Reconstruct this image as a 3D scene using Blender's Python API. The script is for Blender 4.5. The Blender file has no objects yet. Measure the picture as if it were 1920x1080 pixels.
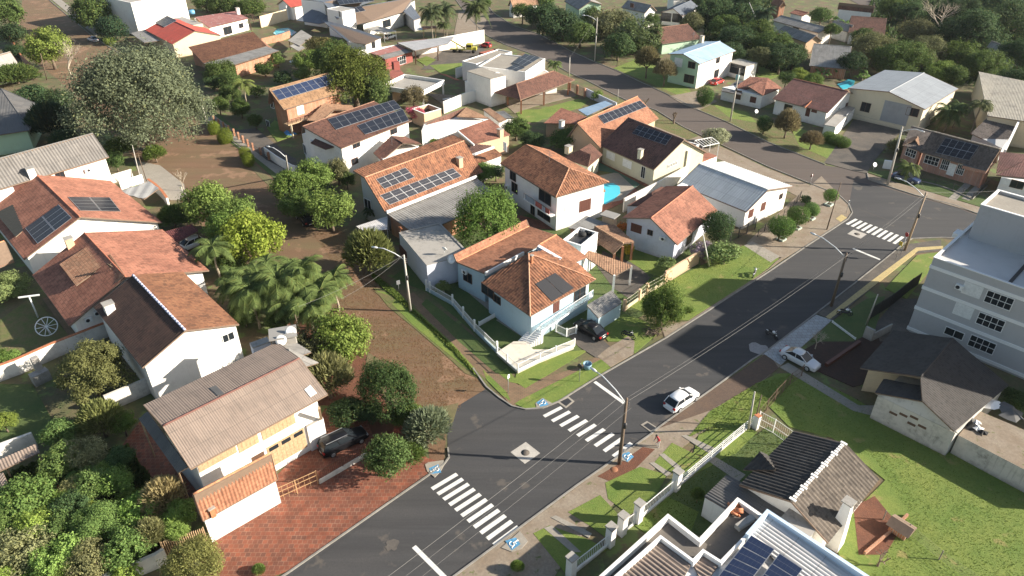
import bpy, math, random
import numpy as np
from mathutils import Vector, Matrix
random.seed(7)
R = math.radians
S = bpy.context.scene
COL = S.collection
# ---------------------------------------------------------------- camera, sky, sun, exposure
F, PITCH, CH = 1320.0, R(32.6), 50.0
cam = bpy.data.objects.new('camera', bpy.data.cameras.new('camera')); COL.objects.link(cam)
cam.location = (0, 0, CH); cam.rotation_euler = (R(90) - PITCH, 0, 0)
cam.data.sensor_width = 36; cam.data.lens = 36 * F / 1920; cam.data.clip_end = 3000
S.camera = cam
SUN_AZ, SUN_EL = R(-4.5), R(24)
W = bpy.data.worlds.new('World'); S.world = W; W.use_nodes = True
wn = W.node_tree.nodes; sky = wn.new('ShaderNodeTexSky'); sky.sky_type = 'NISHITA'; sky.sun_disc = False
sky.sun_elevation = SUN_EL; sky.sun_rotation = R(90) - SUN_AZ; sky.air_density = 1.2; sky.dust_density = 1.5
wn['Background'].inputs[1].default_value = 0.068
W.node_tree.links.new(sky.outputs[0], wn['Background'].inputs[0])
sl = bpy.data.lights.new('sun', 'SUN'); sl.energy = 5.0; sl.angle = R(0.5); sl.color = (1, .91, .78)
so = bpy.data.objects.new('sun', sl); COL.objects.link(so)
sd = Vector((math.cos(SUN_AZ) * math.cos(SUN_EL), math.sin(SUN_AZ) * math.cos(SUN_EL), math.sin(SUN_EL)))
so.rotation_euler = sd.to_track_quat('Z', 'Y').to_euler()
S.view_settings.view_transform = 'Standard'; S.view_settings.look = 'None'
S.view_settings.exposure = 1.22; S.view_settings.gamma = 1
# ---------------------------------------------------------------- pixel -> place helpers (photo pixels, 1920 wide)
cp, sp_ = math.cos(PITCH), math.sin(PITCH)
O0 = Vector((0, 0, CH))
def ray(x, y):
    u = (x - 960) / F; v = (540 - y) / F
    return Vector((u, cp + v * sp_, -sp_ + v * cp))
def G(x, y, z=0.0):
    d = ray(x, y); t = (z - CH) / d.z
    return O0 + d * t
def hitp(x, y, p, n):
    d = ray(x, y); t = (p - O0).dot(n) / d.dot(n)
    return O0 + d * t
def dist(x, y, z=0):
    return (G(x, y, z) - O0).length
# ---------------------------------------------------------------- object helpers
def tag(o, label=None, cat=None, group=None, kind=None):
    if label: o['label'] = label
    if cat: o['category'] = cat
    if group: o['group'] = group
    if kind: o['kind'] = kind
    return o
def root(name, label, cat, loc=(0, 0, 0), group=None, rz=0):
    o = bpy.data.objects.new(name, None); COL.objects.link(o); o.location = loc
    o.rotation_euler = (0, 0, rz); o.empty_display_size = .3
    return tag(o, label, cat, group)
class MB:
    def __init__(s): s.v = []; s.f = []; s.uv = []; s.mi = []; s.sm = []
    def add(s, vs, fs, uvs=None, mi=0, sm=False):
        b = len(s.v); s.v += [tuple(p) for p in vs]
        for k, f in enumerate(fs):
            s.f.append([i + b for i in f]); s.mi.append(mi); s.sm.append(sm)
            if uvs: s.uv += [uvs[i] for i in f]
            else: s.uv += [(0, 0)] * len(f)
        return s
    def box(s, c, sx, sy, sz, rz=0, mi=0, M=None):       # centre of the base
        co, si = math.cos(rz), math.sin(rz); vs = []
        for z in (0, sz):
            for x, y in ((-1, -1), (1, -1), (1, 1), (-1, 1)):
                X, Y = x * sx / 2, y * sy / 2
                p = Vector((X * co - Y * si, X * si + Y * co, z))
                if M: p = M @ p
                vs.append(Vector(c) + p)
        return s.add(vs, [(3, 2, 1, 0), (4, 5, 6, 7), (0, 1, 5, 4), (1, 2, 6, 5), (2, 3, 7, 6), (3, 0, 4, 7)], mi=mi)
    def bar(s, a, b, w, h=None, mi=0):                    # box beam from a to b
        a = Vector(a); b = Vector(b); d = (b - a)
        if d.length < 1e-6: return s
        d.normalize(); up = Vector((0, 0, 1)) if abs(d.z) < .95 else Vector((1, 0, 0))
        x = d.cross(up).normalized() * w / 2; y = x.cross(d).normalized() * (h or w) / 2
        vs = [a - x - y, a + x - y, a + x + y, a - x + y, b - x - y, b + x - y, b + x + y, b - x + y]
        return s.add(vs, [(3, 2, 1, 0), (4, 5, 6, 7), (0, 1, 5, 4), (1, 2, 6, 5), (2, 3, 7, 6), (3, 0, 4, 7)], mi=mi)
    def tube(s, pts, rs, n=8, mi=0, cap=True, sm=True):
        pts = [Vector(p) for p in pts]
        if not hasattr(rs, '__len__'): rs = [rs] * len(pts)
        vs = []; fs = []; prev = None
        for i, p in enumerate(pts):
            d = (pts[min(i + 1, len(pts) - 1)] - pts[max(i - 1, 0)])
            if d.length < 1e-7: d = Vector((0, 0, 1))
            d.normalize()
            if prev is None: up = Vector((0, 0, 1)) if abs(d.z) < .9 else Vector((1, 0, 0)); x = d.cross(up).normalized()
            else: x = (prev - d * prev.dot(d)).normalized()
            prev = x; y = d.cross(x)
            for k in range(n):
                a = 2 * math.pi * k / n; vs.append(p + (x * math.cos(a) + y * math.sin(a)) * rs[i])
        for i in range(len(pts) - 1):
            for k in range(n):
                a = i * n + k; b = i * n + (k + 1) % n; fs.append((a, b, b + n, a + n))
        if cap: fs.append(tuple(range(n - 1, -1, -1))); m = (len(pts) - 1) * n; fs.append(tuple(range(m, m + n)))
        return s.add(vs, fs, mi=mi, sm=sm)
    def lathe(s, c, prof, n=16, mi=0, axis=None):
        vs = []; fs = []; c = Vector(c); q = Vector((0, 0, 1)).rotation_difference(Vector(axis)) if axis else None
        for r, z in prof:
            for k in range(n):
                p = Vector((r * math.cos(2 * math.pi * k / n), r * math.sin(2 * math.pi * k / n), z))
                if q: p = q @ p
                vs.append(c + p)
        for i in range(len(prof) - 1):
            for k in range(n):
                a = i * n + k; b = i * n + (k + 1) % n; fs.append((a, b, b + n, a + n))
        return s.add(vs, fs, mi=mi, sm=True)
    def prism(s, poly, z0, z1, mi=0, side=None):           # poly: list of xy, z0/z1 numbers
        n = len(poly); ar = sum(poly[i][0] * poly[(i + 1) % n][1] - poly[(i + 1) % n][0] * poly[i][1] for i in range(n))
        if ar < 0: poly = poly[::-1]
        vs = [(p[0], p[1], z0) for p in poly] + [(p[0], p[1], z1) for p in poly]
        uv = [(p[0], p[1]) for p in poly] * 2
        s.add(vs, [tuple(range(n, 2 * n))], uv, mi=mi)
        return s.add(vs, [(i, (i + 1) % n, (i + 1) % n + n, i + n) for i in range(n)], uv, mi=mi if side is None else side)
    def build(s, name, mats, parent=None):
        if name in ('post', 'pillar') and len(s.v) > 8 and len(s.v) == len(s.f) // 6 * 8:
            for k in range(len(s.v) // 8):
                m = MB(); m.add(s.v[8 * k:8 * k + 8], [[i - 8 * k for i in f] for f in s.f[6 * k:6 * k + 6]]); o = m.build(name, mats, parent)
            return o
        me = bpy.data.meshes.new(name); me.from_pydata(s.v, [], s.f)
        if not isinstance(mats, (list, tuple)): mats = [mats]
        for m in mats: me.materials.append(m)
        me.polygons.foreach_set('material_index', s.mi); me.polygons.foreach_set('use_smooth', s.sm)
        uvl = me.uv_layers.new(name='UVMap'); uvl.data.foreach_set('uv', [c for p in s.uv for c in p])
        me.update(); o = bpy.data.objects.new(name, me); COL.objects.link(o)
        if parent is not None:
            o.parent = parent
            if parent.type == 'EMPTY' or True:
                m = parent_world(parent).inverted(); me.transform(m)
        return o
def parent_world(p):
    M = p.matrix_basis.copy()
    while p.parent: p = p.parent; M = p.matrix_basis @ M
    return M
def copy_tree(o, parent=None):
    c = o.copy(); COL.objects.link(c); c.parent = parent
    for ch in list(KIDS.get(o.name, o.children)): copy_tree(ch, c)
    return c
KIDS = {}
# ---------------------------------------------------------------- materials
MC = {}
def nt(name):
    m = bpy.data.materials.new(name); m.use_nodes = True; t = m.node_tree
    b = t.nodes['Principled BSDF']; return m, t, b
def _n(t, ty, **k):
    n = t.nodes.new(ty)
    for a, b in k.items():
        if a in n.inputs: n.inputs[a].default_value = b
        else: setattr(n, a, b)
    return n
def mixc(t, fac, a, b, bt='MIX'):
    n = t.nodes.new('ShaderNodeMix'); n.data_type = 'RGBA'; n.blend_type = bt
    for i, v in ((0, fac), (6, a), (7, b)):
        if isinstance(v, bpy.types.NodeSocket): t.links.new(v, n.inputs[i])
        elif i == 0: n.inputs[0].default_value = v
        else: n.inputs[i].default_value = (*v, 1) if len(v) == 3 else v
    return n.outputs[2]
def mathn(t, op, a, b=None, clamp=False):
    n = t.nodes.new('ShaderNodeMath'); n.operation = op; n.use_clamp = clamp
    for i, v in ((0, a), (1, b)):
        if v is None: continue
        if isinstance(v, bpy.types.NodeSocket): t.links.new(v, n.inputs[i])
        else: n.inputs[i].default_value = v
    return n.outputs[0]
def noise(t, vec, scale, detail=4, rough=.6):
    n = _n(t, 'ShaderNodeTexNoise'); n.inputs['Scale'].default_value = scale; n.inputs['Detail'].default_value = detail
    n.inputs['Roughness'].default_value = rough
    if vec: t.links.new(vec, n.inputs['Vector'])
    return n.outputs['Fac']
def ramp(t, fac, lo, hi):
    n = _n(t, 'ShaderNodeMapRange'); n.inputs['From Min'].default_value = lo; n.inputs['From Max'].default_value = hi
    t.links.new(fac, n.inputs['Value']); return n.outputs['Result']
def bump(t, b, h, strength=.4, dist_=.05):
    n = _n(t, 'ShaderNodeBump'); n.inputs['Strength'].default_value = strength; n.inputs['Distance'].default_value = dist_
    t.links.new(h, n.inputs['Height']); t.links.new(n.outputs[0], b.inputs['Normal'])
def coords(t):
    g = _n(t, 'ShaderNodeNewGeometry'); return g.outputs['Position']
def plaster(name, c, dirt=.35, dc=(.16, .13, .1), rough=.8, sc=.5):
    if name in MC: return MC[name]
    m, t, b = nt(name); P = coords(t)
    n1 = ramp(t, noise(t, P, sc, 6, .65), .45, .75); n2 = ramp(t, noise(t, P, sc * 6, 4), .35, .7)
    f = mathn(t, 'MULTIPLY', mathn(t, 'MULTIPLY', n1, n2), dirt, True)
    # rain streaks: noise stretched vertically
    mp = _n(t, 'ShaderNodeMapping'); mp.inputs['Scale'].default_value = (2.2, 2.2, .18); t.links.new(P, mp.inputs[0])
    st = ramp(t, noise(t, mp.outputs[0], 1.2, 5, .7), .56, .8)
    f = mathn(t, 'ADD', f, mathn(t, 'MULTIPLY', st, dirt * .6), True)
    sz = _n(t, 'ShaderNodeSeparateXYZ'); t.links.new(P, sz.inputs[0])
    damp = mathn(t, 'MULTIPLY', ramp(t, mathn(t, 'ADD', sz.outputs[2], mathn(t, 'MULTIPLY', noise(t, P, 1.3, 5, .7), 1.6)), 1.5, .75), min(.55, dirt * 1.3))
    f = mathn(t, 'MAXIMUM', f, damp)
    t.links.new(mixc(t, f, c, dc), b.inputs['Base Color']); b.inputs['Roughness'].default_value = rough
    bump(t, b, noise(t, P, 9, 5), .15, .03); MC[name] = m; return m
def plain(name, c, rough=.5, metal=0, var=.12, sc=3):
    if name in MC: return MC[name]
    m, t, b = nt(name); P = coords(t); f = ramp(t, noise(t, P, sc, 4), .3, .7)
    t.links.new(mixc(t, f, tuple(x * (1 - var) for x in c), tuple(min(1, x * (1 + var)) for x in c)), b.inputs['Base Color'])
    b.inputs['Roughness'].default_value = rough; b.inputs['Metallic'].default_value = metal
    MC[name] = m; return m
def tile(name, c1, c2, dark=(.05, .035, .025), tw=.22, th=.36, moss=.35, patch=.5, sc=.35, step=.5):
    if name in MC: return MC[name]
    m, t, b = nt(name); P = coords(t)
    uv = _n(t, 'ShaderNodeUVMap').outputs[0]
    sn = _n(t, 'ShaderNodeVectorMath'); sn.operation = 'SNAP'; t.links.new(uv, sn.inputs[0]); sn.inputs[1].default_value = (tw, th, 1)
    wn_ = _n(t, 'ShaderNodeTexWhiteNoise'); t.links.new(sn.outputs[0], wn_.inputs['Vector'])
    pn = ramp(t, noise(t, P, sc, 5, .6), .38, .64)
    base = mixc(t, mathn(t, 'MULTIPLY', wn_.outputs[0], .8), c1, c2)
    w2 = _n(t, 'ShaderNodeTexWhiteNoise'); w2.noise_dimensions = '4D'; w2.inputs['W'].default_value = 3.7; t.links.new(sn.outputs[0], w2.inputs['Vector'])
    old = mathn(t, 'MULTIPLY', mathn(t, 'GREATER_THAN', mathn(t, 'ADD', w2.outputs[0], mathn(t, 'MULTIPLY', ramp(t, noise(t, P, .7, 4), .4, .65), .35)), .92), .25 + moss * .7)
    base = mixc(t, old, base, tuple(x * .42 for x in c2))
    base = mixc(t, mathn(t, 'MULTIPLY', pn, patch), base, tuple(x * .5 for x in c2))
    mo = ramp(t, noise(t, P, 1.6, 6, .7), .5, .72)
    base = mixc(t, mathn(t, 'MULTIPLY', mo, moss), base, dark)
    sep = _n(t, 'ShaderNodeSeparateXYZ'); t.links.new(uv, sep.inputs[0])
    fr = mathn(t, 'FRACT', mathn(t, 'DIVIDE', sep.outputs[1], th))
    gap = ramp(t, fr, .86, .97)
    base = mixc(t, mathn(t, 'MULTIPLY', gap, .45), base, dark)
    t.links.new(base, b.inputs['Base Color']); b.inputs['Roughness'].default_value = .85
    hh = mathn(t, 'ADD', mathn(t, 'MULTIPLY', fr, step), mathn(t, 'MULTIPLY', wn_.outputs[0], .5))
    bump(t, b, hh, .7, .06); MC[name] = m; return m
def sheet(name, c1, c2, dark=(.06, .055, .05), stain=.5, rough=.7, metal=0, tw=1.1, th=2.2, rust=None):
    if name in MC: return MC[name]
    m, t, b = nt(name); P = coords(t); uv = _n(t, 'ShaderNodeUVMap').outputs[0]
    sn = _n(t, 'ShaderNodeVectorMath'); sn.operation = 'SNAP'; t.links.new(uv, sn.inputs[0]); sn.inputs[1].default_value = (tw, th, 1)
    w = _n(t, 'ShaderNodeTexWhiteNoise'); t.links.new(sn.outputs[0], w.inputs['Vector'])
    mp = _n(t, 'ShaderNodeMapping'); mp.inputs['Scale'].default_value = (3, .35, 1); t.links.new(uv, mp.inputs[0])
    st = ramp(t, noise(t, mp.outputs[0], 1.0, 6, .7), .5, .75)
    base = mixc(t, w.outputs[0], c1, c2)
    base = mixc(t, mathn(t, 'MULTIPLY', st, stain), base, dark)
    pn = ramp(t, noise(t, P, .5, 5), .5, .7); base = mixc(t, mathn(t, 'MULTIPLY', pn, stain * .6), base, dark)
    if rust:
        rr = ramp(t, noise(t, P, .9, 6, .75), .56, .66); base = mixc(t, rr, base, rust)
    sep = _n(t, 'ShaderNodeSeparateXYZ'); t.links.new(uv, sep.inputs[0])
    g1 = ramp(t, mathn(t, 'FRACT', mathn(t, 'DIVIDE', sep.outputs[0], tw)), .95, .99)
    g2 = ramp(t, mathn(t, 'FRACT', mathn(t, 'DIVIDE', sep.outputs[1], th)), .965, .99)
    base = mixc(t, mathn(t, 'MULTIPLY', mathn(t, 'MAXIMUM', g1, g2), .45), base, dark)
    t.links.new(base, b.inputs['Base Color']); b.inputs['Roughness'].default_value = rough; b.inputs['Metallic'].default_value = metal
    MC[name] = m; return m
def groundm(name, cols, sc=.35, fine=3.0, bs=.5, spots=None, bd=.08, aniso=None):
    """ground of patches: cols = three colours blended by noises"""
    if name in MC: return MC[name]
    m, t, b = nt(name); P = coords(t)
    if aniso:
        mp = _n(t, 'ShaderNodeMapping'); mp.inputs['Rotation'].default_value = (0, 0, -aniso); mp.inputs['Scale'].default_value = (.3, 1, 1)
        t.links.new(P, mp.inputs[0]); P2 = mp.outputs[0]
    else: P2 = P
    a = ramp(t, noise(t, P2, sc, 6, .65), .36, .64); f = ramp(t, noise(t, P, fine, 6, .75), .34, .66)
    base = mixc(t, a, cols[0], cols[1]); base = mixc(t, mathn(t, 'MULTIPLY', f, .65), base, cols[2])
    if aniso:
        m2 = _n(t, 'ShaderNodeMapping'); m2.inputs['Rotation'].default_value = (0, 0, -aniso); m2.inputs['Scale'].default_value = (.04, 1, 1); t.links.new(P, m2.inputs[0])
        base = mixc(t, mathn(t, 'MULTIPLY', ramp(t, noise(t, m2.outputs[0], .75, 5, .7), .42, .66), .5), base, tuple(x * .62 for x in cols[0]))
    if spots:
        s_ = ramp(t, noise(t, P, spots[1], 4, .6), spots[2], spots[2] + .06); base = mixc(t, s_, base, spots[0])
    t.links.new(base, b.inputs['Base Color']); b.inputs['Roughness'].default_value = .95
    bump(t, b, noise(t, P, fine * 2.2, 6, .8), bs, bd); MC[name] = m; return m
def leafm(name, trans=.38, var=.35):
    if name in MC: return MC[name]
    m, t, b = nt(name); oi = _n(t, 'ShaderNodeObjectInfo'); g = _n(t, 'ShaderNodeNewGeometry')
    r = g.outputs['Random Per Island']
    f = mathn(t, 'ADD', mathn(t, 'MULTIPLY', r, 2 * var), 1 - var)
    c = mixc(t, 1, oi.outputs['Color'], (1, 1, 1), 'MULTIPLY')
    vm = _n(t, 'ShaderNodeVectorMath'); vm.operation = 'SCALE'; t.links.new(c, vm.inputs[0]); t.links.new(f, vm.inputs['Scale'])
    yl = mixc(t, mathn(t, 'MULTIPLY', mathn(t, 'GREATER_THAN', r, .93), .4), vm.outputs[0], (.22, .2, .05))
    t.links.new(yl, b.inputs['Base Color']); b.inputs['Roughness'].default_value = .8; b.inputs['Specular IOR Level'].default_value = .2
    tr = _n(t, 'ShaderNodeBsdfTranslucent'); t.links.new(yl, tr.inputs[0])
    mx = _n(t, 'ShaderNodeMixShader'); mx.inputs[0].default_value = trans
    t.links.new(b.outputs[0], mx.inputs[1]); t.links.new(tr.outputs[0], mx.inputs[2])
    t.links.new(mx.outputs[0], t.nodes['Material Output'].inputs[0]); MC[name] = m; return m
def solarm(name='solar_cells', c=(.016, .018, .026)):
    if name in MC: return MC[name]
    m, t, b = nt(name); uv = _n(t, 'ShaderNodeUVMap').outputs[0]
    sep = _n(t, 'ShaderNodeSeparateXYZ'); t.links.new(uv, sep.inputs[0])
    def grid(o, n, w):
        fr = mathn(t, 'FRACT', mathn(t, 'MULTIPLY', o, n)); return mathn(t, 'GREATER_THAN', mathn(t, 'ABSOLUTE', mathn(t, 'SUBTRACT', fr, .5)), .5 - w)
    g = mathn(t, 'MAXIMUM', grid(sep.outputs[0], 6, .03), grid(sep.outputs[1], 10, .03))
    mid = mathn(t, 'LESS_THAN', mathn(t, 'ABSOLUTE', mathn(t, 'SUBTRACT', sep.outputs[1], .5)), .008)
    base = mixc(t, mathn(t, 'MULTIPLY', g, .35), c, (.12, .13, .16)); base = mixc(t, mathn(t, 'MULTIPLY', mid, .6), base, (.3, .3, .3))
    t.links.new(base, b.inputs['Base Color']); b.inputs['Roughness'].default_value = .35; b.inputs['Specular IOR Level'].default_value = .3; MC[name] = m; return m
def brick(name, c1, c2, mortar, w=.4, h=.15, sc=1.0, uvm=False, var=.5):
    if name in MC: return MC[name]
    m, t, b = nt(name)
    if uvm: vec = _n(t, 'ShaderNodeUVMap').outputs[0]
    else: vec = coords(t)
    n = _n(t, 'ShaderNodeTexBrick'); n.inputs['Scale'].default_value = sc; n.inputs['Brick Width'].default_value = w; n.inputs['Row Height'].default_value = h
    n.inputs['Mortar Size'].default_value = .02; n.inputs['Color1'].default_value = (*c1, 1); n.inputs['Color2'].default_value = (*c2, 1); n.inputs['Mortar'].default_value = (*mortar, 1)
    n.offset = 0 if uvm else .5
    t.links.new(vec, n.inputs['Vector']); f = ramp(t, noise(t, coords(t), .8, 5), .35, .7)
    t.links.new(mixc(t, mathn(t, 'MULTIPLY', f, var), n.outputs[0], tuple(x * .45 for x in c1)), b.inputs['Base Color']); b.inputs['Roughness'].default_value = .85
    MC[name] = m; return m
def glass(name='window_glass', c=(.02, .025, .03)):
    if name in MC: return MC[name]
    m, t, b = nt(name); b.inputs['Base Color'].default_value = (*c, 1); b.inputs['Roughness'].default_value = .1; b.inputs['Specular IOR Level'].default_value = .3; MC[name] = m; return m
def carpaint(name, c, coat=.8):
    if name in MC: return MC[name]
    m, t, b = nt(name); b.inputs['Base Color'].default_value = (*c, 1); b.inputs['Roughness'].default_value = .3
    b.inputs['Coat Weight'].default_value = coat; b.inputs['Coat Roughness'].default_value = .06; b.inputs['Specular IOR Level'].default_value = .15 if c[0] < .02 else .5; MC[name] = m; return m
def hazebox():
    mb = MB(); mb.box((0, 800, -2), 1920, 1720, 58); m = bpy.data.materials.new('haze_air'); m.use_nodes = True; t = m.node_tree
    t.nodes.remove(t.nodes['Principled BSDF']); v = t.nodes.new('ShaderNodeVolumePrincipled'); v.inputs['Density'].default_value = .00006; v.inputs['Color'].default_value = (.86, .92, 1, 1); v.inputs['Anisotropy'].default_value = .2
    t.links.new(v.outputs[0], t.nodes['Material Output'].inputs['Volume']); o = fixn(mb.build('haze', m)); o['kind'] = 'stuff'
# wall paints
WHITE = plaster('white_plaster', (.8, .78, .74), .3); CREAM = plaster('cream_plaster', (.66, .55, .38), .3)
OFFW = plaster('weathered_white_plaster', (.72, .69, .63), .7); BLUE = plaster('pale_blue_plaster', (.42, .55, .62), .25)
MINT = plaster('mint_plaster', (.42, .58, .42), .25); GREYP = plaster('grey_plaster', (.42, .42, .42), .35)
LILAC = plaster('pale_lilac_plaster', (.6, .62, .7), .3); STAIN = plaster('stained_wall_plaster', (.5, .48, .44), 1.0, (.06, .055, .05), .9, .4)
PEACH = plaster('peach_plaster', (.62, .42, .27), .4); OCHRE = plaster('olive_cream_plaster', (.56, .53, .4), .3)
APT = plaster('light_grey_render', (.46, .45, .45), .2); TRIM = plaster('white_trim', (.82, .81, .79), .12)
BRICK = brick('orange_brick', (.4, .16, .08), (.46, .2, .1), (.4, .32, .25)); CONC = plaster('concrete', (.34, .32, .29), .8, (.08, .075, .06), .9, .7)
SALM = brick('salmon_brick', (.42, .19, .13), (.45, .22, .15), (.42, .34, .28))
# roofs
T_OR = tile('orange_clay_tile', (.43, .2, .115), (.32, .135, .075), moss=.3)
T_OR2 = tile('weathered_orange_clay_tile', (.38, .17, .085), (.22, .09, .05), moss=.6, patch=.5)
T_RED = tile('red_clay_tile', (.38, .17, .11), (.29, .115, .075), moss=.35)
T_BRN = tile('brown_clay_tile', (.2, .09, .06), (.13, .06, .045), moss=.5)
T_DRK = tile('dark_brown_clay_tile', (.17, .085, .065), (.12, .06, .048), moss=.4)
T_BLK = tile('blackened_clay_tile', (.17, .14, .12), (.11, .09, .08), moss=.55)
T_TAN = tile('tan_clay_tile', (.42, .25, .15), (.36, .2, .12), moss=.3)
T_MAR = tile('maroon_concrete_tile', (.2, .09, .075), (.15, .07, .06), moss=.3)
S_TAN = sheet('aged_tan_fibre_cement', (.27, .21, .17), (.24, .185, .15), stain=.45)
S_GRY = sheet('grey_fibre_cement', (.3, .29, .27), (.25, .24, .225), stain=.6)
S_DGR = sheet('dark_grey_fibre_cement', (.13, .125, .12), (.1, .1, .1), stain=.5)
S_SLV = sheet('light_metal_sheet', (.52, .54, .54), (.46, .48, .48), stain=.2, rough=.5)
S_BLU = sheet('pale_blue_metal_sheet', (.36, .48, .6), (.3, .43, .56), stain=.15, rough=.5)
S_WHT = sheet('white_metal_sheet', (.62, .6, .58), (.56, .54, .52), stain=.2, rough=.5)
S_SLT = sheet('slate_grey_shingle', (.14, .16, .19), (.11, .13, .16), stain=.3)
S_RED = sheet('red_metal_sheet', (.42, .08, .06), (.36, .07, .05), stain=.25)
S_PNK = sheet('faded_pink_sheet', (.45, .2, .17), (.4, .17, .15), stain=.2, rust=(.55, .48, .42))
S_LEAD = sheet('silver_grey_metal_sheet', (.3, .32, .34), (.27, .29, .31), stain=.3, rough=.45)
GLASS = glass(); FRM = plain('white_window_frame', (.75, .75, .73), .4); FRD = plain('dark_wood', (.1, .055, .035), .6)
WOOD = plain('tan_wood', (.42, .29, .17), .6, var=.25, sc=6); RWOOD = plain('red_brown_wood', (.11, .04, .028), .6); METAL = plain('galvanised_metal', (.45, .46, .47), .4, .6)
DARKM = plain('dark_iron', (.03, .03, .032), .5); BLK = plain('black_rubber', (.015, .015, .015), .8); PIPEW = plain('white_painted_metal', (.78, .78, .76), .4)
CONP = plain('pole_concrete', (.46, .43, .38), .85, sc=6); WPOLE = plain('wooden_pole', (.14, .1, .07), .85, sc=6); PVW = groundm('white_road_paint', [(.66, .65, .6), (.56, .55, .51), (.7, .69, .66)], .8, 6, .1, spots=((.16, .15, .14), 5, .64))
TERR = plain('terracotta', (.45, .17, .08), .8, var=.3, sc=5); BARK = plain('bark', (.16, .12, .085), .9, var=.35, sc=5)
LEAF = leafm('foliage'); SOLAR = solarm()
# ---------------------------------------------------------------- roofs and houses
UP = Vector((0, 0, 1))
def planeof(p):
    n = (p[1] - p[0]).cross(p[2] - p[0]).normalized()
    return n if n.z > 0 else -n
def facept(spec):
    """face from pixels: vertices with z fix the plane, vertices without z are cast onto it"""
    k = [G(*v) if len(v) == 3 else None for v in spec]
    kn = [p for p in k if p is not None]; n = planeof(kn[:3])
    return [p if p is not None else hitp(v[0], v[1], kn[0], n) for p, v in zip(k, spec)], n
def corr(mb, poly, sp=.22, amp=.03, down=None, kindw=0, seg=4):
    """corrugated sheet or tile rolls running down the slope of a convex polygon"""
    n = planeof(poly)
    d = (-UP - n * (-UP).dot(n)) if down is None else (down - n * down.dot(n))
    if d.length < .02: d = poly[1] - poly[2]
    d.normalize(); e = n.cross(d).normalized(); o = poly[0]
    q = [((p - o).dot(e), (p - o).dot(d)) for p in poly]; smin = min(a for a, _ in q); smax = max(a for a, _ in q)
    N = max(2, int((smax - smin) / sp * seg)); ss = sorted(set([smin + 1e-4 + (smax - smin - 2e-4) * i / N for i in range(N + 1)]))
    vs = []; uv = []; fs = []
    for s in ss:
        ts = []
        for i in range(len(q)):
            (a0, b0), (a1, b1) = q[i], q[(i + 1) % len(q)]
            if abs(a1 - a0) > 1e-9 and min(a0, a1) <= s <= max(a0, a1): ts.append(b0 + (b1 - b0) * (s - a0) / (a1 - a0))
        if len(ts) < 2: ts = [0, 0]
        c = math.cos(2 * math.pi * s / sp); off = amp * (c if kindw == 0 else (1.4 * abs(math.cos(math.pi * s / sp)) - .4) * 1.2)
        for tt in (min(ts), max(ts)):
            vs.append(o + e * s + d * tt + n * off); uv.append((s + 50, tt + 50))
    for i in range(len(ss) - 1):
        a = 2 * i; fs.append((a, a + 1, a + 3, a + 2))
    mb.add(vs, fs, uv, sm=True)
    # the board underneath
    m = len(poly); cen = sum(poly, Vector()) / m
    pin = [p + (cen - p).normalized() * .02 for p in poly]
    P = pin if (pin[1] - pin[0]).cross(pin[2] - pin[1]).z > 0 else pin[::-1]
    vv = [p - n * (amp + .02) for p in P] + [p - n * (amp + .12) for p in P]
    mb.add(vv, [tuple(range(m)), tuple(range(2 * m - 1, m - 1, -1))] + [((i + 1) % m, i, i + m, (i + 1) % m + m) for i in range(m)], [(0, 0)] * (2 * m), mi=1)
def ridge(mb, a, b, r=.11, mi=2):
    n = max(2, int((b - a).length / .4)); pts = []; rs = []
    for i in range(n + 1): pts.append(a.lerp(b, i / n)); rs.append(r * (1.0 if i % 2 else .82))
    mb.tube(pts, rs, 6, mi=mi)
class Blk: pass
CAPS = {}
def capmat(rf): return CAPS.get(rf.name, rf)
for a_, c_ in ((T_OR, (.5, .22, .11)), (T_OR2, (.48, .25, .15)), (T_RED, (.45, .16, .09)), (T_BRN, (.26, .14, .09)), (T_DRK, (.3, .2, .15)), (T_BLK, (.5, .42, .33)), (T_TAN, (.5, .3, .18)), (T_MAR, (.4, .17, .11))):
    CAPS[a_.name] = plain(a_.name + '_cap', c_, .8, var=.35, sc=4)
CAPS[S_TAN.name] = plain('painted_ridge_cap', (.16, .07, .055), .7)
FASC = plain('roof_timber', (.2, .14, .1), .8)
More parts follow.
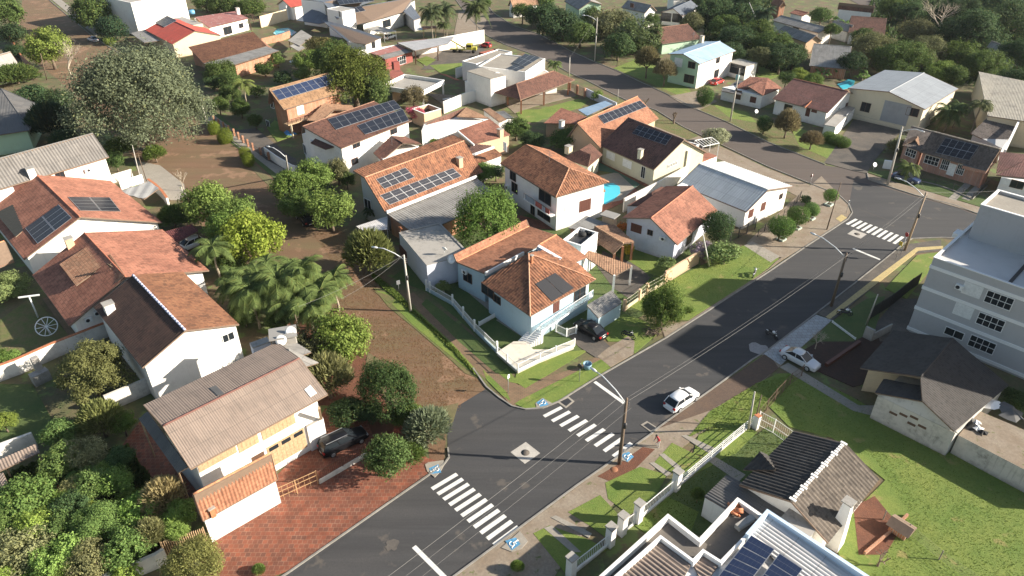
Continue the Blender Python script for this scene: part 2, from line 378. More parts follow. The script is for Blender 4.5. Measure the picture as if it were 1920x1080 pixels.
def block(rt, A, B, Rp=None, C=None, he=3.2, rf=None, wl=None, ov=.5, sp=.25, amp=.035, rise=None, depth=None, z0=0, hip=0, D=None, cap=True, kw=None, hips=(0, 0), und=None, wallon=True, rname='roof', wname='wall', fdir=None, end=.45, mono=None):
    """gable (or hip) volume: A,B = eave corner pixels at height he, Rp = ridge pixel above the A end, C = far eave pixel at the A end"""
    b = Blk(); a3 = G(*A, he); b3 = G(*B, he); u = (b3 - a3); L = u.length; u.normalize()
    v = Vector((-u.y, u.x, 0)); pl = v
    def onend(px):                                                     # pixel -> (v, z) in the vertical plane through A
        p = hitp(px[0], px[1], a3, u); return (p - a3).dot(v), p.z
    if D is not None:
        w = (G(*D, he) - a3).dot(v); prof = [(w / 2, he + rise), (w, he)]
    elif Rp is not None:
        s, z = onend(Rp)
        if C is not None: prof = [(s, z), onend(C)]
        elif mono: prof = [(s, z), (s + math.copysign(mono, s), he + (.4 if mono < 1 else 0))]
        else: prof = [(s, z), (2 * s, he)]
    else:
        w = depth; prof = [(w / 2, he + rise), (w, he)]
    sgn = 1 if prof[1][0] > 0 else -1
    if sgn < 0: v = -v; prof = [(-s, z) for s, z in prof]
    (sr, zr), (sc, zc) = prof; b.o, b.u, b.v, b.L, b.prof, b.he = a3, u, v, L, prof, he
    base = Vector((a3.x, a3.y, 0)); P = lambda a, s, z: base + u * a + v * s + UP * z
    b.P = P; h0, h1 = hips
    r0, r1 = P(h0, sr, zr), P(L - h1, sr, zr); e0, e1 = P(0, 0, he), P(L, 0, he); f0, f1 = P(0, sc, zc), P(L, sc, zc)
    mb = MB(); kk = (1 if rf in TILES else 0) if kw is None else kw
    corr(mb, [e0, e1, r1, r0], sp, amp, kindw=kk)
    if sc - sr > .05: corr(mb, [f1, f0, r0, r1], sp, amp, kindw=kk)
    if h0 > 0: corr(mb, [f0, e0, r0], sp, amp, kindw=kk); ridge(mb, r0, e0); ridge(mb, r0, f0)
    if h1 > 0: corr(mb, [e1, f1, r1], sp, amp, kindw=kk); ridge(mb, r1, e1); ridge(mb, r1, f1)
    if cap: ridge(mb, r0 + UP * .02, r1 + UP * .02)
    if h0 == 0: mb.bar(e0 - UP * .07, r0 - UP * .07, .06, .16, mi=1); mb.bar(r0 - UP * .07, f0 - UP * .07, .06, .16, mi=1)
    if h1 == 0: mb.bar(e1 - UP * .07, r1 - UP * .07, .06, .16, mi=1); mb.bar(r1 - UP * .07, f1 - UP * .07, .06, .16, mi=1)
    mb.bar(e0 - UP * .08, e1 - UP * .08, .07, .14, mi=1)
    b.roof = mb.build(rname, [rf, und or FASC, capmat(rf)], rt)
    b.rp = {'f': (e0, planeof([e0, e1, r1])), 'b': (f0, planeof([f0, f1, r0]))}
    if h0: b.rp['h0'] = (e0, planeof([e0, f0, r0]))
    if h1: b.rp['h1'] = (e1, planeof([e1, f1, r1]))
    # walls
    ov = min(ov, L * .2); ow = min(end, L * .2)
    def roofz(s):
        if s < sr: return he + (zr - he) * s / sr
        return zr + (zc - zr) * (s - sr) / max(1e-6, sc - sr)
    s0, s1 = ov, max(ov + .5, sc - ov)
    q = .2
    pr = [(s0, z0), (s1, z0), (s1, (roofz(s1) if not (h0 or h1) else zc) - q), (s0, (roofz(s0) if not (h0 or h1) else he) - q)]
    if not (h0 or h1) and s0 < sr < s1: pr = pr[:3] + [(sr, zr - q)] + pr[3:]
    a0, a1 = ow, L - ow; m = len(pr)
    if wallon:
        wb = MB(); vs = [P(a0, s, z) for s, z in pr] + [P(a1, s, z) for s, z in pr]
        fs = [tuple(range(m)), tuple(range(2 * m - 1, m - 1, -1))] + [((i + 1) % m, i, i + m, (i + 1) % m + m) for i in range(m)]
        wb.add(vs, fs)
        b.wall = fixn(wb.build(wname, wl, rt))
    b.wp = {'f': (P(0, s0, 0), -v, u), 'b': (P(0, s1, 0), v, u), 'a': (P(a0, 0, 0), -u, v), 'e': (P(a1, 0, 0), u, v)}
    b.rt = rt; return b
def fixn(o):
    import bmesh
    bm = bmesh.new(); bm.from_mesh(o.data); bmesh.ops.recalc_face_normals(bm, faces=bm.faces); bm.to_mesh(o.data); bm.free(); return o
TILES = [T_OR, T_OR2, T_RED, T_BRN, T_DRK, T_BLK, T_TAN, T_MAR]
def faces(rt, specs, rf, sp=.25, amp=.035, name='roof', kw=None, ridges=(), und=None):
    """roof of free planes from pixels; returns planes"""
    mb = MB(); out = []; kk = (1 if rf in TILES else 0) if kw is None else kw
    for sp_c in specs:
        p, n = facept(sp_c); corr(mb, p, sp, amp, kindw=kk); out.append((p[0], n))
    for a, c in ridges: ridge(mb, G(*a), G(*c))
    mb.build(name, [rf, und or FASC, capmat(rf)], rt); return out
def under(rt, spec, wl, inset=.5, name='wall', drop=.16):
    """walls under a roof polygon given by pixels (x,y,z), down to the ground"""
    p, n = facept(spec); c = sum(p, Vector()) / len(p); wb = MB(); q = []
    for a in p:
        d = (c - a); d.z = 0; a2 = a + d.normalized() * inset * 1.35
        z = a.z + (-(n.x * (a2.x - a.x) + n.y * (a2.y - a.y)) / n.z); q.append(Vector((a2.x, a2.y, z - drop)))
    m = len(q); vs = q + [Vector((a.x, a.y, 0)) for a in q]
    wb.add(vs, [tuple(range(m)), tuple(range(2 * m - 1, m - 1, -1))] + [((i + 1) % m, i, i + m, (i + 1) % m + m) for i in range(m)])
    o = fixn(wb.build(name, wl, rt))
    b = Blk(); b.rt = rt; b.wp = {}; b.ed = {}
    for i in range(m):
        a, e = q[i], q[(i + 1) % m]; t = Vector((e.x - a.x, e.y - a.y, 0)).normalized(); nn = Vector((t.y, -t.x, 0))
        if nn.dot(c - a) > 0: nn = -nn
        b.wp[i] = (Vector((a.x, a.y, 0)), nn, t); b.ed[i] = (e - a).length
    b.wall = o; return b
def autoside(b, px, py):
    for i, (p, n, t) in b.wp.items():
        c = hitp(px, py, p, n); s = (c - p).dot(t)
        if (O0 - c).dot(n) > 0 and 0 < s < b.ed.get(i, 99) and 0 < c.z < 8: return i
    return 0
SHUT = {'tan': WOOD, 'brown': RWOOD, 'white': FRM, 'dark': FRD}
def win(b, side, px, py, w=1.4, h=1.1, kind='glass', fr=FRM, name='window'):
    """window or door whose centre shows at the pixel, set in one wall"""
    p, n, t = b.wp[side]; c = hitp(px, py, p, n)
    if (O0 - c).dot(n) < 0: n = -n
    mb = MB(); X = t * w / 2; Y = UP * h / 2; T = .07; k = .07
    def rect(m, x0, x1, y0, y1, d0, d1, mi=0):
        vs = []
        for d in (d0, d1):
            for x, y in ((x0, y0), (x1, y0), (x1, y1), (x0, y1)): vs.append(c + t * x + UP * y + n * d)
        m.add(vs, [(0, 1, 2, 3), (7, 6, 5, 4), (0, 4, 5, 1), (1, 5, 6, 2), (2, 6, 7, 3), (3, 7, 4, 0)], mi=mi)
    W2, H2 = w / 2, h / 2
    if kind in ('glass', 'grid', 'arch'):
        rect(mb, -W2 - k, W2 + k, -H2 - k, -H2, -.02, T); rect(mb, -W2 - k, W2 + k, H2, H2 + k, -.02, T)
        rect(mb, -W2 - k, -W2, -H2, H2, -.02, T); rect(mb, W2, W2 + k, -H2, H2, -.02, T)
        for i in range(1, (4 if kind == 'grid' else 2)): x = -W2 + w * i / (4 if kind == 'grid' else 2); rect(mb, x - .025, x + .025, -H2, H2, -.02, .05)
        if kind == 'grid': rect(mb, -W2, W2, -.03, .03, -.02, .048)
        o = mb.build(name, fr, b.rt); g = MB(); rect(g, -W2, W2, -H2, H2, -.02, .02); g.build('pane', GLASS, o)
    else:
        m0 = SHUT[kind.split('_')[0]]; rect(mb, -W2, W2, -H2, H2, -.02, .05)
        nn_ = int(w / .45) + 1
        for i in range(1, nn_): x = -W2 + w * i / nn_; rect(mb, x - .012, x + .012, -H2 + .05, H2 - .05, .05, .065)
        o = mb.build(name, m0, b.rt)
        if 'vent' in kind:
            g = MB()
            for i in range(3): x = -W2 + w * (i + .5) / 3; rect(g, x - w * .12, x + w * .12, H2 * .5, H2 * .85, .05, .075)
            g.build('pane', GLASS, o)
    return o
def acunit(b, side, px, py):
    p, n, t = b.wp[side]; c = hitp(px, py, p, n)
    if (O0 - c).dot(n) < 0: n = -n
    mb = MB(); mb.box(c + n * .2 - UP * .3, .8, .35, .58, rz=math.atan2(t.y, t.x))
    mb.lathe(c + n * .38 - t * .12, [(0, 0), (.2, 0), (.22, .02), (.2, .03)], 14, mi=1, axis=n)
    return mb.build('air_conditioner', [PIPEW, DARKM], b.rt)
def solar(rt, plane, quad, nx, ny, lift=.12, nm='solar_panel', gap=.02, mats=None):
    p, n = plane; q = [hitp(x, y, p + n * lift, n) for x, y in quad]
    for i in range(nx):
        for j in range(ny):
            def bl(s, t_): return q[0].lerp(q[1], s).lerp(q[3].lerp(q[2], s), t_)
            g = .012; c = [bl((i + g) / nx, (j + g) / ny), bl((i + 1 - g) / nx, (j + g) / ny), bl((i + 1 - g) / nx, (j + 1 - g) / ny), bl((i + g) / nx, (j + 1 - g) / ny)]
            mb = MB(); cc = sum(c, Vector()) / 4; inn = [a.lerp(cc, .045) + n * .006 for a in c]
            vs = [a - n * .035 for a in c] + [a for a in c]
            mb.add(vs, [(3, 2, 1, 0), (4, 5, 6, 7), (0, 1, 5, 4), (1, 2, 6, 5), (2, 3, 7, 6), (3, 0, 4, 7)], mi=1)
            mb.add(inn, [(0, 1, 2, 3)], [(0, 0), (1, 0), (1, 1), (0, 1)], mi=0)
            o = mb.build(nm, mats or [SOLAR, METAL], rt)
            me = o.data
            if me.polygons[1].normal.dot(n) < 0: me.flip_normals()
def chim(rt, plane, px, py, w=.6, h=1.4, m=WHITE, name='chimney', d=None, cap=CONC, rz=.75):
    p, n = plane; c = hitp(px, py, p, n); mb = MB()
    mb.box(c - UP * .5, w, d or w, h + .5, rz); mb.box(c + UP * h, w + .16, (d or w) + .16, .1, rz, mi=1)
    return mb.build(name, [m, cap], rt)
def dish(rt, px, py, z, r=.45, m=PIPEW, az=R(60), name='satellite_dish'):
    c = G(px, py, z); mb = MB(); mb.tube([c - UP * .8, c], .03, 6)
    ax = Vector((math.cos(az), math.sin(az), .6)).normalized()
    mb.lathe(c, [(0, -.1), (r * .5, -.06), (r, .05), (r, .08), (r * .5, -.02), (0, -.06)], 16, axis=ax)
    mb.tube([c - ax * .05, c + ax * r * .9], .02, 5)
    return mb.build(name, m, rt)
def flat(rt, A, B, C, h, wl, par=.5, rf=CONC, cop=TRIM, z0=0, t=.18, name='wall', over=0):
    """flat roofed volume with parapet; A,B,C top corner pixels at height h (C next to A)"""
    b = Blk(); a3, b3, c3 = G(*A, h), G(*B, h), G(*C, h); u = (b3 - a3); L = u.length; u.normalize(); v = Vector((-u.y, u.x, 0)); w = (c3 - a3).dot(v)
    if w < 0: v = -v; w = -w
    base = Vector((a3.x, a3.y, 0)); P = lambda a, s, z: base + u * a + v * s + UP * z
    b.P, b.L, b.w, b.u, b.v, b.h, b.rt = P, L, w, u, v, h, rt
    def ringbox(m, x0, x1, y0, y1, za, zb):
        vs = [P(x, y, z) for z in (za, zb) for x, y in ((x0, y0), (x1, y0), (x1, y1), (x0, y1))]
        m.add(vs, [(3, 2, 1, 0), (4, 5, 6, 7), (0, 1, 5, 4), (1, 2, 6, 5), (2, 3, 7, 6), (3, 0, 4, 7)])
    b.rb = ringbox
    mb = MB()
    if par > 0:
        ringbox(mb, 0, L, 0, w, z0, h - par)
        ringbox(mb, 0, L, 0, t, h - par, h - .06); ringbox(mb, 0, L, w - t, w, h - par, h - .06)
        ringbox(mb, 0, t, t, w - t, h - par, h - .06); ringbox(mb, L - t, L, t, w - t, h - par, h - .06)
    else: ringbox(mb, 0, L, 0, w, z0, h - .12)
    b.wall = fixn(mb.build(name, wl, rt))
    if par > 0:
        cb = MB(); k = .04
        ringbox(cb, -k, L + k, -k, t + k, h - .06, h + .02); ringbox(cb, -k, L + k, w - t - k, w + k, h - .06, h + .02)
        ringbox(cb, -k, t + k, t + k, w - t - k, h - .06, h + .02); ringbox(cb, L - t - k, L + k, t + k, w - t - k, h - .06, h + .02)
        fixn(cb.build('coping', cop, rt))
        rb = MB(); ringbox(rb, t, L - t, t, w - t, h - par, h - par + .03); fixn(rb.build('roof', rf, rt)); zz = h - par + .03
    else:
        rb = MB(); ringbox(rb, -over, L + over, -over, w + over, h - .12, h); fixn(rb.build('roof', rf, rt)); zz = h
    b.rp = {'t': (P(0, 0, zz), UP)}
    b.wp = {'f': (P(0, 0, 0), -v, u), 'b': (P(0, w, 0), v, u), 'a': (P(0, 0, 0), -u, v), 'e': (P(L, 0, 0), u, v)}
    return b
# ---------------------------------------------------------------- sheets of ground, walls, fences
PN_ = [0]
def poly(name, px, z, m, h=None, kind='structure', label=None, cat=None, zb=0.0, mi2=None):
    PN_[0] += 1; z += .0005 * PN_[0]
    pts = [G(p[0], p[1], z) for p in px]; mb = MB()
    mb.prism([(p.x, p.y) for p in pts], zb if h is None else z - h, z)
    o = mb.build(name, m)
    if kind: o['kind'] = kind
    return tag(o, label, cat)
def curbl(px, w=.16, h=.13, name='kerb', m=CONC, z=0):
    pts = [G(p[0], p[1]) for p in px]; mb = MB(); n = len(pts)
    nor = []
    for i in range(n):
        d = (pts[min(i + 1, n - 1)] - pts[max(i - 1, 0)]).normalized(); nor.append(Vector((-d.y, d.x, 0)))
    for i in range(n - 1):
        a, c = pts[i], pts[i + 1]; na, nc = nor[i] * w / 2, nor[i + 1] * w / 2
        q = [a - na, a + na, c + nc, c - nc]; vs = [x.copy() for x in q] + [x + UP * h for x in q]
        mb.add(vs, [(3, 2, 1, 0), (4, 5, 6, 7), (0, 1, 5, 4), (1, 2, 6, 5), (2, 3, 7, 6), (3, 0, 4, 7)])
    o = fixn(mb.build(name, m)); o['kind'] = 'structure'; return o
def wallr(name, px, h, t, m, label, cat='wall', cop=None, group=None, z=0):
    pts = [G(p[0], p[1]) for p in px]; mb = MB(); cb = MB()
    hs = h if hasattr(h, '__len__') else [h] * len(pts)
    for i in range(len(pts) - 1):
        a, c = pts[i], pts[i + 1]; d = (c - a).normalized(); nn = Vector((-d.y, d.x, 0)) * t / 2
        a2 = a - d * t / 2 if i else a; q = [a2 - nn, a2 + nn, c + nn, c - nn]; hh = [hs[i], hs[i], hs[i + 1], hs[i + 1]]
        e = .0015 * i
        vs = [x.copy() for x in q] + [x + UP * (k - e) for x, k in zip(q, hh)]
        mb.add(vs, [(3, 2, 1, 0), (4, 5, 6, 7), (0, 1, 5, 4), (1, 2, 6, 5), (2, 3, 7, 6), (3, 0, 4, 7)])
        nn2 = nn * 1.35; q = [a2 - nn2, a2 + nn2, c + nn2, c - nn2]
        vs = [x + UP * (k + .001 - e) for x, k in zip(q, hh)] + [x + UP * (k + .07 - e) for x, k in zip(q, hh)]
        cb.add(vs, [(3, 2, 1, 0), (4, 5, 6, 7), (0, 1, 5, 4), (1, 2, 6, 5), (2, 3, 7, 6), (3, 0, 4, 7)])
    if cop:
        r = root(name, label, cat, (pts[0].x, pts[0].y, 0), group); fixn(mb.build('wall_body', m, r)); fixn(cb.build('coping', cop, r)); return r
    return tag(fixn(mb.build(name, m)), label, cat, group)
def fence(name, px, h, label, m=PIPEW, base=0, bm=None, step=.14, post=2.2, pw=.08, group=None, cat='fence', kind='picket', z0=0, postm=None, ph=None):
    pts = [G(p[0], p[1], z0) for p in px]; r = root(name, label, cat, tuple(pts[0]), group)
    mb = MB(); bb = MB()
    for i in range(len(pts) - 1):
        a, c = pts[i], pts[i + 1]; d = c - a; L = d.length; d.normalize()
        if base: bb.bar(a + UP * base / 2, c + UP * base / 2, .15, base)
        if kind == 'picket':
            for k in range(int(L / step)): p = a + d * (k + .5) * step; mb.bar(p + UP * (base + .06), p + UP * (h - .03), .035)
            mb.bar(a + UP * (h - .12), c + UP * (h - .12), .05); mb.bar(a + UP * (base + .12), c + UP * (base + .12), .05)
        elif kind == 'rail':
            for q in (.35, .7, 1): mb.bar(a + UP * (base + (h - base) * q), c + UP * (base + (h - base) * q), .045)
            for k in range(int(L / .5)): p = a + d * (k + .5) * .5; mb.bar(p + UP * base, p + UP * h, .025)
        elif kind == 'mesh':
            for q in (0.05, .5, 1): mb.bar(a + UP * (base + (h - base) * q), c + UP * (base + (h - base) * q), .03)
            for k in range(int(L / .22)): p = a + d * (k + .5) * .22; mb.bar(p + UP * base, p + UP * h, .012)
        elif kind == 'wire':
            for q in (.2, .4, .6, .8, 1): mb.bar(a + UP * h * q, c + UP * h * q, .012)
        elif kind == 'board':
            for k in range(int(L / .16)): p = a + d * (k + .5) * .16; mb.bar(p + UP * .05, p + UP * (h - random.random() * .05), .14, .03)
        n = max(1, round(L / post))
        for k in range(n + (1 if i == len(pts) - 2 else 0)):
            p = a + d * L * k / n; pb = MB(); pb.box(p, pw, pw, ph or h + .08, math.atan2(d.y, d.x)); pb.build('post', postm or m, r)
    mb.build('pickets' if kind == 'picket' else 'rails', m, r)
    if base: bb.build('base_wall', bm or WHITE, r)
    return r
# ---------------------------------------------------------------- vegetation
def leafcloud(seed, n, size, lobes, flat_=1.0, lr_=(.22, .44), c0=.62):
    """leaf sized faces through a lobed unit crown (centre 0,0,0, radius ~1)"""
    g = np.random.default_rng(seed)
    lc = g.normal(size=(lobes, 3)); lc /= np.linalg.norm(lc, axis=1)[:, None]; lc[:, 2] = np.abs(lc[:, 2]) * .9 - .35
    lr = g.uniform(*lr_, lobes); lc *= (1 - lr * .9)[:, None] * g.uniform(.82, 1.12, lobes)[:, None]
    lc[0] = 0; lr[0] = c0
    k = g.choice(lobes, n, p=lr ** 2 / np.sum(lr ** 2)); d = g.normal(size=(n, 3)); d /= np.linalg.norm(d, axis=1)[:, None]
    rr = lr[k] * np.where(g.random(n) < .85, 1 - np.abs(g.normal(0, .12, n)) + .06 * g.random(n), g.uniform(.5, 1.18, n)); c = lc[k] + d * rr[:, None]
    # twig clumping
    cl = g.normal(size=(n // 14, 3)); idx = g.integers(0, n // 14, n); c = c + cl[idx] * .05
    w = g.normal(size=(7, 3)) * 3.2; ph = g.uniform(0, 6.28, 7); f = np.sin(c @ w.T + ph).sum(1) / 2.6
    c = c * (1 + .07 * np.clip(f, -1.4, 1.4))[:, None]
    w3 = g.normal(size=(9, 3)) * 8; f3 = np.sin(c @ w3.T + g.uniform(0, 6.28, 9)).sum(1) / 3
    if c0 < .9: keep = (f3 + g.normal(0, .25, n)) > -.55; c = c[keep]; d = d[keep]; n = len(c)
    c[:, 2] *= flat_
    nr = d + g.normal(size=(n, 3)) * .5; nr[:, 2] += .25; nr /= np.linalg.norm(nr, axis=1)[:, None]
    a = np.cross(nr, g.normal(size=(n, 3))); a /= np.linalg.norm(a, axis=1)[:, None]; b2 = np.cross(nr, a)
    s = size * g.uniform(.5, 1.45, n)[:, None]
    v = np.stack([c - a * s, c + b2 * s * .55 + nr * s * .2, c + a * s, c - b2 * s * .55 + nr * s * .2], 1).reshape(-1, 3)
    return v
def meshq(name, v, mats):
    n = len(v) // 4; me = bpy.data.meshes.new(name); me.vertices.add(len(v)); me.vertices.foreach_set('co', v.astype(np.float32).ravel())
    me.loops.add(4 * n); me.loops.foreach_set('vertex_index', np.arange(4 * n, dtype=np.int32))
    me.polygons.add(n); me.polygons.foreach_set('loop_start', np.arange(0, 4 * n, 4, dtype=np.int32))
    me.update(calc_edges=True); me.validate()
    for m in mats: me.materials.append(m)
    return me
CR = {}
for i in range(4): CR['s', i] = meshq('crown', leafcloud(10 + i, 2600, .075, 12), [LEAF])
for i in range(4): CR['m', i] = meshq('crown', leafcloud(20 + i, 11000, .043, 26), [LEAF])
for i in range(3): CR['b', i] = meshq('crown', leafcloud(30 + i, 32000, .025, 48, lr_=(.13, .34)), [LEAF])
CR['x', 0] = meshq('crown', leafcloud(77, 95000, .017, 110, lr_=(.07, .22), c0=.7), [LEAF])
CR['r', 0] = meshq('crown', leafcloud(91, 8000, .045, 2, lr_=(.5, .6), c0=.95), [LEAF])           # clipped ball
CR['d', 0] = meshq('crown', leafcloud(93, 22000, .03, 22, lr_=(.25, .4), c0=.88), [LEAF])
def tufty(seed, n, size):                                                  # open upright shrub of long leaves
    g = np.random.default_rng(seed); d = g.normal(size=(n, 3)); d /= np.linalg.norm(d, axis=1)[:, None]; d[:, 2] = np.abs(d[:, 2]) * 1.1 - .15
    c = d * g.uniform(.35, 1.0, n)[:, None] ** .8; s = size * g.uniform(.6, 1.5, n)[:, None]
    a = d + g.normal(size=(n, 3)) * .35 + np.array([0, 0, .5]); a /= np.linalg.norm(a, axis=1)[:, None]
    b2 = np.cross(a, g.normal(size=(n, 3))); b2 /= np.linalg.norm(b2, axis=1)[:, None]
    return np.stack([c - a * s, c + b2 * s * .16, c + a * s, c - b2 * s * .16], 1).reshape(-1, 3)
for i in range(3): CR['t', i] = meshq('crown', tufty(50 + i, 4200, .13), [LEAF])
TRK = {}
def limbs(seed, h0, spread, n=6):
    g = random.Random(seed); mb = MB(); mb.tube([(0, 0, 0), (.02, .01, h0 * .5), (0, 0, h0)], [.085, .06, .05], 7)
    for i in range(n):
        a = i * 6.283 / n + g.random(); q = g.uniform(.4, .8) * spread
        p1 = Vector((0, 0, h0 * g.uniform(.75, 1))); p2 = p1 + Vector((math.cos(a) * q * .5, math.sin(a) * q * .5, .25)); p3 = p2 + Vector((math.cos(a + .3) * q * .5, math.sin(a + .3) * q * .5, .22))
        mb.tube([p1, p2, p3], [.035, .022, .01], 5)
    return mb
TREEN = 0
def tree(px, py, rp, label, col, cls='m', zc=None, hz=.9, name='tree', group=None, seed=None, z0=0, cat='tree', low=False):
    """crown centre pixel, crown radius in pixels; zc = height of the crown's centre above the ground"""
    global TREEN; TREEN += 1; k = seed if seed is not None else TREEN
    zc0 = 3.5 if zc is None else zc
    r = rp * dist(px, py, zc0) / math.hypot(F, math.hypot(px - 960, py - 540)) * .97
    if zc is None: zc = r * hz + .35
    r = rp * dist(px, py, zc) / math.hypot(F, math.hypot(px - 960, py - 540)) * 1.09
    c = G(px, py, zc); rt = root(name, label, cat, (c.x, c.y, 0), group, rz=(k * 2.4) % 6.28)
    n = len([1 for q in CR if q[0] == cls]); me = CR[cls, k % n]
    o = bpy.data.objects.new('crown', me); COL.objects.link(o); o.parent = rt; o.location = (0, 0, zc); j = random.Random(k * 7 + 1); e_ = j.uniform(.88, 1.12) if cls != 'r' else 1; o.scale = (r * e_, r / e_, r * hz); o.rotation_euler = (j.uniform(-.12, .12), j.uniform(-.12, .12), 0) if cls != 'r' else (0, 0, 0)
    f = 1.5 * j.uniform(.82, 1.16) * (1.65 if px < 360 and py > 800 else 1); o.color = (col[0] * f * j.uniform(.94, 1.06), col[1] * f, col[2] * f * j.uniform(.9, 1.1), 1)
    kk = round(max(.12, (zc - r * hz * .35) / r), 1)
    if kk not in TRK:
        m = limbs(int(kk * 10), kk, 1.0); t_ = m.build('trunk', BARK); TRK[kk] = t_.data; bpy.data.objects.remove(t_)
    t = bpy.data.objects.new('trunk', TRK[kk]); COL.objects.link(t); t.parent = rt; t.scale = (r, r, r)
    return rt
def frond(mb, base, az, L, droop, g, w=.55, nl=40, lift=.6, twist=0):
    pts = []
    for i in range(9):
        s = i / 8; x = L * (s - .12 * s * s); z = lift * L * s - droop * L * s * s
        pts.append(Vector(base) + Vector((math.cos(az) * x, math.sin(az) * x, z)))
    mb.tube(pts, [.035 * (1 - .8 * i / 8) + .006 for i in range(9)], 4, mi=0, cap=False)
    side = Vector((-math.sin(az), math.cos(az), 0))
    for i in range(nl):
        s = .12 + .88 * i / nl; f = s * 8; k = min(7, int(f)); p = pts[k].lerp(pts[k + 1], f - k); d = (pts[k + 1] - pts[k]).normalized()
        ll = w * math.sin(math.pi * min(.97, s * .9 + .08)) * g.uniform(.8, 1.15) + .08
        for sg in (-1, 1):
            e = p + side * sg * ll * .8 + d * ll * .55 + UP * (-ll * (.3 + twist) + g.uniform(-.12, .12) * ll); q = d * .05
            mb.add([p - q, e, p + q], [(0, 1, 2)], mi=0)
def palmmesh(seed, n=20, L=2.7, w=.8, lift=(.1, .9), droop=(.55, .95)):
    g = random.Random(seed); mb = MB()
    for i in range(n):
        q = i / n; frond(mb, (0, 0, 0), i * 2.4 + g.random() * .3, L * g.uniform(.85, 1.1), g.uniform(*droop), g, w, lift=lift[0] + (lift[1] - lift[0]) * q)
    mb2 = MB(); mb2.v, mb2.f, mb2.uv, mb2.mi, mb2.sm = mb.v, mb.f, mb.uv, mb.mi, mb.sm; o = mb2.build('crown', LEAF); me = o.data; bpy.data.objects.remove(o); return me
PALM = [palmmesh(1, 22), palmmesh(2, 34, 2.9, 1.0, (.0, 1.3), (.6, 1.3)), palmmesh(3, 14, 2.5, .8)]
BAN = None
def palm(px, py, label, h=6, col=(.07, .12, .035), s=1.0, v=0, group=None, trunk=.13, name='palm_tree', base=False, cat='palm'):
    c = G(px, py, h) if not base else G(px, py, 0); rt = root(name, label, cat, (c.x, c.y, 0), group, rz=px % 6.28)
    o = bpy.data.objects.new('crown', PALM[v % 3]); COL.objects.link(o); o.parent = rt; o.location = (0, 0, h); o.scale = (s, s, s); o.color = (*col, 1)
    mb = MB(); n = 10
    mb.tube([(c.x + .08 * math.sin(i), c.y, h * i / n) for i in range(n + 1)], [trunk * (1.25 - .35 * i / n) * (1.06 if i % 2 else .97) for i in range(n + 1)], 8)
    mb.build('trunk', BARK2, rt); return rt
BARK2 = plain('palm_bark', (.3, .25, .19), .9, var=.3, sc=8)
def banana(px, py, label, h=3.5, col=(.12, .2, .05), n=10, group=None, s=1, name='banana_plant'):
    c = G(px, py, h * .6); rt = root(name, label, 'plant', (c.x, c.y, 0), group); g = random.Random(int(px)); mb = MB()
    for k in range(n):
        b = Vector((c.x + g.uniform(-1, 1) * s, c.y + g.uniform(-1, 1) * s, h * .45 * g.uniform(.6, 1))); az = g.random() * 6.28; L = g.uniform(1.6, 2.4) * s; w = .3 * s
        side = Vector((-math.sin(az), math.cos(az), 0)); prev = None
        for i in range(7):
            q = i / 6; p = b + Vector((math.cos(az) * L * q * .75, math.sin(az) * L * q * .75, L * (.9 * q - .75 * q * q))); ww = w * math.sin(math.pi * min(.98, .1 + q * .88))
            cur = (p + side * ww - UP * ww * .3, p, p - side * ww - UP * ww * .3)
            if prev: mb.add(list(prev) + list(cur), [(0, 1, 4, 3), (1, 2, 5, 4)])
            prev = cur
    o = mb.build('leaves', LEAF, rt); o.color = (*col, 1)
    t = MB()
    for k in range(3): t.tube([(c.x + .3 * k - .3, c.y + .2 * (k % 2), 0), (c.x + .3 * k - .3, c.y + .2 * (k % 2), h * .5)], [.12, .07], 6)
    t.build('stem', BARK2, rt); return rt
def baretree(px, py, h, label, seed=1, col=BARK, base=True, spread=.55, depth=5, leaf=None, name='bare_tree', r0=None, up=.55, group=None, nb=3):
    c = G(px, py, 0); rt = root(name, label, 'tree', (c.x, c.y, 0), group); g = random.Random(seed); mb = MB(); tips = []
    def br(p, d, L, r, k):
        q = p + d * L; mb.tube([p, q], [r, r * .65], 5 if k < 3 else 3, cap=False)
        if k >= depth: tips.append(q); return
        for i in range(nb if k < 3 else 2):
            e = (d + Vector((g.gauss(0, spread), g.gauss(0, spread), g.gauss(0, spread * .5) + .12))).normalized(); br(q, e, L * g.uniform(.62, .85), r * .62, k + 1)
    br(Vector((c.x, c.y, 0)), Vector((0, 0, 1)), h * .3, r0 or h * .022, 0); mb.build('trunk', col, rt)
    if leaf:
        v = []
        for t_ in tips:
            for i in range(leaf[1]):
                p = t_ + Vector((g.gauss(0, .3), g.gauss(0, .3), g.gauss(0, .25))); a = Vector((g.gauss(0, 1), g.gauss(0, 1), g.gauss(0, 1))).normalized() * .13; b2 = a.cross(Vector((g.random(), g.random(), 1))).normalized() * .07
                v += [p - a, p + b2, p + a, p - b2]
        o = bpy.data.objects.new('crown', meshq('crown', np.array([tuple(x) for x in v]), [LEAF])); COL.objects.link(o); o.parent = rt; o.location = -rt.location; o.color = (*leaf[0], 1)
    return rt
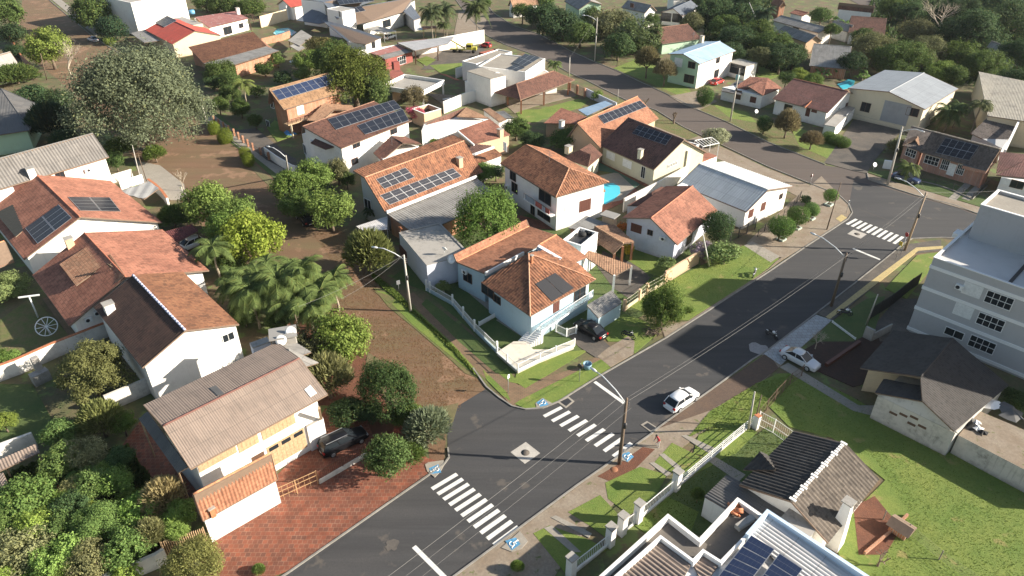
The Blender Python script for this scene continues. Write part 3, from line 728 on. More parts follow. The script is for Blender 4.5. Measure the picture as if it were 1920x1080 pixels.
# ---------------------------------------------------------------- vehicles
def loft(mb, secs, ring, mi=0):
    n = len(ring(secs[0])); vs = []; fs = []
    for s in secs: vs += ring(s)
    for i in range(len(secs) - 1):
        for k in range(n - 1): a = i * n + k; fs.append((a, a + 1, a + 1 + n, a + n))
    fs.append(tuple(range(n))); m = (len(secs) - 1) * n; fs.append(tuple(range(m + n - 1, m - 1, -1)))
    mb.add(vs, fs, mi=mi, sm=True)
def car(px, py, az, paint, label, kind='hatch', name='parked_car', group=None, L=4.1, wd=1.72, z=.02, cat='car'):
    c = G(px, py, z + .5); rt = root(name, label, cat, (c.x, c.y, z), group, rz=az); hl = L / 2; w = wd / 2
    H = {'hatch': 1.46, 'sedan': 1.42, 'suv': 1.66, 'wagon': 1.66, 'mini': 1.4}[kind]
    def ob(mb, nm, m, sub=0, par=None):
        o = mb.build(nm, m); o.parent = par or rt; fixn(o)
        if sub: md = o.modifiers.new('s', 'SUBSURF'); md.levels = sub; md.render_levels = sub
        return o
    belt = .92 if kind != 'suv' else 1.02; lo = .22
    # x, belt height, half width
    body = [(-hl, .62, w * .72), (-hl + .06, belt - .1, w * .88), (-hl + .45, belt, w * .97), (-hl * .35, belt + .02, w), (0, belt, w), (hl * .42, belt - .02, w), (hl * .62, belt - .06, w * .98), (hl * .86, belt - .16, w * .93), (hl - .05, belt - .28, w * .85), (hl, .55, w * .7)]
    mb = MB()
    def ring(s):
        x, zb, ww = s; return [Vector((x, -ww * .9, lo)), Vector((x, -ww, lo + .12)), Vector((x, -ww * 1.0, (lo + zb) / 2)), Vector((x, -ww * .96, zb - .06)), Vector((x, -ww * .86, zb)), Vector((x, 0, zb + .03)), Vector((x, ww * .86, zb)), Vector((x, ww * .96, zb - .06)), Vector((x, ww, (lo + zb) / 2)), Vector((x, ww, lo + .12)), Vector((x, ww * .9, lo))]
    loft(mb, body, ring); bd = ob(mb, 'body', paint, 1)
    # greenhouse: glass box with painted roof and pillars
    if kind == 'sedan': xs = (-hl * .74, -hl * .38, hl * .12, hl * .5)
    elif kind in ('hatch', 'mini'): xs = (-hl * .96, -hl * .68, hl * .12, hl * .52)
    else: xs = (-hl * .97, -hl * .84, hl * .14, hl * .5)
    zb = belt - .02; wt = w * .74; wb = w * .9
    vs = [Vector((xs[0], -wb * .93, zb)), Vector((xs[3], -wb * .93, zb)), Vector((xs[3], wb * .93, zb)), Vector((xs[0], wb * .93, zb)), Vector((xs[1], -wt, H - .05)), Vector((xs[2], -wt, H - .05)), Vector((xs[2], wt, H - .05)), Vector((xs[1], wt, H - .05))]
    gm = MB().add(vs, [(3, 2, 1, 0), (4, 5, 6, 7), (0, 1, 5, 4), (1, 2, 6, 5), (2, 3, 7, 6), (3, 0, 4, 7)]); ob(gm, 'windows', GLASS)
    rf = MB(); xr0, xr1 = xs[1] - .05, xs[2] + .05
    loft(rf, [(xr0, H - .09, wt * .95), (xr0 + .12, H - .02, wt * 1.02), ((xr0 + xr1) / 2, H + .02, wt * 1.05), (xr1 - .15, H - .02, wt * 1.02), (xr1, H - .09, wt * .95)], lambda s: [Vector((s[0], -s[2], s[1] - .05)), Vector((s[0], -s[2] * .93, s[1])), Vector((s[0], 0, s[1] + .03)), Vector((s[0], s[2] * .93, s[1])), Vector((s[0], s[2], s[1] - .05)), Vector((s[0], 0, s[1] - .06))])
    ob(rf, 'roof', paint, 0)
    pl = MB()
    for sg in (-1, 1):
        for a, b_ in ((vs[0], vs[4]), (vs[1], vs[5])):
            A_ = a.copy(); B_ = b_.copy(); A_.y *= sg; B_.y *= sg; A_.y += -.02 * (1 if sg > 0 else -1) * -1 * 0; pl.bar(A_, B_, .07)
        m0 = (vs[0] + vs[1]) / 2; m1 = (vs[4] + vs[5]) / 2; m0.y *= sg; m1.y *= sg; pl.bar(m0, m1, .06)
    ob(pl, 'pillars', paint)
    hd = MB()
    for i, (x, sg) in enumerate(((hl - .12, 1), (hl - .12, -1))):
        h_ = MB(); h_.box((x - .05, sg * w * .68, belt - .42), .16, .34, .15); ob(h_, 'headlight', METAL)
        t_ = MB(); t_.box((-hl + .09, sg * w * .72, belt - .32), .14, .28, .2); ob(t_, 'tail_light', TAIL)
        m_ = MB(); m_.box((hl * .36, sg * (w + .08), belt), .14, .18, .12); ob(m_, 'mirror', paint)
    pt = MB(); pt.box((-hl + .02, 0, .5), .04, .42, .13); ob(pt, 'number_plate', PIPEW)
    bp = MB(); bp.box((-hl + .04, 0, .3), .12, wd * .8, .16); bp.box((hl - .06, 0, .28), .12, wd * .78, .16); ob(bp, 'bumper', paint)
    if kind in ('suv', 'wagon'):
        rr = MB()
        for sg in (-1, 1): rr.bar((xs[1] + .1, sg * wt * .92, H + .05), (xs[2] - .05, sg * wt * .92, H + .05), .04)
        ob(rr, 'roof_rails', METAL)
    for x in (-hl * .62, hl * .62):
        for sg in (-1, 1):
            wr = MB(); cy = sg * (w - .08); wr.lathe((x, cy, .32), [(.0, -.11), (.26, -.11), (.32, -.08), (.32, .08), (.26, .11), (0, .11)], 18, axis=(0, 1, 0)); wo = ob(wr, 'wheel', BLK)
            rm = MB(); rm.lathe((x, cy + sg * .11, .32), [(0, 0), (.19, 0), (.21, .01), (.19, .02), (.05, .02), (0, .02)], 12, axis=(0, sg, 0)); ob(rm, 'rim', METAL, par=wo)
    return rt
TAIL = plain('red_lens', (.35, .01, .01), .3)
def motorbike(px, py, az, label, paint, rider=None, z=.02, name='motorcycle'):
    c = G(px, py, z + .4); rt = root(name, label, 'motorcycle', (c.x, c.y, z), rz=az)
    def ob(mb, nm, m): o = mb.build(nm, m); o.parent = rt; return o
    for x in (-.62, .66):
        m = MB(); pts = [(x + .27 * math.cos(a), 0, .3 + .27 * math.sin(a)) for a in [i * math.pi / 8 for i in range(17)]]; m.tube(pts, .05, 6, cap=False); m.tube([(x, -.06, .3), (x, .06, .3)], .1, 8); ob(m, 'wheel', BLK)
    m = MB(); m.tube([(-.62, 0, .3), (-.2, 0, .42), (.3, 0, .45), (.5, 0, .75)], [.05, .14, .15, .05], 7); m.tube([(.66, 0, .3), (.42, 0, .95)], .045, 6); m.tube([(-.5, .12, .3), (.1, .14, .28)], .05, 6); ob(m, 'frame', DARKM)
    m = MB(); m.tube([(.02, 0, .82), (.2, 0, .88), (.42, 0, .84)], [.08, .17, .09], 8); m.tube([(.6, 0, .66), (.75, 0, .6)], [.07, .04], 6); m.tube([(-.55, 0, .62), (-.85, 0, .6)], [.08, .04], 6); ob(m, 'fuel_tank', paint)
    m = MB(); m.tube([(-.62, 0, .8), (-.3, 0, .78), (.05, 0, .78)], [.08, .13, .08], 7); ob(m, 'seat', BLK)
    m = MB(); m.tube([(.32, -.36, 1.0), (.42, 0, .97), (.32, .36, 1.0)], .022, 6); m.tube([(.5, 0, .88), (.56, 0, .88)], [.09, .07], 8); ob(m, 'handlebar', METAL)
    return rt
# ================================================================ THE SETTING: ground, streets, pavements, lawns
M_EARTH = groundm('mixed_earth', [(.09, .12, .04), (.2, .125, .075), (.07, .07, .035)], .22, 2.6, spots=((.13, .17, .05), .33, .55))
M_GRASS = groundm('green_lawn', [(.13, .2, .032), (.21, .25, .05), (.095, .145, .026)], .3, 4.5, .9, spots=((.24, .22, .07), .45, .62), bd=.1)
M_DGRASS = groundm('dark_garden_grass', [(.075, .125, .03), (.11, .14, .04), (.05, .08, .022)], .5, 5, .9, bd=.1)
M_DRY = groundm('worn_grass', [(.12, .15, .04), (.2, .14, .07), (.08, .1, .03)], .7, 5, .9, bd=.1)
M_DIRT = groundm('dirt_street', [(.21, .115, .065), (.16, .125, .058), (.135, .085, .052)], .3, 3.2, .8, spots=((.25, .15, .09), .22, .56), bd=.1, aniso=R(125))
M_DIRTG = groundm('grassy_dirt', [(.13, .14, .05), (.2, .15, .08), (.1, .085, .045)], .35, 4, .8, bd=.1)
M_REDSOIL = groundm('red_soil', [(.19, .075, .04), (.14, .055, .032), (.09, .04, .025)], .7, 4, .8, bd=.1)
M_DSOIL = groundm('dark_soil', [(.07, .035, .025), (.05, .028, .02), (.03, .018, .014)], .7, 4, .8, bd=.1)
M_ASPH = groundm('new_asphalt', [(.052, .052, .054), (.072, .069, .067), (.042, .042, .044)], .28, 5, .35, spots=((.095, .084, .073), .35, .62), bd=.02, aniso=R(42))
M_ASPO = groundm('old_brownish_asphalt', [(.125, .098, .08), (.1, .08, .07), (.08, .067, .06)], .1, 5, .4, bd=.03, aniso=R(128))
M_CPAVE = groundm('worn_concrete_paving', [(.3, .25, .19), (.23, .17, .115), (.17, .14, .11)], .5, 4, .3, spots=((.12, .13, .05), 1.2, .62), bd=.03)
M_CONC = groundm('pale_concrete_paving', [(.34, .31, .26), (.28, .25, .21), (.22, .2, .17)], .5, 4, .3, bd=.02)
M_PAV = brick('red_pavers', (.29, .09, .048), (.14, .062, .042), (.3, .17, .11), .42, .42, 1, var=.8)
M_BLOCK = brick('brown_block_paving', (.2, .13, .08), (.25, .15, .09), (.1, .1, .05), .45, .22, 1, var=.5)
M_DCONC = groundm('dark_driveway', [(.15, .125, .1), (.085, .075, .065), (.06, .055, .05)], .4, 4, .3, bd=.02)
M_TACT = plain('yellow_tactile_tile', (.42, .33, .15), .8, var=.2, sc=5); M_BLUEP = plain('blue_road_paint', (.08, .25, .42), .7, var=.4, sc=5)
M_SLAB = brick('pale_square_slabs', (.42, .43, .44), (.34, .34, .33), (.2, .18, .15), .55, .55, 1, var=.35)
M_GLIT = plaster('pool_tile', (.25, .6, .62), .1)
wm, wt_, wb_ = nt('pool_water'); wb_.inputs['Base Color'].default_value = (.08, .5, .62, 1); wb_.inputs['Roughness'].default_value = .06; bump(wt_, wb_, noise(wt_, coords(wt_), 2.5, 3), .25, .05); MC['w'] = wm
mb = MB(); mb.prism([(-900, -20), (900, -20), (900, 1600), (-900, 1600)], -1, 0); o = mb.build('ground', M_EARTH); o['kind'] = 'structure'
poly('dirt_street', [(832, 868), (838, 800), (835, 775), (910, 730), (887, 691), (840, 655), (792, 605), (745, 560), (705, 530), (672, 486), (648, 440), (560, 372), (515, 333), (470, 292), (430, 262), (395, 238), (372, 222), (300, 150), (172, 67), (92, 0), (60, -40), (-20, -40), (42, 0), (32, 57), (55, 108), (110, 150), (200, 240), (255, 300), (330, 370), (380, 425), (470, 482), (560, 565), (620, 600), (675, 650), (668, 700), (780, 770), (800, 815), (806, 868)], .006, M_DIRT)
poly('main_street', [(440, 1140), (540, 1075), (832, 872), (840, 855), (838, 800), (835, 775), (910, 730), (935, 745), (960, 762), (985, 768), (1017, 766), (1047, 754), (1120, 708), (1247, 635), (1395, 540), (1440, 511), (1515, 460), (1590, 411), (1597, 399), (1592, 385), (1625, 398), (1700, 425), (1765, 446), (1710, 448), (1695, 456), (1677, 472), (1602, 532), (1530, 588), (1440, 657), (1410, 675), (1360, 712), (1235, 802), (1220, 815), (1080, 912), (860, 1075), (770, 1140)], .014, M_ASPH)
poly('upper_street', [(1592, 385), (1575, 369), (1545, 356), (1440, 314), (1282, 240), (1230, 208), (1172, 188), (1135, 170), (1100, 152), (1070, 139), (1022, 113), (990, 100), (945, 84), (913, 68), (880, 35), (840, -20), (815, -60), (880, -60), (890, -20), (925, 25), (960, 48), (1010, 65), (1072, 98), (1115, 117), (1155, 133), (1197, 153), (1247, 176), (1310, 208), (1365, 231), (1440, 268), (1547, 310), (1600, 318), (1626, 326), (1665, 350), (1715, 367), (1790, 386), (1827, 400), (1960, 440), (2200, 510), (2200, 590), (1900, 470), (1765, 446), (1700, 425), (1625, 398)], .010, M_ASPO)
poly('asphalt_patch', [(1592, 385), (1600, 340), (1660, 352), (1715, 369), (1790, 388), (1827, 402), (1960, 442), (2100, 480), (2100, 540), (1900, 454), (1765, 446), (1700, 425)], .016, M_ASPH)
# kerbs
curbl([(440, 1140), (540, 1075), (832, 872), (842, 858), (840, 840)])
curbl([(887, 691), (912, 726), (935, 745), (960, 762), (985, 768), (1017, 766), (1047, 754), (1120, 708), (1247, 635), (1395, 540), (1440, 511), (1515, 460), (1590, 411), (1598, 399), (1592, 384), (1575, 368), (1545, 355), (1440, 313), (1282, 239), (1230, 207), (1172, 187), (1135, 169), (1100, 151), (1070, 138), (1022, 112), (990, 99), (945, 83), (913, 67), (880, 34), (840, -20)])
curbl([(770, 1140), (860, 1075), (1080, 912), (1220, 815), (1235, 802), (1360, 712), (1410, 675), (1440, 657), (1530, 588), (1602, 532), (1677, 472), (1695, 456), (1710, 448), (1765, 446), (1900, 452), (2100, 538)])
curbl([(890, -20), (925, 24), (960, 47), (1010, 64), (1072, 97), (1115, 116), (1155, 132), (1197, 152), (1247, 175), (1310, 207), (1365, 230), (1440, 267), (1547, 309)])
curbl([(1626, 325), (1628, 337), (1665, 350), (1715, 366), (1790, 385), (1827, 399), (1960, 439), (2200, 509)])
curbl([(92, 0), (172, 67), (300, 150), (372, 222), (395, 240), (430, 262), (470, 292)])
# markings
def stripe(name, a, b, w, m=PVW, z=.022):
    A, B = G(*a), G(*b); d = (B - A).normalized(); n = Vector((-d.y, d.x, 0)) * w / 2; mb = MB(); mb.prism([((p).x, (p).y) for p in (A - n, A + n, B + n, B - n)], z - .003, z); return mb.build(name, m)
def crosswalk(nm, l0, l1, r0, r1, n, w=.42):
    rt = root('crosswalk', nm, 'crosswalk', tuple(G(*l0)))
    L0, L1, R0, R1 = [G(*q) for q in (l0, l1, r0, r1)]
    for i in range(n):
        f = i / (n - 1); A = L0.lerp(L1, f); B = R0.lerp(R1, f); d = (B - A).normalized(); q = Vector((-d.y, d.x, 0)) * w / 2
        mb = MB(); mb.prism([(p.x, p.y) for p in (A - q, A + q, B + q, B - q)], .019, .022); mb.build('stripe', PVW, rt)
crosswalk('white zebra crossing at the lower left, between red pavers and the near kerb', (810, 917), (926, 1022), (857, 889), (972, 988), 11)
crosswalk('white zebra crossing across the middle of the street by the wooden pole', (1020, 781), (1150, 856), (1053, 764), (1184, 831), 9)
crosswalk('white zebra crossing at the far end by the street corner', (1588, 421), (1676, 457), (1606, 411), (1693, 444), 10, .45)
for a, b, l in (((776, 1025), (850, 1099), 'white stop line before the lower left crossing'), ((1115, 716), (1170, 756), 'white stop line under the street lamp arm by the middle crossing'), ((1599, 466), (1650, 487), 'white stop line before the far crossing')):
    tag(stripe('stop_line', a, b, .4), l, 'road marking')
for px, py, s_, hole, l in ((985, 849, 1.5, .42, 'square white concrete patch with a manhole in the middle of the street'), (1607, 439, 1.5, .42, 'white concrete patch with a manhole beside the far crossing')):
    c = G(px, py); rt = root('manhole', l, 'manhole', tuple(c)); mb = MB(); mb.box((c.x, c.y, .018), s_ * 1.35, s_ * 1.35, .008, .74); mb.build('surround', groundm('worn_white_patch', [(.5, .47, .42), (.4, .37, .33), (.3, .28, .25)], .9, 5, .2, bd=.01), rt)
    mb = MB(); mb.lathe((c.x, c.y, .026), [(0, .006), (hole, .006), (hole, 0)], 18); mb.build('cover', M_DCONC, rt)
for q, l in (([(1044, 754), (1066, 744), (1077, 753), (1061, 766)], 'storm drain inlet at the left kerb beside the middle crossing'), ([(1201, 797), (1213, 790), (1235, 804), (1222, 812)], 'storm drain inlet at the right kerb near the white car')):
    c = G(sum(x for x, _ in q) / len(q), sum(y for _, y in q) / len(q)); rt = root('storm_drain', l, 'drain', tuple(c)); mb = MB(); pts = [G(*p) for p in q]; mb.prism([(p.x, p.y) for p in pts], .01, .06); mb.build('surround', M_CONC, rt)
    mb = MB(); pts = [c.lerp(p, .68) for p in pts]; mb.prism([(p.x, p.y) for p in pts], .05, .066); mb.build('grate', DARKM, rt)
# wheelchair ramps with the blue symbol
def ramp_(px, q, label, az):
    c = G(*px); rt = root('wheelchair_ramp', label, 'kerb ramp', tuple(c)); mb = MB(); pts = [G(*p) for p in q]
    mb.prism([(p.x, p.y) for p in pts], .02, .10); mb.build('ramp_slab', M_CONC, rt)
    M = Matrix.Rotation(az, 4, 'Z'); P = lambda x, y: c + M @ Vector((x, y, 0)); mb = MB()
    mb.prism([(p.x, p.y) for p in (P(-.55, -.45), P(.55, -.45), P(.38, .5), P(-.38, .5))], .10, .106); mb.build('blue_panel', M_BLUEP, rt)
    mb = MB(); z = .112; r = .22
    ring = [P(.0 + r * math.cos(a), -.12 + r * math.sin(a)) + UP * z for a in [R(-200 + i * 20) for i in range(14)]]; mb.tube(ring, .045, 4)
    mb.tube([P(-.05, .38) + UP * z, P(-.03, .0) + UP * z, P(.2, -.02) + UP * z, P(.32, -.32) + UP * z, P(.42, -.3) + UP * z], .05, 4)
    mb.tube([P(-.04, .2) + UP * z, P(.2, .18) + UP * z], .04, 4); mb.lathe(tuple(P(-.06, .44) + UP * z), [(0, .03), (.09, .02), (.1, 0)], 10); mb.build('wheelchair_symbol', PVW, rt)
ramp_((816, 882), [(797, 872), (803, 868), (832, 864), (833, 872), (826, 885), (815, 896), (801, 885)], 'kerb ramp with blue wheelchair symbol on the red pavers corner', R(110))
ramp_((962, 1020), [(975, 997), (990, 1016), (978, 1030), (960, 1036), (940, 1028)], 'kerb ramp with blue wheelchair symbol at the bottom edge by the striped pole shadow', R(-60))
ramp_((1017, 757), [(1004, 757), (1017, 747), (1035, 757), (1026, 764), (1006, 765)], 'kerb ramp with blue wheelchair symbol on the grass corner of the blue house', R(120))
ramp_((1176, 857), [(1160, 862), (1172, 842), (1188, 857), (1178, 868)], 'kerb ramp with blue wheelchair symbol beside the wooden pole', R(-60))
# ---- pavements, lawns, soil (structure sheets, each a few mm above the one below)
Q = poly
Q('red_paver_forecourt', [(380, 1120), (415, 1110), (540, 1071), (830, 868), (800, 858), (790, 845), (752, 875), (690, 880), (700, 820), (690, 790), (640, 775), (610, 765), (560, 850), (500, 910), (390, 1020), (405, 1026), (370, 1040), (385, 1070)], .05, M_PAV)
Q('red_paver_yard', [(225, 840), (262, 790), (360, 890), (400, 905), (330, 960), (262, 905)], .03, M_PAV)
Q('red_soil', [(672, 640), (700, 690), (740, 800), (800, 860), (690, 880), (660, 760), (600, 760), (560, 700), (520, 620), (540, 560), (600, 560), (640, 600)], .02, M_REDSOIL)
Q('verge', [(745, 548), (775, 582), (860, 660), (905, 712), (912, 727), (887, 691), (842, 653), (792, 603), (705, 530), (690, 505)], .03, M_DIRTG)
Q('verge_grass', [(700, 540), (745, 545), (780, 580), (850, 640), (887, 690), (905, 712), (872, 700), (835, 665), (785, 622), (728, 575)], .035, M_DRY); Q('verge_grass', [(706, 545), (745, 552), (775, 590), (815, 625), (860, 665), (850, 668), (795, 618), (745, 580)], .036, M_GRASS); Q('verge_grass', [(745, 552), (790, 590), (845, 640), (890, 690), (878, 694), (830, 655), (775, 610), (735, 570)], .05, M_GRASS); Q('weed_patch', [(690, 660), (720, 680), (700, 700), (684, 690)], .03, M_DIRTG); Q('weed_patch', [(800, 770), (860, 755), (850, 790), (838, 800), (812, 812)], .03, M_DIRTG); Q('weed_patch', [(470, 300), (520, 345), (560, 385), (530, 372), (490, 335), (455, 300)], .03, M_DIRTG)
Q('house_lot', [(735, 520), (800, 548), (930, 660), (966, 695), (1080, 660), (1190, 600), (1320, 520), (1300, 440), (1000, 400), (860, 430)], .02, M_DGRASS)
Q('footpath', [(760, 555), (775, 548), (950, 705), (972, 722), (1080, 690), (1190, 628), (1215, 620), (1240, 615), (1190, 650), (1080, 712), (960, 762), (940, 740), (890, 690), (820, 620)], .04, M_BLOCK)
Q('grass_verge', [(700, 545), (885, 690), (910, 725), (930, 738), (900, 697), (770, 565)], .038, M_DRY)
Q('verge_strip', [(800, 560), (935, 668), (968, 700), (930, 700), (860, 640), (790, 570)], .046, M_DGRASS)
Q('corner_grass', [(968, 699), (1060, 660), (1105, 655), (985, 728), (965, 715)], .05, M_GRASS)
Q('corner_grass', [(950, 690), (975, 720), (955, 716), (935, 700)], .052, M_GRASS)
Q('corner_grass', [(905, 692), (950, 735), (958, 752), (940, 740), (912, 712)], .05, M_GRASS)
Q('corner_grass', [(975, 750), (1130, 672), (1145, 690), (1118, 705), (1050, 750), (1012, 764), (985, 766), (965, 757)], .05, M_GRASS)
Q('driveway', [(1120, 668), (1140, 652), (1178, 630), (1190, 640), (1188, 663), (1145, 688)], .052, M_CPAVE)
Q('driveway', [(1060, 622), (1090, 600), (1145, 650), (1120, 672), (1085, 650)], .05, M_DCONC)
Q('corner_grass', [(1122, 612), (1170, 588), (1205, 600), (1240, 620), (1190, 662), (1168, 640), (1140, 640)], .05, M_GRASS)
Q('front_yard', [(1180, 575), (1190, 560), (1330, 490), (1395, 460), (1440, 475), (1460, 485), (1410, 525), (1290, 600), (1250, 600)], .048, M_GRASS)
Q('footpath', [(1240, 612), (1290, 602), (1440, 505), (1455, 490), (1470, 480), (1490, 470), (1395, 538), (1247, 633)], .052, M_CPAVE)
Q('garden_path', [(1395, 460), (1410, 452), (1462, 480), (1445, 492)], .054, M_CONC)
Q('worn_corner', [(1400, 455), (1480, 380), (1540, 330), (1592, 384), (1596, 400), (1588, 410), (1515, 458), (1470, 485)], .04, M_CPAVE)
Q('side_street_verge', [(1160, 190), (1230, 212), (1282, 242), (1440, 316), (1545, 357), (1580, 372), (1560, 400), (1480, 360), (1330, 290), (1200, 230)], .03, M_CPAVE)
Q('tile_patch', [(1567, 410), (1578, 402), (1588, 408), (1576, 416)], .06, M_TACT)
Q('courtyard', [(1130, 470), (1190, 495), (1220, 520), (1180, 560), (1150, 540), (1120, 500)], .03, M_DCONC)
Q('lawn', [(1176, 458), (1230, 478), (1265, 485), (1250, 520), (1215, 512), (1172, 485)], .036, M_GRASS)
Q('red_tile_yard', [(960, 400), (1040, 420), (1190, 350), (1200, 365), (1080, 420), (1030, 430), (950, 425)], .03, M_PAV)
Q('pool_deck', [(1120, 330), (1160, 322), (1200, 345), (1165, 375), (1120, 385), (1100, 350)], .03, M_CONC)
Q('green_yard', [(1115, 318), (1130, 300), (1200, 345), (1190, 352), (1160, 325)], .04, plaster('green_floor_paint', (.04, .13, .09), .2))
Q('red_tile_yard', [(1122, 295), (1135, 300), (1222, 345), (1215, 352), (1120, 302)], .042, M_PAV)
Q('pool_water', [(1128, 345), (1150, 343), (1162, 350), (1163, 362), (1150, 375), (1135, 383), (1122, 378), (1120, 362)], .06, wm)
Q('lawn', [(965, 205), (1010, 205), (1085, 185), (1100, 190), (1095, 200), (1040, 215), (1000, 230), (975, 225)], .03, M_GRASS)
Q('patio', [(940, 190), (1075, 165), (1080, 180), (1000, 200), (965, 212)], .034, M_CPAVE)
Q('front_yard', [(1090, 200), (1130, 175), (1230, 212), (1310, 255), (1290, 262), (1200, 225)], .034, M_DRY)
Q('blue_house_lawn', [(810, 545), (860, 530), (985, 600), (980, 640), (945, 655)], .04, M_DGRASS)
Q('blue_house_walk', [(858, 532), (870, 527), (950, 585), (935, 597)], .05, M_CONC)
Q('blue_house_walk', [(930, 600), (950, 590), (995, 620), (980, 632)], .052, M_CONC)
# dirt street edges further up
Q('verge', [(372, 225), (395, 242), (470, 295), (515, 335), (545, 365), (560, 345), (500, 285), (460, 255), (400, 205)], .03, M_DGRASS)
Q('footpath', [(385, 222), (400, 215), (540, 320), (530, 335)], .04, M_CONC)
Q('driveway', [(250, 300), (300, 310), (345, 345), (352, 375), (320, 375), (270, 345)], .03, M_CONC)
Q('footpath', [(92, -5), (110, -5), (190, 62), (180, 68)], .03, M_CONC)
# right side of the main street
Q('near_verge', [(770, 1140), (860, 1077), (1080, 914), (1235, 804), (1440, 659), (1470, 680), (1330, 800), (1200, 900), (1100, 990), (1000, 1140)], .02, M_CPAVE)
Q('red_soil', [(1120, 893), (1160, 870), (1205, 838), (1228, 842), (1190, 880), (1150, 905)], .03, M_REDSOIL)
Q('worn_verge', [(1235, 803), (1330, 735), (1440, 660), (1460, 690), (1420, 720), (1330, 770)], .028, groundm('brown_soil', [(.14, .09, .06), (.11, .075, .055), (.07, .05, .04)], .6, 4))
Q('grass_patch', [(1330, 772), (1420, 718), (1460, 700), (1500, 700), (1470, 735), (1400, 800), (1330, 800), (1290, 820)], .036, M_GRASS)
for q in ([(1222, 872), (1260, 830), (1300, 850), (1340, 870), (1290, 895), (1245, 880)], [(1300, 850), (1310, 815), (1370, 790), (1420, 810), (1380, 850), (1350, 862)], [(1135, 905), (1200, 875), (1250, 890), (1230, 930), (1180, 965), (1140, 935)], [(1065, 960), (1125, 928), (1160, 965), (1180, 975), (1140, 1010), (1105, 985)], [(1000, 1000), (1030, 985), (1100, 1010), (1140, 1030), (1080, 1060), (1060, 1075)]):
    Q('grass_patch', q, .036, M_GRASS)
for q in ([(1278, 817), (1286, 815), (1340, 840), (1330, 850)], [(1236, 852), (1245, 850), (1278, 876), (1268, 880)], [(1218, 868), (1226, 866), (1260, 888), (1250, 893)], [(1322, 860), (1335, 853), (1398, 890), (1385, 903)], [(1033, 970), (1042, 966), (1110, 1000), (1104, 1008)], [(1020, 990), (1035, 985), (1090, 1035), (1072, 1035)]):
    Q('garden_path', q, .05, M_CONC)
Q('front_lawn', [(1290, 900), (1340, 868), (1440, 800), (1530, 850), (1450, 900), (1400, 1010), (1300, 1000), (1240, 1000), (1200, 985)], .03, M_DGRASS)
Q('front_lawn', [(1190, 985), (1250, 930), (1310, 960), (1290, 1010), (1240, 1020)], .034, M_GRASS)
Q('vacant_lawn', [(1440, 760), (1500, 700), (1590, 740), (1720, 815), (1940, 930), (1960, 1120), (1600, 1120), (1560, 1000), (1660, 900), (1560, 820), (1480, 800)], .03, M_GRASS)
Q('soil', [(1600, 950), (1640, 930), (1690, 990), (1660, 1040), (1610, 1040)], .04, M_REDSOIL)
Q('concrete_pavement', [(1432, 663), (1530, 590), (1560, 600), (1464, 684)], .05, M_SLAB)
Q('pavement', [(1532, 588), (1605, 531), (1680, 471), (1700, 458), (1765, 449), (1765, 470), (1712, 475), (1625, 548), (1562, 600)], .048, M_DCONC)
Q('tactile_paving', [(1548, 594), (1556, 598), (1640, 535), (1722, 470), (1768, 466), (1768, 461), (1718, 464), (1632, 528)], .058, M_TACT)
Q('corner_lawn', [(1660, 540), (1720, 478), (1765, 472), (1745, 505), (1700, 560)], .046, M_GRASS)
Q('strip_lawn', [(1556, 605), (1625, 560), (1660, 555), (1640, 620), (1600, 640), (1520, 640)], .044, M_DGRASS)
Q('driveway', [(1462, 688), (1478, 680), (1610, 760), (1650, 760), (1640, 780), (1600, 770)], .05, M_CONC)
Q('garden_soil', [(1480, 672), (1560, 625), (1640, 625), (1680, 640), (1620, 720), (1600, 725)], .04, M_DSOIL)
Q('apartment_yard', [(1640, 610), (1680, 560), (1720, 560), (1700, 640), (1650, 640)], .042, M_DCONC)
# upper right
Q('upper_verge', [(1155, 130), (1197, 150), (1247, 173), (1310, 205), (1440, 265), (1547, 307), (1560, 290), (1440, 225), (1300, 165), (1160, 110)], .03, M_DRY)
Q('upper_lawn', [(1150, 128), (1220, 100), (1290, 165), (1310, 190), (1280, 182), (1200, 148)], .034, M_GRASS)
Q('upper_lawn', [(1335, 195), (1400, 210), (1420, 230), (1370, 222)], .036, M_GRASS)
Q('upper_lawn', [(1480, 235), (1545, 255), (1590, 285), (1560, 300), (1500, 275)], .036, M_GRASS)
Q('driveway', [(1545, 305), (1560, 285), (1600, 225), (1650, 225), (1690, 245), (1640, 300), (1625, 325), (1600, 320)], .036, M_DCONC)
Q('driveway', [(1255, 180), (1310, 170), (1345, 190), (1310, 207), (1280, 195)], .038, M_CPAVE)
Q('upper_footpath', [(1628, 326), (1665, 337), (1790, 374), (1960, 425), (1960, 438), (1827, 398), (1715, 365), (1628, 337)], .04, M_CPAVE)
Q('upper_lawn', [(1625, 322), (1660, 320), (1800, 350), (1900, 390), (1960, 410), (1960, 424), (1790, 373), (1665, 336)], .036, M_DGRASS)
for x in (1778, 1803): Q('driveway_strip', [(x, 372), (x + 14, 376), (x + 44, 345), (x + 32, 342)], .044, M_CONC)
Q('back_lawn', [(1400, 100), (1500, 100), (1500, 130), (1440, 150), (1410, 140)], .03, M_GRASS)
Q('far_lawn', [(1780, 0), (1830, -5), (1840, 12), (1780, 15)], .03, M_GRASS)
Q('far_street', [(1480, -60), (1520, -60), (1760, 60), (1920, 115), (1920, 135), (1790, 105), (1700, 55)], .03, M_ASPO)
Q('pool_water', [(1570, 158), (1592, 148), (1603, 151), (1600, 163), (1580, 167)], .06, wm)
Q('pool_water', [(512, 62), (520, 54), (540, 52), (556, 60), (548, 66), (522, 68)], .06, wm)
Q('patio', [(860, 22), (905, 20), (912, 40), (880, 100), (800, 130), (780, 100), (850, 70)], .02, M_CPAVE)
Q('yard', [(790, 130), (830, 95), (905, 88), (925, 118), (860, 128)], .026, M_DCONC)
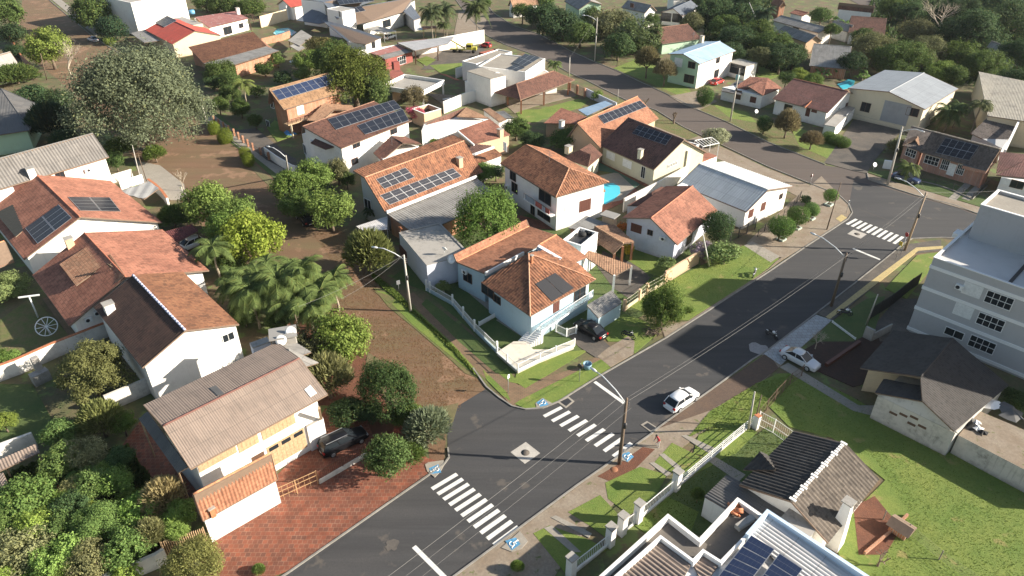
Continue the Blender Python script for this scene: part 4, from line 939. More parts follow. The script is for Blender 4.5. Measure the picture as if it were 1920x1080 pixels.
Q('lawn', [(805, 122), (860, 118), (930, 115), (900, 138), (830, 140)], .034, M_GRASS)
Q('lawn', [(780, 112), (800, 105), (818, 112), (800, 124)], .035, M_GRASS)
Q('patio', [(800, 175), (870, 180), (880, 195), (830, 195)], .03, M_CPAVE)
Q('lawn', [(500, 240), (515, 225), (560, 250), (520, 265)], .03, M_GRASS)
Q('garden_lawn', [(0, 600), (60, 555), (140, 640), (60, 680), (0, 680)], .03, M_DRY)
Q('garden_lawn', [(0, 720), (60, 720), (100, 790), (60, 850), (0, 860)], .03, M_DGRASS)
Q('brick_path', [(80, 560), (92, 555), (150, 640), (140, 645)], .04, M_BLOCK)
Q('terrace', [(430, 245), (480, 240), (540, 290), (600, 320), (560, 330), (500, 300)], .03, M_DCONC)
# ================================================================ HOUSES
HN = 0
def house(label, px, py, name='house', cat='house', group=None):
    c = G(px, py); return root(name, label, cat, (c.x, c.y, 0), group)
# --- lower left: white house under the big tan sheet roof
h = house('white house under a long tan corrugated roof with a dark ridge, lower left', 450, 880)
b = block(h, (357, 879), (614, 739), (305, 799), (269, 759), he=6.3, rf=S_TAN, wl=WHITE, sp=.2, amp=.02, ov=.9, end=.7)
win(b, 'f', 407, 857, 3.4, 1.2, 'tan'); win(b, 'f', 465, 829, 1.9, 1.3, 'tan'); win(b, 'f', 522, 799, 3.3, 1.3, 'tan')
win(b, 'f', 539, 838, 3.8, 2.5, 'tan_vent', name='garage_door'); win(b, 'f', 487, 868, 1.2, 2.2, 'dark', name='door')
faces(h, [[(445, 858, 2.9), (503, 845, 2.9), (497, 832, 3.4), (440, 845)]], T_TAN, name='door_canopy')
faces(h, [[(260, 785, 4.7), (276, 771, 5.4), (352, 876, 5.4), (333, 887)]], S_DGR, name='lean_to_roof'); mb = MB()
for q in ((265, 790), (335, 884)): p = G(*q, 4.6); mb.bar((p.x, p.y, 0), p, .12)
mb.bar(G(598, 765, 5.9), G(602, 785, 3.4), .25); mb.build('post', WOOD, h)
b2 = Blk(); flat(h, (606, 783), (575, 800), (600, 768), 3.3, WHITE, par=0, name='balcony')
faces(h, [[(549, 677, 7.6), (573, 688, 7.1), (598, 680, 6.8), (540, 652)], [(522, 646, 7.4), (552, 640, 7.2), (584, 660, 6.9), (552, 671)]], S_GRY, sp=.2)
solar(h, b.rp['b'], [(392, 727), (405, 722), (421, 738), (408, 742)], 1, 1, lift=.05, nm='skylight', mats=[S_DGR, S_DGR])
solar(h, b.rp['f'], [(570, 730), (582, 721), (595, 737), (582, 745)], 1, 1, lift=.05, nm='skylight', mats=[S_WHT, S_WHT])
h = house('small grey water tank tower with two white dishes behind the tan roof', 530, 650, 'tank_tower', 'tower')
b = flat(h, (474, 652), (507, 640), (490, 635), 6.6, LILAC, par=0); b = flat(h, (508, 636), (553, 628), (498, 620), 8.2, CONC, par=0, rf=S_GRY, over=.2)
dish(h, 527, 638, 8.0, .55, az=R(-80)); dish(h, 545, 622, 8.3, .55, az=R(-80))
h = house('small white gatehouse with striped orange tile roof on the red pavers', 450, 940, 'gatehouse', 'outbuilding')
b = block(h, (380, 976), (520, 898), (362, 927), None, mono=.3, he=3.1, rf=T_OR, wl=WHITE, sp=.3, amp=.05, ov=.15, end=.15); chim(h, b.rp['f'], 398, 960, .4, .5, TERR, 'vent')
# --- white block with blackened tile roof
T_JB = tile('soot_brown_tile', (.085, .045, .032), (.06, .034, .026), moss=.4, tw=.4); TILES.append(T_JB); CAPS[T_JB.name] = CAPS[T_DRK.name]
h = house('white block wall house with one nearly black tile slope and one rust brown slope, left', 330, 670)
b = block(h, (267, 689), (176, 575), (347, 620), (448, 608), he=5.0, rf=T_JB, wl=WHITE, sp=.38, amp=.06, ov=.3, end=.25)
chim(h, b.rp['f'], 207, 583, 1.0, 1.0, WHITE); win(b, 'a', 428, 632, 1.2, .9, 'glass'); b.wall.data
mb = MB(); r0, r1 = b.P(0, b.prof[0][0], b.prof[0][1] + .1), b.P(b.L, b.prof[0][0], b.prof[0][1] + .1); [mb.tube([r0.lerp(r1, k / 24), r0.lerp(r1, (k + .8) / 24)], .13, 6) for k in range(24)]; mb.build('painted_ridge', plaster('lilac_ridge_paint', (.55, .58, .75), .8), h)
T_RUST = tile('rust_brown_tile', (.26, .12, .06), (.2, .085, .045), moss=.5); b.roof.data.materials.append(T_RUST)
for p in b.roof.data.polygons:
    if p.material_index == 0 and p.normal.dot(b.v) > .05: p.material_index = 3
h = house('white house with two broad orange-red tile slopes and a raised striped tile panel, left', 250, 560)
b = block(h, (130, 611), (61, 516), (236, 520), (392, 507), he=3.4, rf=T_RED, wl=WHITE, sp=.24, amp=.035, ov=.7, end=.6)
T_STRP = tile('striped_old_tile', (.3, .14, .08), (.4, .24, .15), moss=.45)
faces(h, [[(112, 496, 5.3), (173, 454, 6.7), (207, 488, 6.7), (142, 535)], [(158, 527, 4.9), (206, 476, 6.95), (236, 519, 6.95), (165, 566)]], T_STRP, sp=.3, amp=.05, name='upper_roof')
chim(h, b.rp['f'], 133, 462, .9, 1.2, PEACH); acunit(b, 'a', 165, 598); acunit(b, 'a', 182, 585); dish(h, 205, 498, 7.2, .4, BARK)
faces(h, [[(62, 545, 2.6), (82, 553, 2.6), (140, 632, 2.6), (124, 637)]], S_TAN, name='porch_roof') if False else None
h = house('white house, red tile roof with two solar arrays and black mesh awning, left edge', 120, 440)
b = block(h, (45, 486), (-30, 392), (150, 407), (304, 417), he=3.4, rf=T_RED, wl=WHITE, sp=.24, amp=.03, ov=.5, end=.5)
solar(h, b.rp['b'], [(127, 369), (206, 370), (227, 396), (150, 394)], 2, 4); solar(h, b.rp['f'], [(47, 428), (110, 383), (135, 408), (70, 457)], 2, 4)
faces(h, [[(-8, 400, 4.5), (43, 373, 4.9), (72, 407, 4.6), (29, 444)]], plain('black_shade_mesh', (.02, .022, .02), .9), sp=.6, amp=.02, name='shade_awning')
T = faces(h, [[(68, 362, 6.0), (84, 369, 5.9), (103, 356, 6.3), (72, 353)]], T_RED, name='rear_roof'); acunit(b, 'a', 235, 436)
h = house('two storey white house with long dark grey corrugated roof, left edge', 100, 350)
b = block(h, (204, 294), (-60, 372), (174, 250), None, mono=2.5, he=6.4, rf=sheet('dark_weathered_fibre_cement', (.2, .185, .17), (.16, .15, .14), stain=.6), wl=WHITE, sp=.45, amp=.08, ov=.5, end=.4)
win(b, 'f', 88, 337, 1.2, 1.0, 'glass', RWOOD); win(b, 'f', 113, 329, 1.2, 1.0, 'glass', RWOOD); win(b, 'f', 45, 352, 2.6, 1.8, 'brown'); win(b, 'f', 176, 353, 1.7, .9, 'glass', FRD); acunit(b, 'f', 163, 319); chim(h, b.rp['f'], 61, 330, 1.0, 1.3)
h = house('dark carport roof with red awning over a parked car among the left trees', 330, 440, 'carport', 'carport')
faces(h, [[(298, 437, 2.7), (360, 420, 2.7), (372, 432, 2.4), (326, 458)], [(268, 449, 3.2), (300, 437, 3.2), (338, 468, 2.8), (300, 470)]], tile('dull_red_tile', (.17, .05, .045), (.14, .04, .04), moss=.3)); mb = MB()
for q in ((330, 458), (370, 434), (300, 440)): p = G(*q, 2.5); mb.bar((p.x, p.y, 0), p, .12)
mb.build('post', FRD, h)
h = house('hipped dark grey roof behind the big tree at the left edge', 30, 230)
faces(h, [[(-40, 160, 6.2), (2, 166, 6.2), (78, 199, 4), (-40, 205)], [(2, 166, 6.2), (78, 199, 4), (56, 244, 4)], [(2, 166, 6.2), (56, 244, 4), (-60, 262, 4)]], S_DGR, ridges=[((2, 166, 6.2), (78, 199, 4)), ((2, 166, 6.2), (56, 244, 4))]); under(h, [(-60, 215, 4), (78, 200, 4), (56, 245, 4), (-60, 262, 4)], MINT, .8)
h = house('small white outbuilding with grey corrugated roof at the upper left edge', 20, 140); block(h, (36, 122), (-50, 148), (19, 97), None, he=3.2, rf=S_GRY, wl=WHITE, ov=.3)
h = house('white wall and red-tiled lean-to at the left edge below the solar roof', 10, 500); block(h, (25, 491), (-40, 515), (8, 452), None, he=3, rf=T_OR, wl=WHITE, ov=.3)
# --- blue corner house

h = house('pale blue corner house with hipped orange tile roof and dark solar mat', 990, 560)
b = under(h, [(903, 531, 4.4), (994, 593, 4.4), (1117, 524, 4.4), (1040, 482, 4.4)], BLUE, .6); BH = b
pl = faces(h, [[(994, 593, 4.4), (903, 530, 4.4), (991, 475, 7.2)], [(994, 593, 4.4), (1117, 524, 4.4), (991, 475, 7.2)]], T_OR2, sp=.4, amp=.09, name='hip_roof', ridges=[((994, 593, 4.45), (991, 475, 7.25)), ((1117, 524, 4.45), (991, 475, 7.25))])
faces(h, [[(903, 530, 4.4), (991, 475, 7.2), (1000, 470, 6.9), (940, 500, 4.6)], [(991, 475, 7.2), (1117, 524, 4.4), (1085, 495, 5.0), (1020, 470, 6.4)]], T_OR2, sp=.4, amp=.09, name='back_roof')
solar(h, pl[1], [(1003, 532), (1041, 511), (1077, 540), (1035, 566)], 2, 1, nm='solar_heater_mat', mats=[plain('black_rubber_mat', (.025, .025, .028), .6), plain('black_rubber_mat', (.025, .025, .028), .6)])
win(b, 0, 915, 546, 2.4, 1.3, 'glass', FRD); win(b, 0, 932, 561, 1.3, 1.0, 'glass', FRD)
win(b, 1, 1043, 572, 1.1, 1.9, 'brown', name='door'); win(b, 1, 1087, 547, 2.0, 2.1, 'glass', FRD, name='door')
b = block(h, (910, 513), (1046, 442), (856, 491), None, mono=.5, he=4.6, rf=T_OR, wl=BLUE, sp=.16, amp=.02, ov=.4, end=.25)
win(b, 'a', 877, 520, 1.5, 1.3, 'glass', FRD); acunit(b, 'a', 873, 508)
faces(h, [[(1010, 459, 6.6), (1043, 440, 6.6), (1102, 482, 4.9), (1062, 499)]], T_OR, sp=.16, amp=.02, name='rear_roof', ridges=[((1010, 459, 6.65), (1043, 440, 6.65))]); under(h, [(1010, 461, 4.9), (1043, 445, 4.9), (1100, 483, 4.9), (1062, 498, 4.9)], BLUE, .5, name='rear_wall')
mb = MB(); mb.bar(G(1008, 463, 6.7), G(1051, 488, 5.6), .5, .5); mb.build('water_heater_box', LILAC, h)
mb = MB(); mb.bar(G(910, 514, 4.75), G(982, 475, 4.9), .2, .5); mb.build('parapet', WHITE, h); chim(h, pl[0], 997, 490, .25, .8, TERR, 'vent')
# raised walk, stair and rail in front
w = root('entry_ramp', 'white raised walkway with glass railing and stair along the blue house', 'ramp', tuple(G(1040, 590)))
mb = MB(); P_ = [G(994, 610, 1.7), G(1098, 545, 1.7), G(1112, 556, 1.7), G(1015, 622, 1.7)]; mb.prism([(p.x, p.y) for p in P_], 1.5, 1.7); mb.build('deck', TRIM, w)
mb = MB(); P_ = [G(1003, 617, 0), G(1090, 565, 0), G(1096, 570, 0), G(1012, 625, 0)]; mb.prism([(p.x, p.y) for p in P_], 0, 1.5); mb.build('base_wall', BLUE, w)
mb = MB(); A, B_ = G(985, 641, .45), G(1008, 617, 1.7)
for i in range(7): p = A.lerp(B_, i / 7); mb.box((p.x, p.y, 0), .45, 1.7, p.z, R(62))
mb.build('stairs', TRIM, w); mb = MB()
A, B_ = G(1014, 622, 1.7), G(1112, 556, 1.7)
for i in range(9): p = A.lerp(B_, i / 8); mb.bar(p, p + UP * 1.0, .06)
mb.bar(A + UP * 1.0, B_ + UP * 1.0, .06); A2 = G(987, 647, .4); mb.bar(A + UP, A2 + UP * .9, .06); mb.bar(A2, A2 + UP * .9, .06); mb.build('railing', PIPEW, w)
mb = MB(); q = [A, B_, B_ + UP * .95, A + UP * .95]; mb.add(q, [(0, 1, 2, 3)]); gm, gt, gb = nt('clear_glass'); gb.inputs['Transmission Weight'].default_value = .9; gb.inputs['Roughness'].default_value = .05; gb.inputs['Base Color'].default_value = (.8, .9, .95, 1); mb.build('glass_panel', gm, w)
t = root('entry_terrace', 'white tiled terrace with low curb and white rails at the corner of the blue house', 'terrace', tuple(G(970, 665)))
pts = [(932, 660), (963, 640), (985, 640), (1000, 655), (1030, 655), (1078, 637), (1076, 648), (1040, 663), (1010, 675), (971, 694)]
mb = MB(); mb.prism([(G(*q, .55).x, G(*q, .55).y) for q in pts], 0, .55); mb.build('slab', plaster('cream_terrace_tile', (.66, .6, .5), .3), t)
A = [G(*q, .55) for q in ((932, 661), (971, 695), (1012, 675), (1042, 662), (1077, 648))]; mb = MB()
for i in range(4):
    a, c = A[i], A[i + 1]; mb.bar(a + UP * .9, c + UP * .9, .05); mb.bar(a + UP * .2, c + UP * .2, .04); mb.bar(a + UP * .03, c + UP * .03, .2, .12); L = (c - a).length
    for k in range(int(L / .16)): p = a.lerp(c, (k + .5) / int(L / .16)); mb.bar(p, p + UP * .9, .022)
for q in A + [A[0].lerp(A[1], .5)]: mb.box(tuple(q), .12, .12, 1.05, .7)
mb.build('railing', PIPEW, t)
h = house('small pale blue shed with grey corrugated roof beside the black car', 1140, 590, 'shed', 'shed')
block(h, (1122, 596), (1168, 566), (1100, 572), None, he=2.3, rf=S_GRY, wl=BLUE, sp=.22, amp=.045, ov=.1, end=.1, cap=False, wallon=False, z0=0) if False else None
faces(h, [[(1122, 596, 2.2), (1167, 567, 2.2), (1147, 544, 2.7), (1100, 572)]], S_GRY, sp=.24, amp=.04); under(h, [(1122, 596, 2.2), (1167, 567, 2.2), (1147, 544, 2.7), (1100, 572)], BLUE, .12)
h = house('flat concrete roofed garage with two dishes beside the dirt street', 800, 480, 'garage', 'garage')
b = flat(h, (800, 497), (881, 476), (730, 440), 3.8, LILAC, par=.12, cop=CONC); win(b, 'a', 757, 478, 2.8, 2.3, 'brown', name='garage_door'); dish(h, 833, 467, 4.6, .4); dish(h, 847, 486, 4.2, .6, az=R(-120)); dish(h, 750, 428, 4.4, .35, TERR)
# --- long solar house and its grey annex
h = house('long orange-brown tile house with two solar arrays above a grey sheet roof, centre', 790, 370)
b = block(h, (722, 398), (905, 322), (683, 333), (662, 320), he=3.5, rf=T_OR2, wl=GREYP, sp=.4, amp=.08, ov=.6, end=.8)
solar(h, b.rp['f'], [(705, 336), (760, 314), (778, 332), (721, 354)], 4, 2); solar(h, b.rp['f'], [(712, 366), (849, 315), (866, 330), (731, 384)], 8, 2)
chim(h, b.rp['f'], 862, 310, .8, 1.3, PEACH); win(b, 'a', 690, 385, 1.6, 2.0, 'glass')
mb = MB(); mb.bar(G(725, 398, 3.9), G(893, 331, 3.9), .3, .35); mb.build('parapet', TRIM, h)
h = house('grey corrugated roof annex with antenna beside the long solar house', 820, 400, 'annex', 'outbuilding')
faces(h, [[(726, 401, 3.5), (893, 333, 3.5), (940, 372, 2.7), (782, 441)]], S_GRY, sp=.42, amp=.07); under(h, [(726, 401, 3.5), (893, 333, 3.5), (940, 372, 2.7), (782, 441, 2.7)], BRICK, .3)
mb = MB(); p = G(768, 425, 3.2); mb.bar(p, p + UP * 1.2, .04); mb.bar(p + UP * 1.1 + Vector((-.6, 0, 0)), p + UP * 1.1 + Vector((.6, .1, 0)), .03)
for k in range(5): q = p + UP * 1.1 + Vector((-.5 + .25 * k, 0, 0)); mb.bar(q - Vector((0, .35, 0)), q + Vector((0, .35, 0)), .02)
mb.build('antenna', METAL, h)
h = house('light blue translucent carport roof tucked behind the long-leaved shrub', 690, 420, 'carport', 'carport'); faces(h, [[(668, 424, 2.6), (727, 405, 2.6), (726, 430, 2.4), (682, 436)]], S_WHT)
mb = MB()
for q in ((668, 424), (727, 405), (726, 430), (682, 436)): p = G(*q, 2.5); mb.bar((p.x, p.y, 0), p, .1)
mb.build('post', METAL, h)
# --- two storey house with orange hip roof
h = house('two storey white house with orange hipped tile roof and laundry on the balcony, centre', 1030, 360)
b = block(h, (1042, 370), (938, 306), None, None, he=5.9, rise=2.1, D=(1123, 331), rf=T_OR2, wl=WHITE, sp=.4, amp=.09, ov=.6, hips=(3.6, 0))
win(b, 'f', 962, 330, 1.6, 1.4, 'glass', FRD); win(b, 'f', 965, 352, 1.6, 1.6, 'glass', FRD); win(b, 'f', 1022, 369, 3.0, 1.9, 'glass', FRD); win(b, 'f', 999, 391, 1.0, 2.0, 'glass', FRD, name='door'); win(b, 'f', 1020, 400, 3.2, 1.7, 'glass', FRD)
win(b, 'a', 1097, 385, 2.2, 1.9, 'brown'); win(b, 'a', 1064, 390, 1.0, .8, 'white'); acunit(b, 'f', 952, 350)
mb = MB(); p0 = b.P(0, -.4, 2.9); mb.bar(b.P(.3, -.2, 2.8), b.P(7.5, -.2, 2.8), .9, .16); mb.build('balcony', TRIM, h)
mb = MB(); mb.bar(b.P(.3, -.6, 3.8), b.P(7.5, -.6, 3.8), .05)
for k in range(16): mb.bar(b.P(.3 + k * .48, -.6, 2.85), b.P(.3 + k * .48, -.6, 3.8), .03)
mb.build('railing', FRD, h)
for k, (c_, x0, x1) in enumerate((((.3, .35, .42), 4.6, 6.9), ((.45, .12, .1), 2.6, 4.2), ((.4, .1, .08), .6, 1.6))): mb = MB(); mb.bar(b.P(x0, -.62, 3.42), b.P(x1, -.62, 3.42), .06, .8); o = tag(mb.build('laundry', plain('cloth_%d' % k, c_, .9)), ['grey-blue blanket hanging over the balcony rail', 'red blanket hanging in the middle of the balcony rail', 'small red cloth at the balcony corner'][k], 'laundry')
h = house('low white annex with small orange tile roof beside the pool', 1120, 370, 'annex', 'outbuilding'); block(h, (1107, 369), (1135, 358), (1103, 362), None, he=2.6, rf=T_OR, wl=WHITE, ov=.1, end=.1); chim(h, (G(1120, 350, 2.8), UP), 1121, 350, .8, .9)
# --- red tile house at the street
h = house('pale grey house with deep red tile gable roof, right of the tan huts', 1250, 430)
b = block(h, (1270, 459), (1345, 394), (1220, 409), (1167, 408), he=3.2, rf=T_RED, wl=LILAC, sp=.24, amp=.035, ov=.6, end=.5)
win(b, 'a', 1193, 428, 1.7, 1.3, 'brown'); win(b, 'a', 1219, 436, .7, .7, 'glass', FRD); acunit(b, 'a', 1243, 446); win(b, 'f', 1292, 448, 1.6, 1.6, 'glass', FRD)
faces(h, [[(1176, 385, 3.6), (1240, 350, 3.6), (1262, 354, 3.3), (1210, 386)]], T_BRN, name='rear_roof'); mb = MB(); mb.bar(G(1208, 385, 3.7), G(1262, 355, 3.7), .15, .5); mb.build('parapet', WHITE, h); mb = MB(); mb.box(tuple(G(1278, 357, 4.2)), 1.4, 1.0, .9, .7); mb.build('water_tank_box', TRIM, h)
under(h, [(1176, 385, 3.6), (1240, 350, 3.6), (1262, 354, 3.3), (1210, 386, 3.3)], WHITE, .1, name='rear_wall')
h = house('white house with big pale metal sheet roof and arched windows, right of centre', 1380, 370)
b = block(h, (1400, 397), (1272, 345), (1440, 356), (1487, 349), he=3.3, rf=S_SLV, wl=WHITE, sp=.42, amp=.05, ov=.6, end=.5)
win(b, 'a', 1408, 400, 1.2, 1.4, 'brown'); win(b, 'a', 1431, 387, 1.2, 1.4, 'brown'); win(b, 'a', 1464, 368, .8, .8, 'glass', FRD)
# --- cream house with dark roof by the pool
h = house('olive-cream house with dark brown tile roof and six solar panels by the green yard', 1210, 290)
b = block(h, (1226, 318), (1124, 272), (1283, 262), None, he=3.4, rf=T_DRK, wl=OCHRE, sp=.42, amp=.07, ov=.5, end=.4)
solar(h, b.rp['f'], [(1185, 250), (1198, 234), (1260, 255), (1247, 272)], 1, 6) if False else solar(h, b.rp['f'], [(1198, 234), (1260, 255), (1248, 272), (1185, 250)], 6, 2)
chim(h, b.rp['f'], 1200, 296, .7, 1.5, OCHRE); win(b, 'f', 1145, 292, 2.2, 1.4, 'white'); win(b, 'f', 1176, 307, 2.2, 1.4, 'white'); win(b, 'f', 1206, 323, .9, 2.0, 'glass', name='door')
for k in range(4): win(b, 'a', 1253 + k * 5, 312 - k * 2.3, .32, .5, 'glass')
b.roof.data.materials.append(plain('pinkish_old_tile', (.36, .23, .19), .85, var=.2))
h = house('cream stepped annex with white pergola beside the upper street', 1310, 300, 'annex', 'outbuilding')
b = flat(h, (1290, 283), (1311, 271), (1270, 275), 4.8, OCHRE, par=.3); b = flat(h, (1310, 306), (1345, 292), (1300, 296), 1.6, WHITE, par=0, rf=T_RED); mb = MB()
for i, q in enumerate(((1314, 302), (1344, 295), (1330, 284), (1299, 290))): p = G(q[0], q[1], 1.6); mb.bar(p, p + UP * 2.65, .12)
C4 = [G(x, y, 1.6) + UP * 2.7 for x, y in ((1314, 302), (1344, 295), (1330, 284), (1299, 290))]
for i in range(4): mb.bar(C4[i], C4[(i + 1) % 4], .12)
for k in range(7): mb.bar(C4[0].lerp(C4[1], k / 6), C4[3].lerp(C4[2], k / 6), .07)
mb.build('pergola', PIPEW, h)
h = house('orange tile house with one row of solar panels beside the upper street', 1150, 240)
b = block(h, (1125, 277), (1235, 222), (1082, 231), None, mono=2.2, he=3.3, rf=T_OR, wl=PEACH, sp=.24, amp=.03, ov=.5)
solar(h, b.rp['f'], [(1121, 217), (1200, 188), (1213, 200), (1133, 232)], 9, 1)
faces(h, [[(1020, 231, 2.9), (1052, 202, 4.2), (1101, 219, 4.0), (1080, 232)], [(1085, 207, 2.9), (1135, 190, 2.9), (1148, 195, 2.9), (1102, 217)]], T_RED, name='side_roof'); under(h, [(1020, 231, 2.9), (1052, 203, 2.9), (1101, 220, 2.9), (1080, 233, 2.9)], PEACH, .4, name='side_wall')
faces(h, [[(1084, 206, 3.1), (1135, 189, 3.1), (1149, 195, 3.0), (1101, 217)]], S_BLU, name='metal_roof'); chim(h, (G(1054, 232, 3), UP), 1053, 236, .8, 1.0)
h = house('small brown tile gable house with square chimney between the big green tree and the pool', 1090, 300)
b = block(h, (1104, 313), (1055, 295), (1122, 301), (1129, 290), he=3.0, rf=T_BRN, wl=OCHRE, ov=.4, depth=None) if False else None
pl = faces(h, [[(1103, 313, 3), (1054, 296, 3), (1087, 281, 4.4), (1108, 290)], [(1103, 313, 3), (1087, 281, 4.4), (1107, 269, 4.4), (1130, 290)]], T_BRN); under(h, [(1103, 313, 3), (1054, 296, 3), (1107, 272, 3), (1129, 291, 3)], OCHRE, .4); chim(h, (G(1066, 285, 3.6), UP), 1066, 283, 1.0, .9, CREAM)
# --- tan huts beside blue house
h = house('tan tile barbecue pavilion with brick pillars, next to the open water tank box', 1145, 455, 'pavilion', 'pavilion')
faces(h, [[(1115, 424, 3.9), (1169, 456, 3.9), (1150, 476, 2.9), (1108, 446)], [(1115, 424, 3.9), (1152, 421, 3.5), (1190, 454, 2.9), (1169, 456)]], T_TAN, sp=.34, amp=.06, ridges=[((1115, 424, 3.95), (1169, 456, 3.95))]); mb = MB()
for q, z in (((1152, 475), 2.8), ((1186, 455), 2.8), ((1168, 462), 2.9)): p = G(*q, z); mb.bar((p.x, p.y, 0), p, .3)
mb.build('pillar', BRICK, h)
h = house('white water tank box with two dark tanks on the roof behind the blue house', 1100, 450, 'tank_box', 'outbuilding'); b = flat(h, (1090, 461), (1121, 436), (1072, 437), 5.2, WHITE, par=.5, rf=DARKM); dish(h, 1106, 452, 4.4, .5, az=R(-70)); mb = MB(); p = G(1092, 438, 5.0); q = G(1104, 434, 5.0)
for c_ in (p, q): mb.lathe(tuple(c_ - UP * .3), [(0, 0), (.5, 0), (.55, .2), (.5, .4), (0, .45)], 14)
mb.build('water_tank', BLK, h)
h = house('low grey sheet roof hut with brick chimney box behind the tan pavilion', 1110, 415, 'hut', 'outbuilding'); faces(h, [[(1065, 427, 3.3), (1100, 404, 3.3), (1143, 421, 3.0), (1112, 436)]], S_GRY); under(h, [(1065, 427, 3.3), (1100, 404, 3.3), (1143, 421, 3.0), (1112, 436, 3.0)], BRICK, .3); b = flat(h, (1150, 408), (1158, 402), (1132, 400), 4.2, PEACH, par=0, rf=S_GRY, over=.3)
h = house('tan tile carport roof over the courtyard next to the blue house', 1140, 500, 'carport', 'carport'); faces(h, [[(1100, 484, 3.2), (1093, 466, 3.6), (1187, 498, 3.0), (1152, 518)]], T_TAN, sp=.3, amp=.04); mb = MB()
for q in ((1152, 516), (1184, 498), (1104, 484)): p = G(*q, 3); mb.bar((p.x, p.y, 0), p, .25)
mb.build('pillar', WHITE, h)
# --- middle cluster
h = house('two storey white house with sixteen solar panels on a brown tile roof, upper centre', 660, 250)
b = block(h, (640, 278), (772, 226), (567, 237), None, mono=.6, he=5.6, rf=T_BRN, wl=WHITE, sp=.26, amp=.04, ov=.5)
solar(h, b.rp['f'], [(614, 223), (739, 187), (753, 203), (630, 243)], 9, 1); solar(h, b.rp['f'], [(669, 235), (755, 204), (767, 226), (685, 252)], 6, 1)
win(b, 'f', 668, 271, 1.6, 1.0, 'glass', RWOOD); win(b, 'f', 738, 246, 1.6, .9, 'glass', RWOOD); win(b, 'f', 665, 302, 1.4, 1.0, 'glass', RWOOD)
faces(h, [[(582, 268, 5.2), (609, 243, 6.4), (627, 275, 5.2), (610, 280)], [(609, 243, 6.4), (627, 275, 5.2), (645, 268, 5.2)]], T_DRK, name='entry_roof')
b = under(h, [(560, 243, 5.6), (582, 268, 5.2), (640, 278, 5.2), (620, 240, 5.2)], WHITE, .5, name='entry_wall'); win(b, 0, 572, 280, 1.2, 1.8, 'glass')
h = house('small white gable annex with brown tile roof behind the long solar house', 740, 280)
faces(h, [[(700, 287, 3.6), (733, 255, 5.0), (755, 268, 5.0), (715, 301)], [(733, 255, 5), (759, 256, 4.3), (791, 270, 4.2), (755, 268)]], T_BRN, sp=.34, amp=.05); under(h, [(704, 288, 3.8), (733, 262, 3.8), (790, 271, 3.8), (716, 300, 3.8)], WHITE, .35)
h = house('brick two storey house with nine blue solar panels and a wooden balcony', 560, 200)
b = block(h, (532, 205), (647, 171), (504, 167), None, mono=1.2, he=5.6, rf=tile('ochre_tile', (.36, .22, .12), (.3, .17, .09), moss=.4), wl=BRICK, sp=.24, amp=.03, ov=.6, end=1.0)
solar(h, b.rp['f'], [(510, 170), (622, 138), (638, 154), (524, 188)], 9, 1, mats=[solarm('blue_solar_cells', (.018, .03, .07)), METAL])
win(b, 'f', 563, 205, 1.6, 2.0, 'white', name='door'); win(b, 'a', 503, 235, 1.0, 2.0, 'glass'); win(b, 'a', 510, 195, 1.0, 1.6, 'glass')
mb = MB(); mb.bar(b.P(-.5, -.7, 2.8), b.P(6.5, -.7, 2.8), 1.4, .2); mb.build('balcony', WOOD, h); mb = MB(); mb.bar(b.P(-.5, -1.3, 3.7), b.P(6.5, -1.3, 3.7), .08); mb.bar(b.P(-.5, -1.3, 3.3), b.P(6.5, -1.3, 3.3), .06)
for k in range(8): mb.bar(b.P(-.5 + k, -1.3, 2.8), b.P(-.5 + k, -1.3, 3.7), .09)
mb.build('railing', RWOOD, h); mb = MB(); mb.bar(b.P(.2, -1.2, 0), b.P(.2, -1.2, 2.8), .3); mb.build('pillar', CREAM, h)
h = house('low striped tile roof with curved ridge between the brick house and the sixteen panel house', 610, 210, 'annex', 'outbuilding')
faces(h, [[(575, 226, 3.4), (608, 194, 4.4), (626, 206, 4.4), (600, 228)], [(608, 194, 4.4), (660, 198, 3.6), (668, 208, 3.4), (626, 206)]], T_TAN, sp=.45, amp=.08); under(h, [(578, 226, 3.3), (606, 198, 3.3), (660, 200, 3.3), (600, 226, 3.3)], PEACH, .3)
h = house('long rust brown tile roof with a grey sheet strip and brick wall, upper left', 440, 100)
b = under(h, [(440, 121, 3.4), (523, 96, 3.4), (474, 60, 4.6), (354, 88, 4.6)], BRICK, .4); faces(h, [[(353, 88, 4.8), (474, 59, 4.8), (500, 86, 4.0), (382, 119)]], tile('mossy_rust_tile', (.27, .12, .06), (.22, .09, .045), moss=.7)); faces(h, [[(382, 119, 4.0), (500, 87, 4.0), (523, 95, 3.7), (440, 121)]], S_GRY, name='sheet_roof')
h = house('cream house with red metal roof and three solar panels, top left', 330, 70)
b = block(h, (323, 83), (272, 56), (366, 58), (415, 66), he=3.6, rf=S_RED, wl=CREAM, sp=.3, amp=.05, ov=.3, end=.2); solar(h, b.rp['f'], [(290, 42), (313, 29), (332, 38), (308, 51)], 3, 1)
faces(h, [[(245, 62, 3.2), (273, 55, 3.2), (300, 76, 3), (270, 80)]], S_GRY, name='side_roof')
h = house('white house with patchy faded pink roof and dark sliding doors, top left', 430, 50)
b = under(h, [(392, 52, 3.5), (466, 34, 3.5), (440, 20, 3.5), (362, 33, 3.5)], WHITE, .3); faces(h, [[(392, 52, 3.5), (466, 34, 3.5), (440, 21, 3.9), (365, 32)]], S_PNK)
win(b, 0, 427, 57, 3.0, 2.1, 'glass', FRD, name='sliding_door'); win(b, 0, 452, 48, 1.6, 1.2, 'glass', FRD); chim(h, (G(447, 22, 4), UP), 447, 25, .9, 1.6)
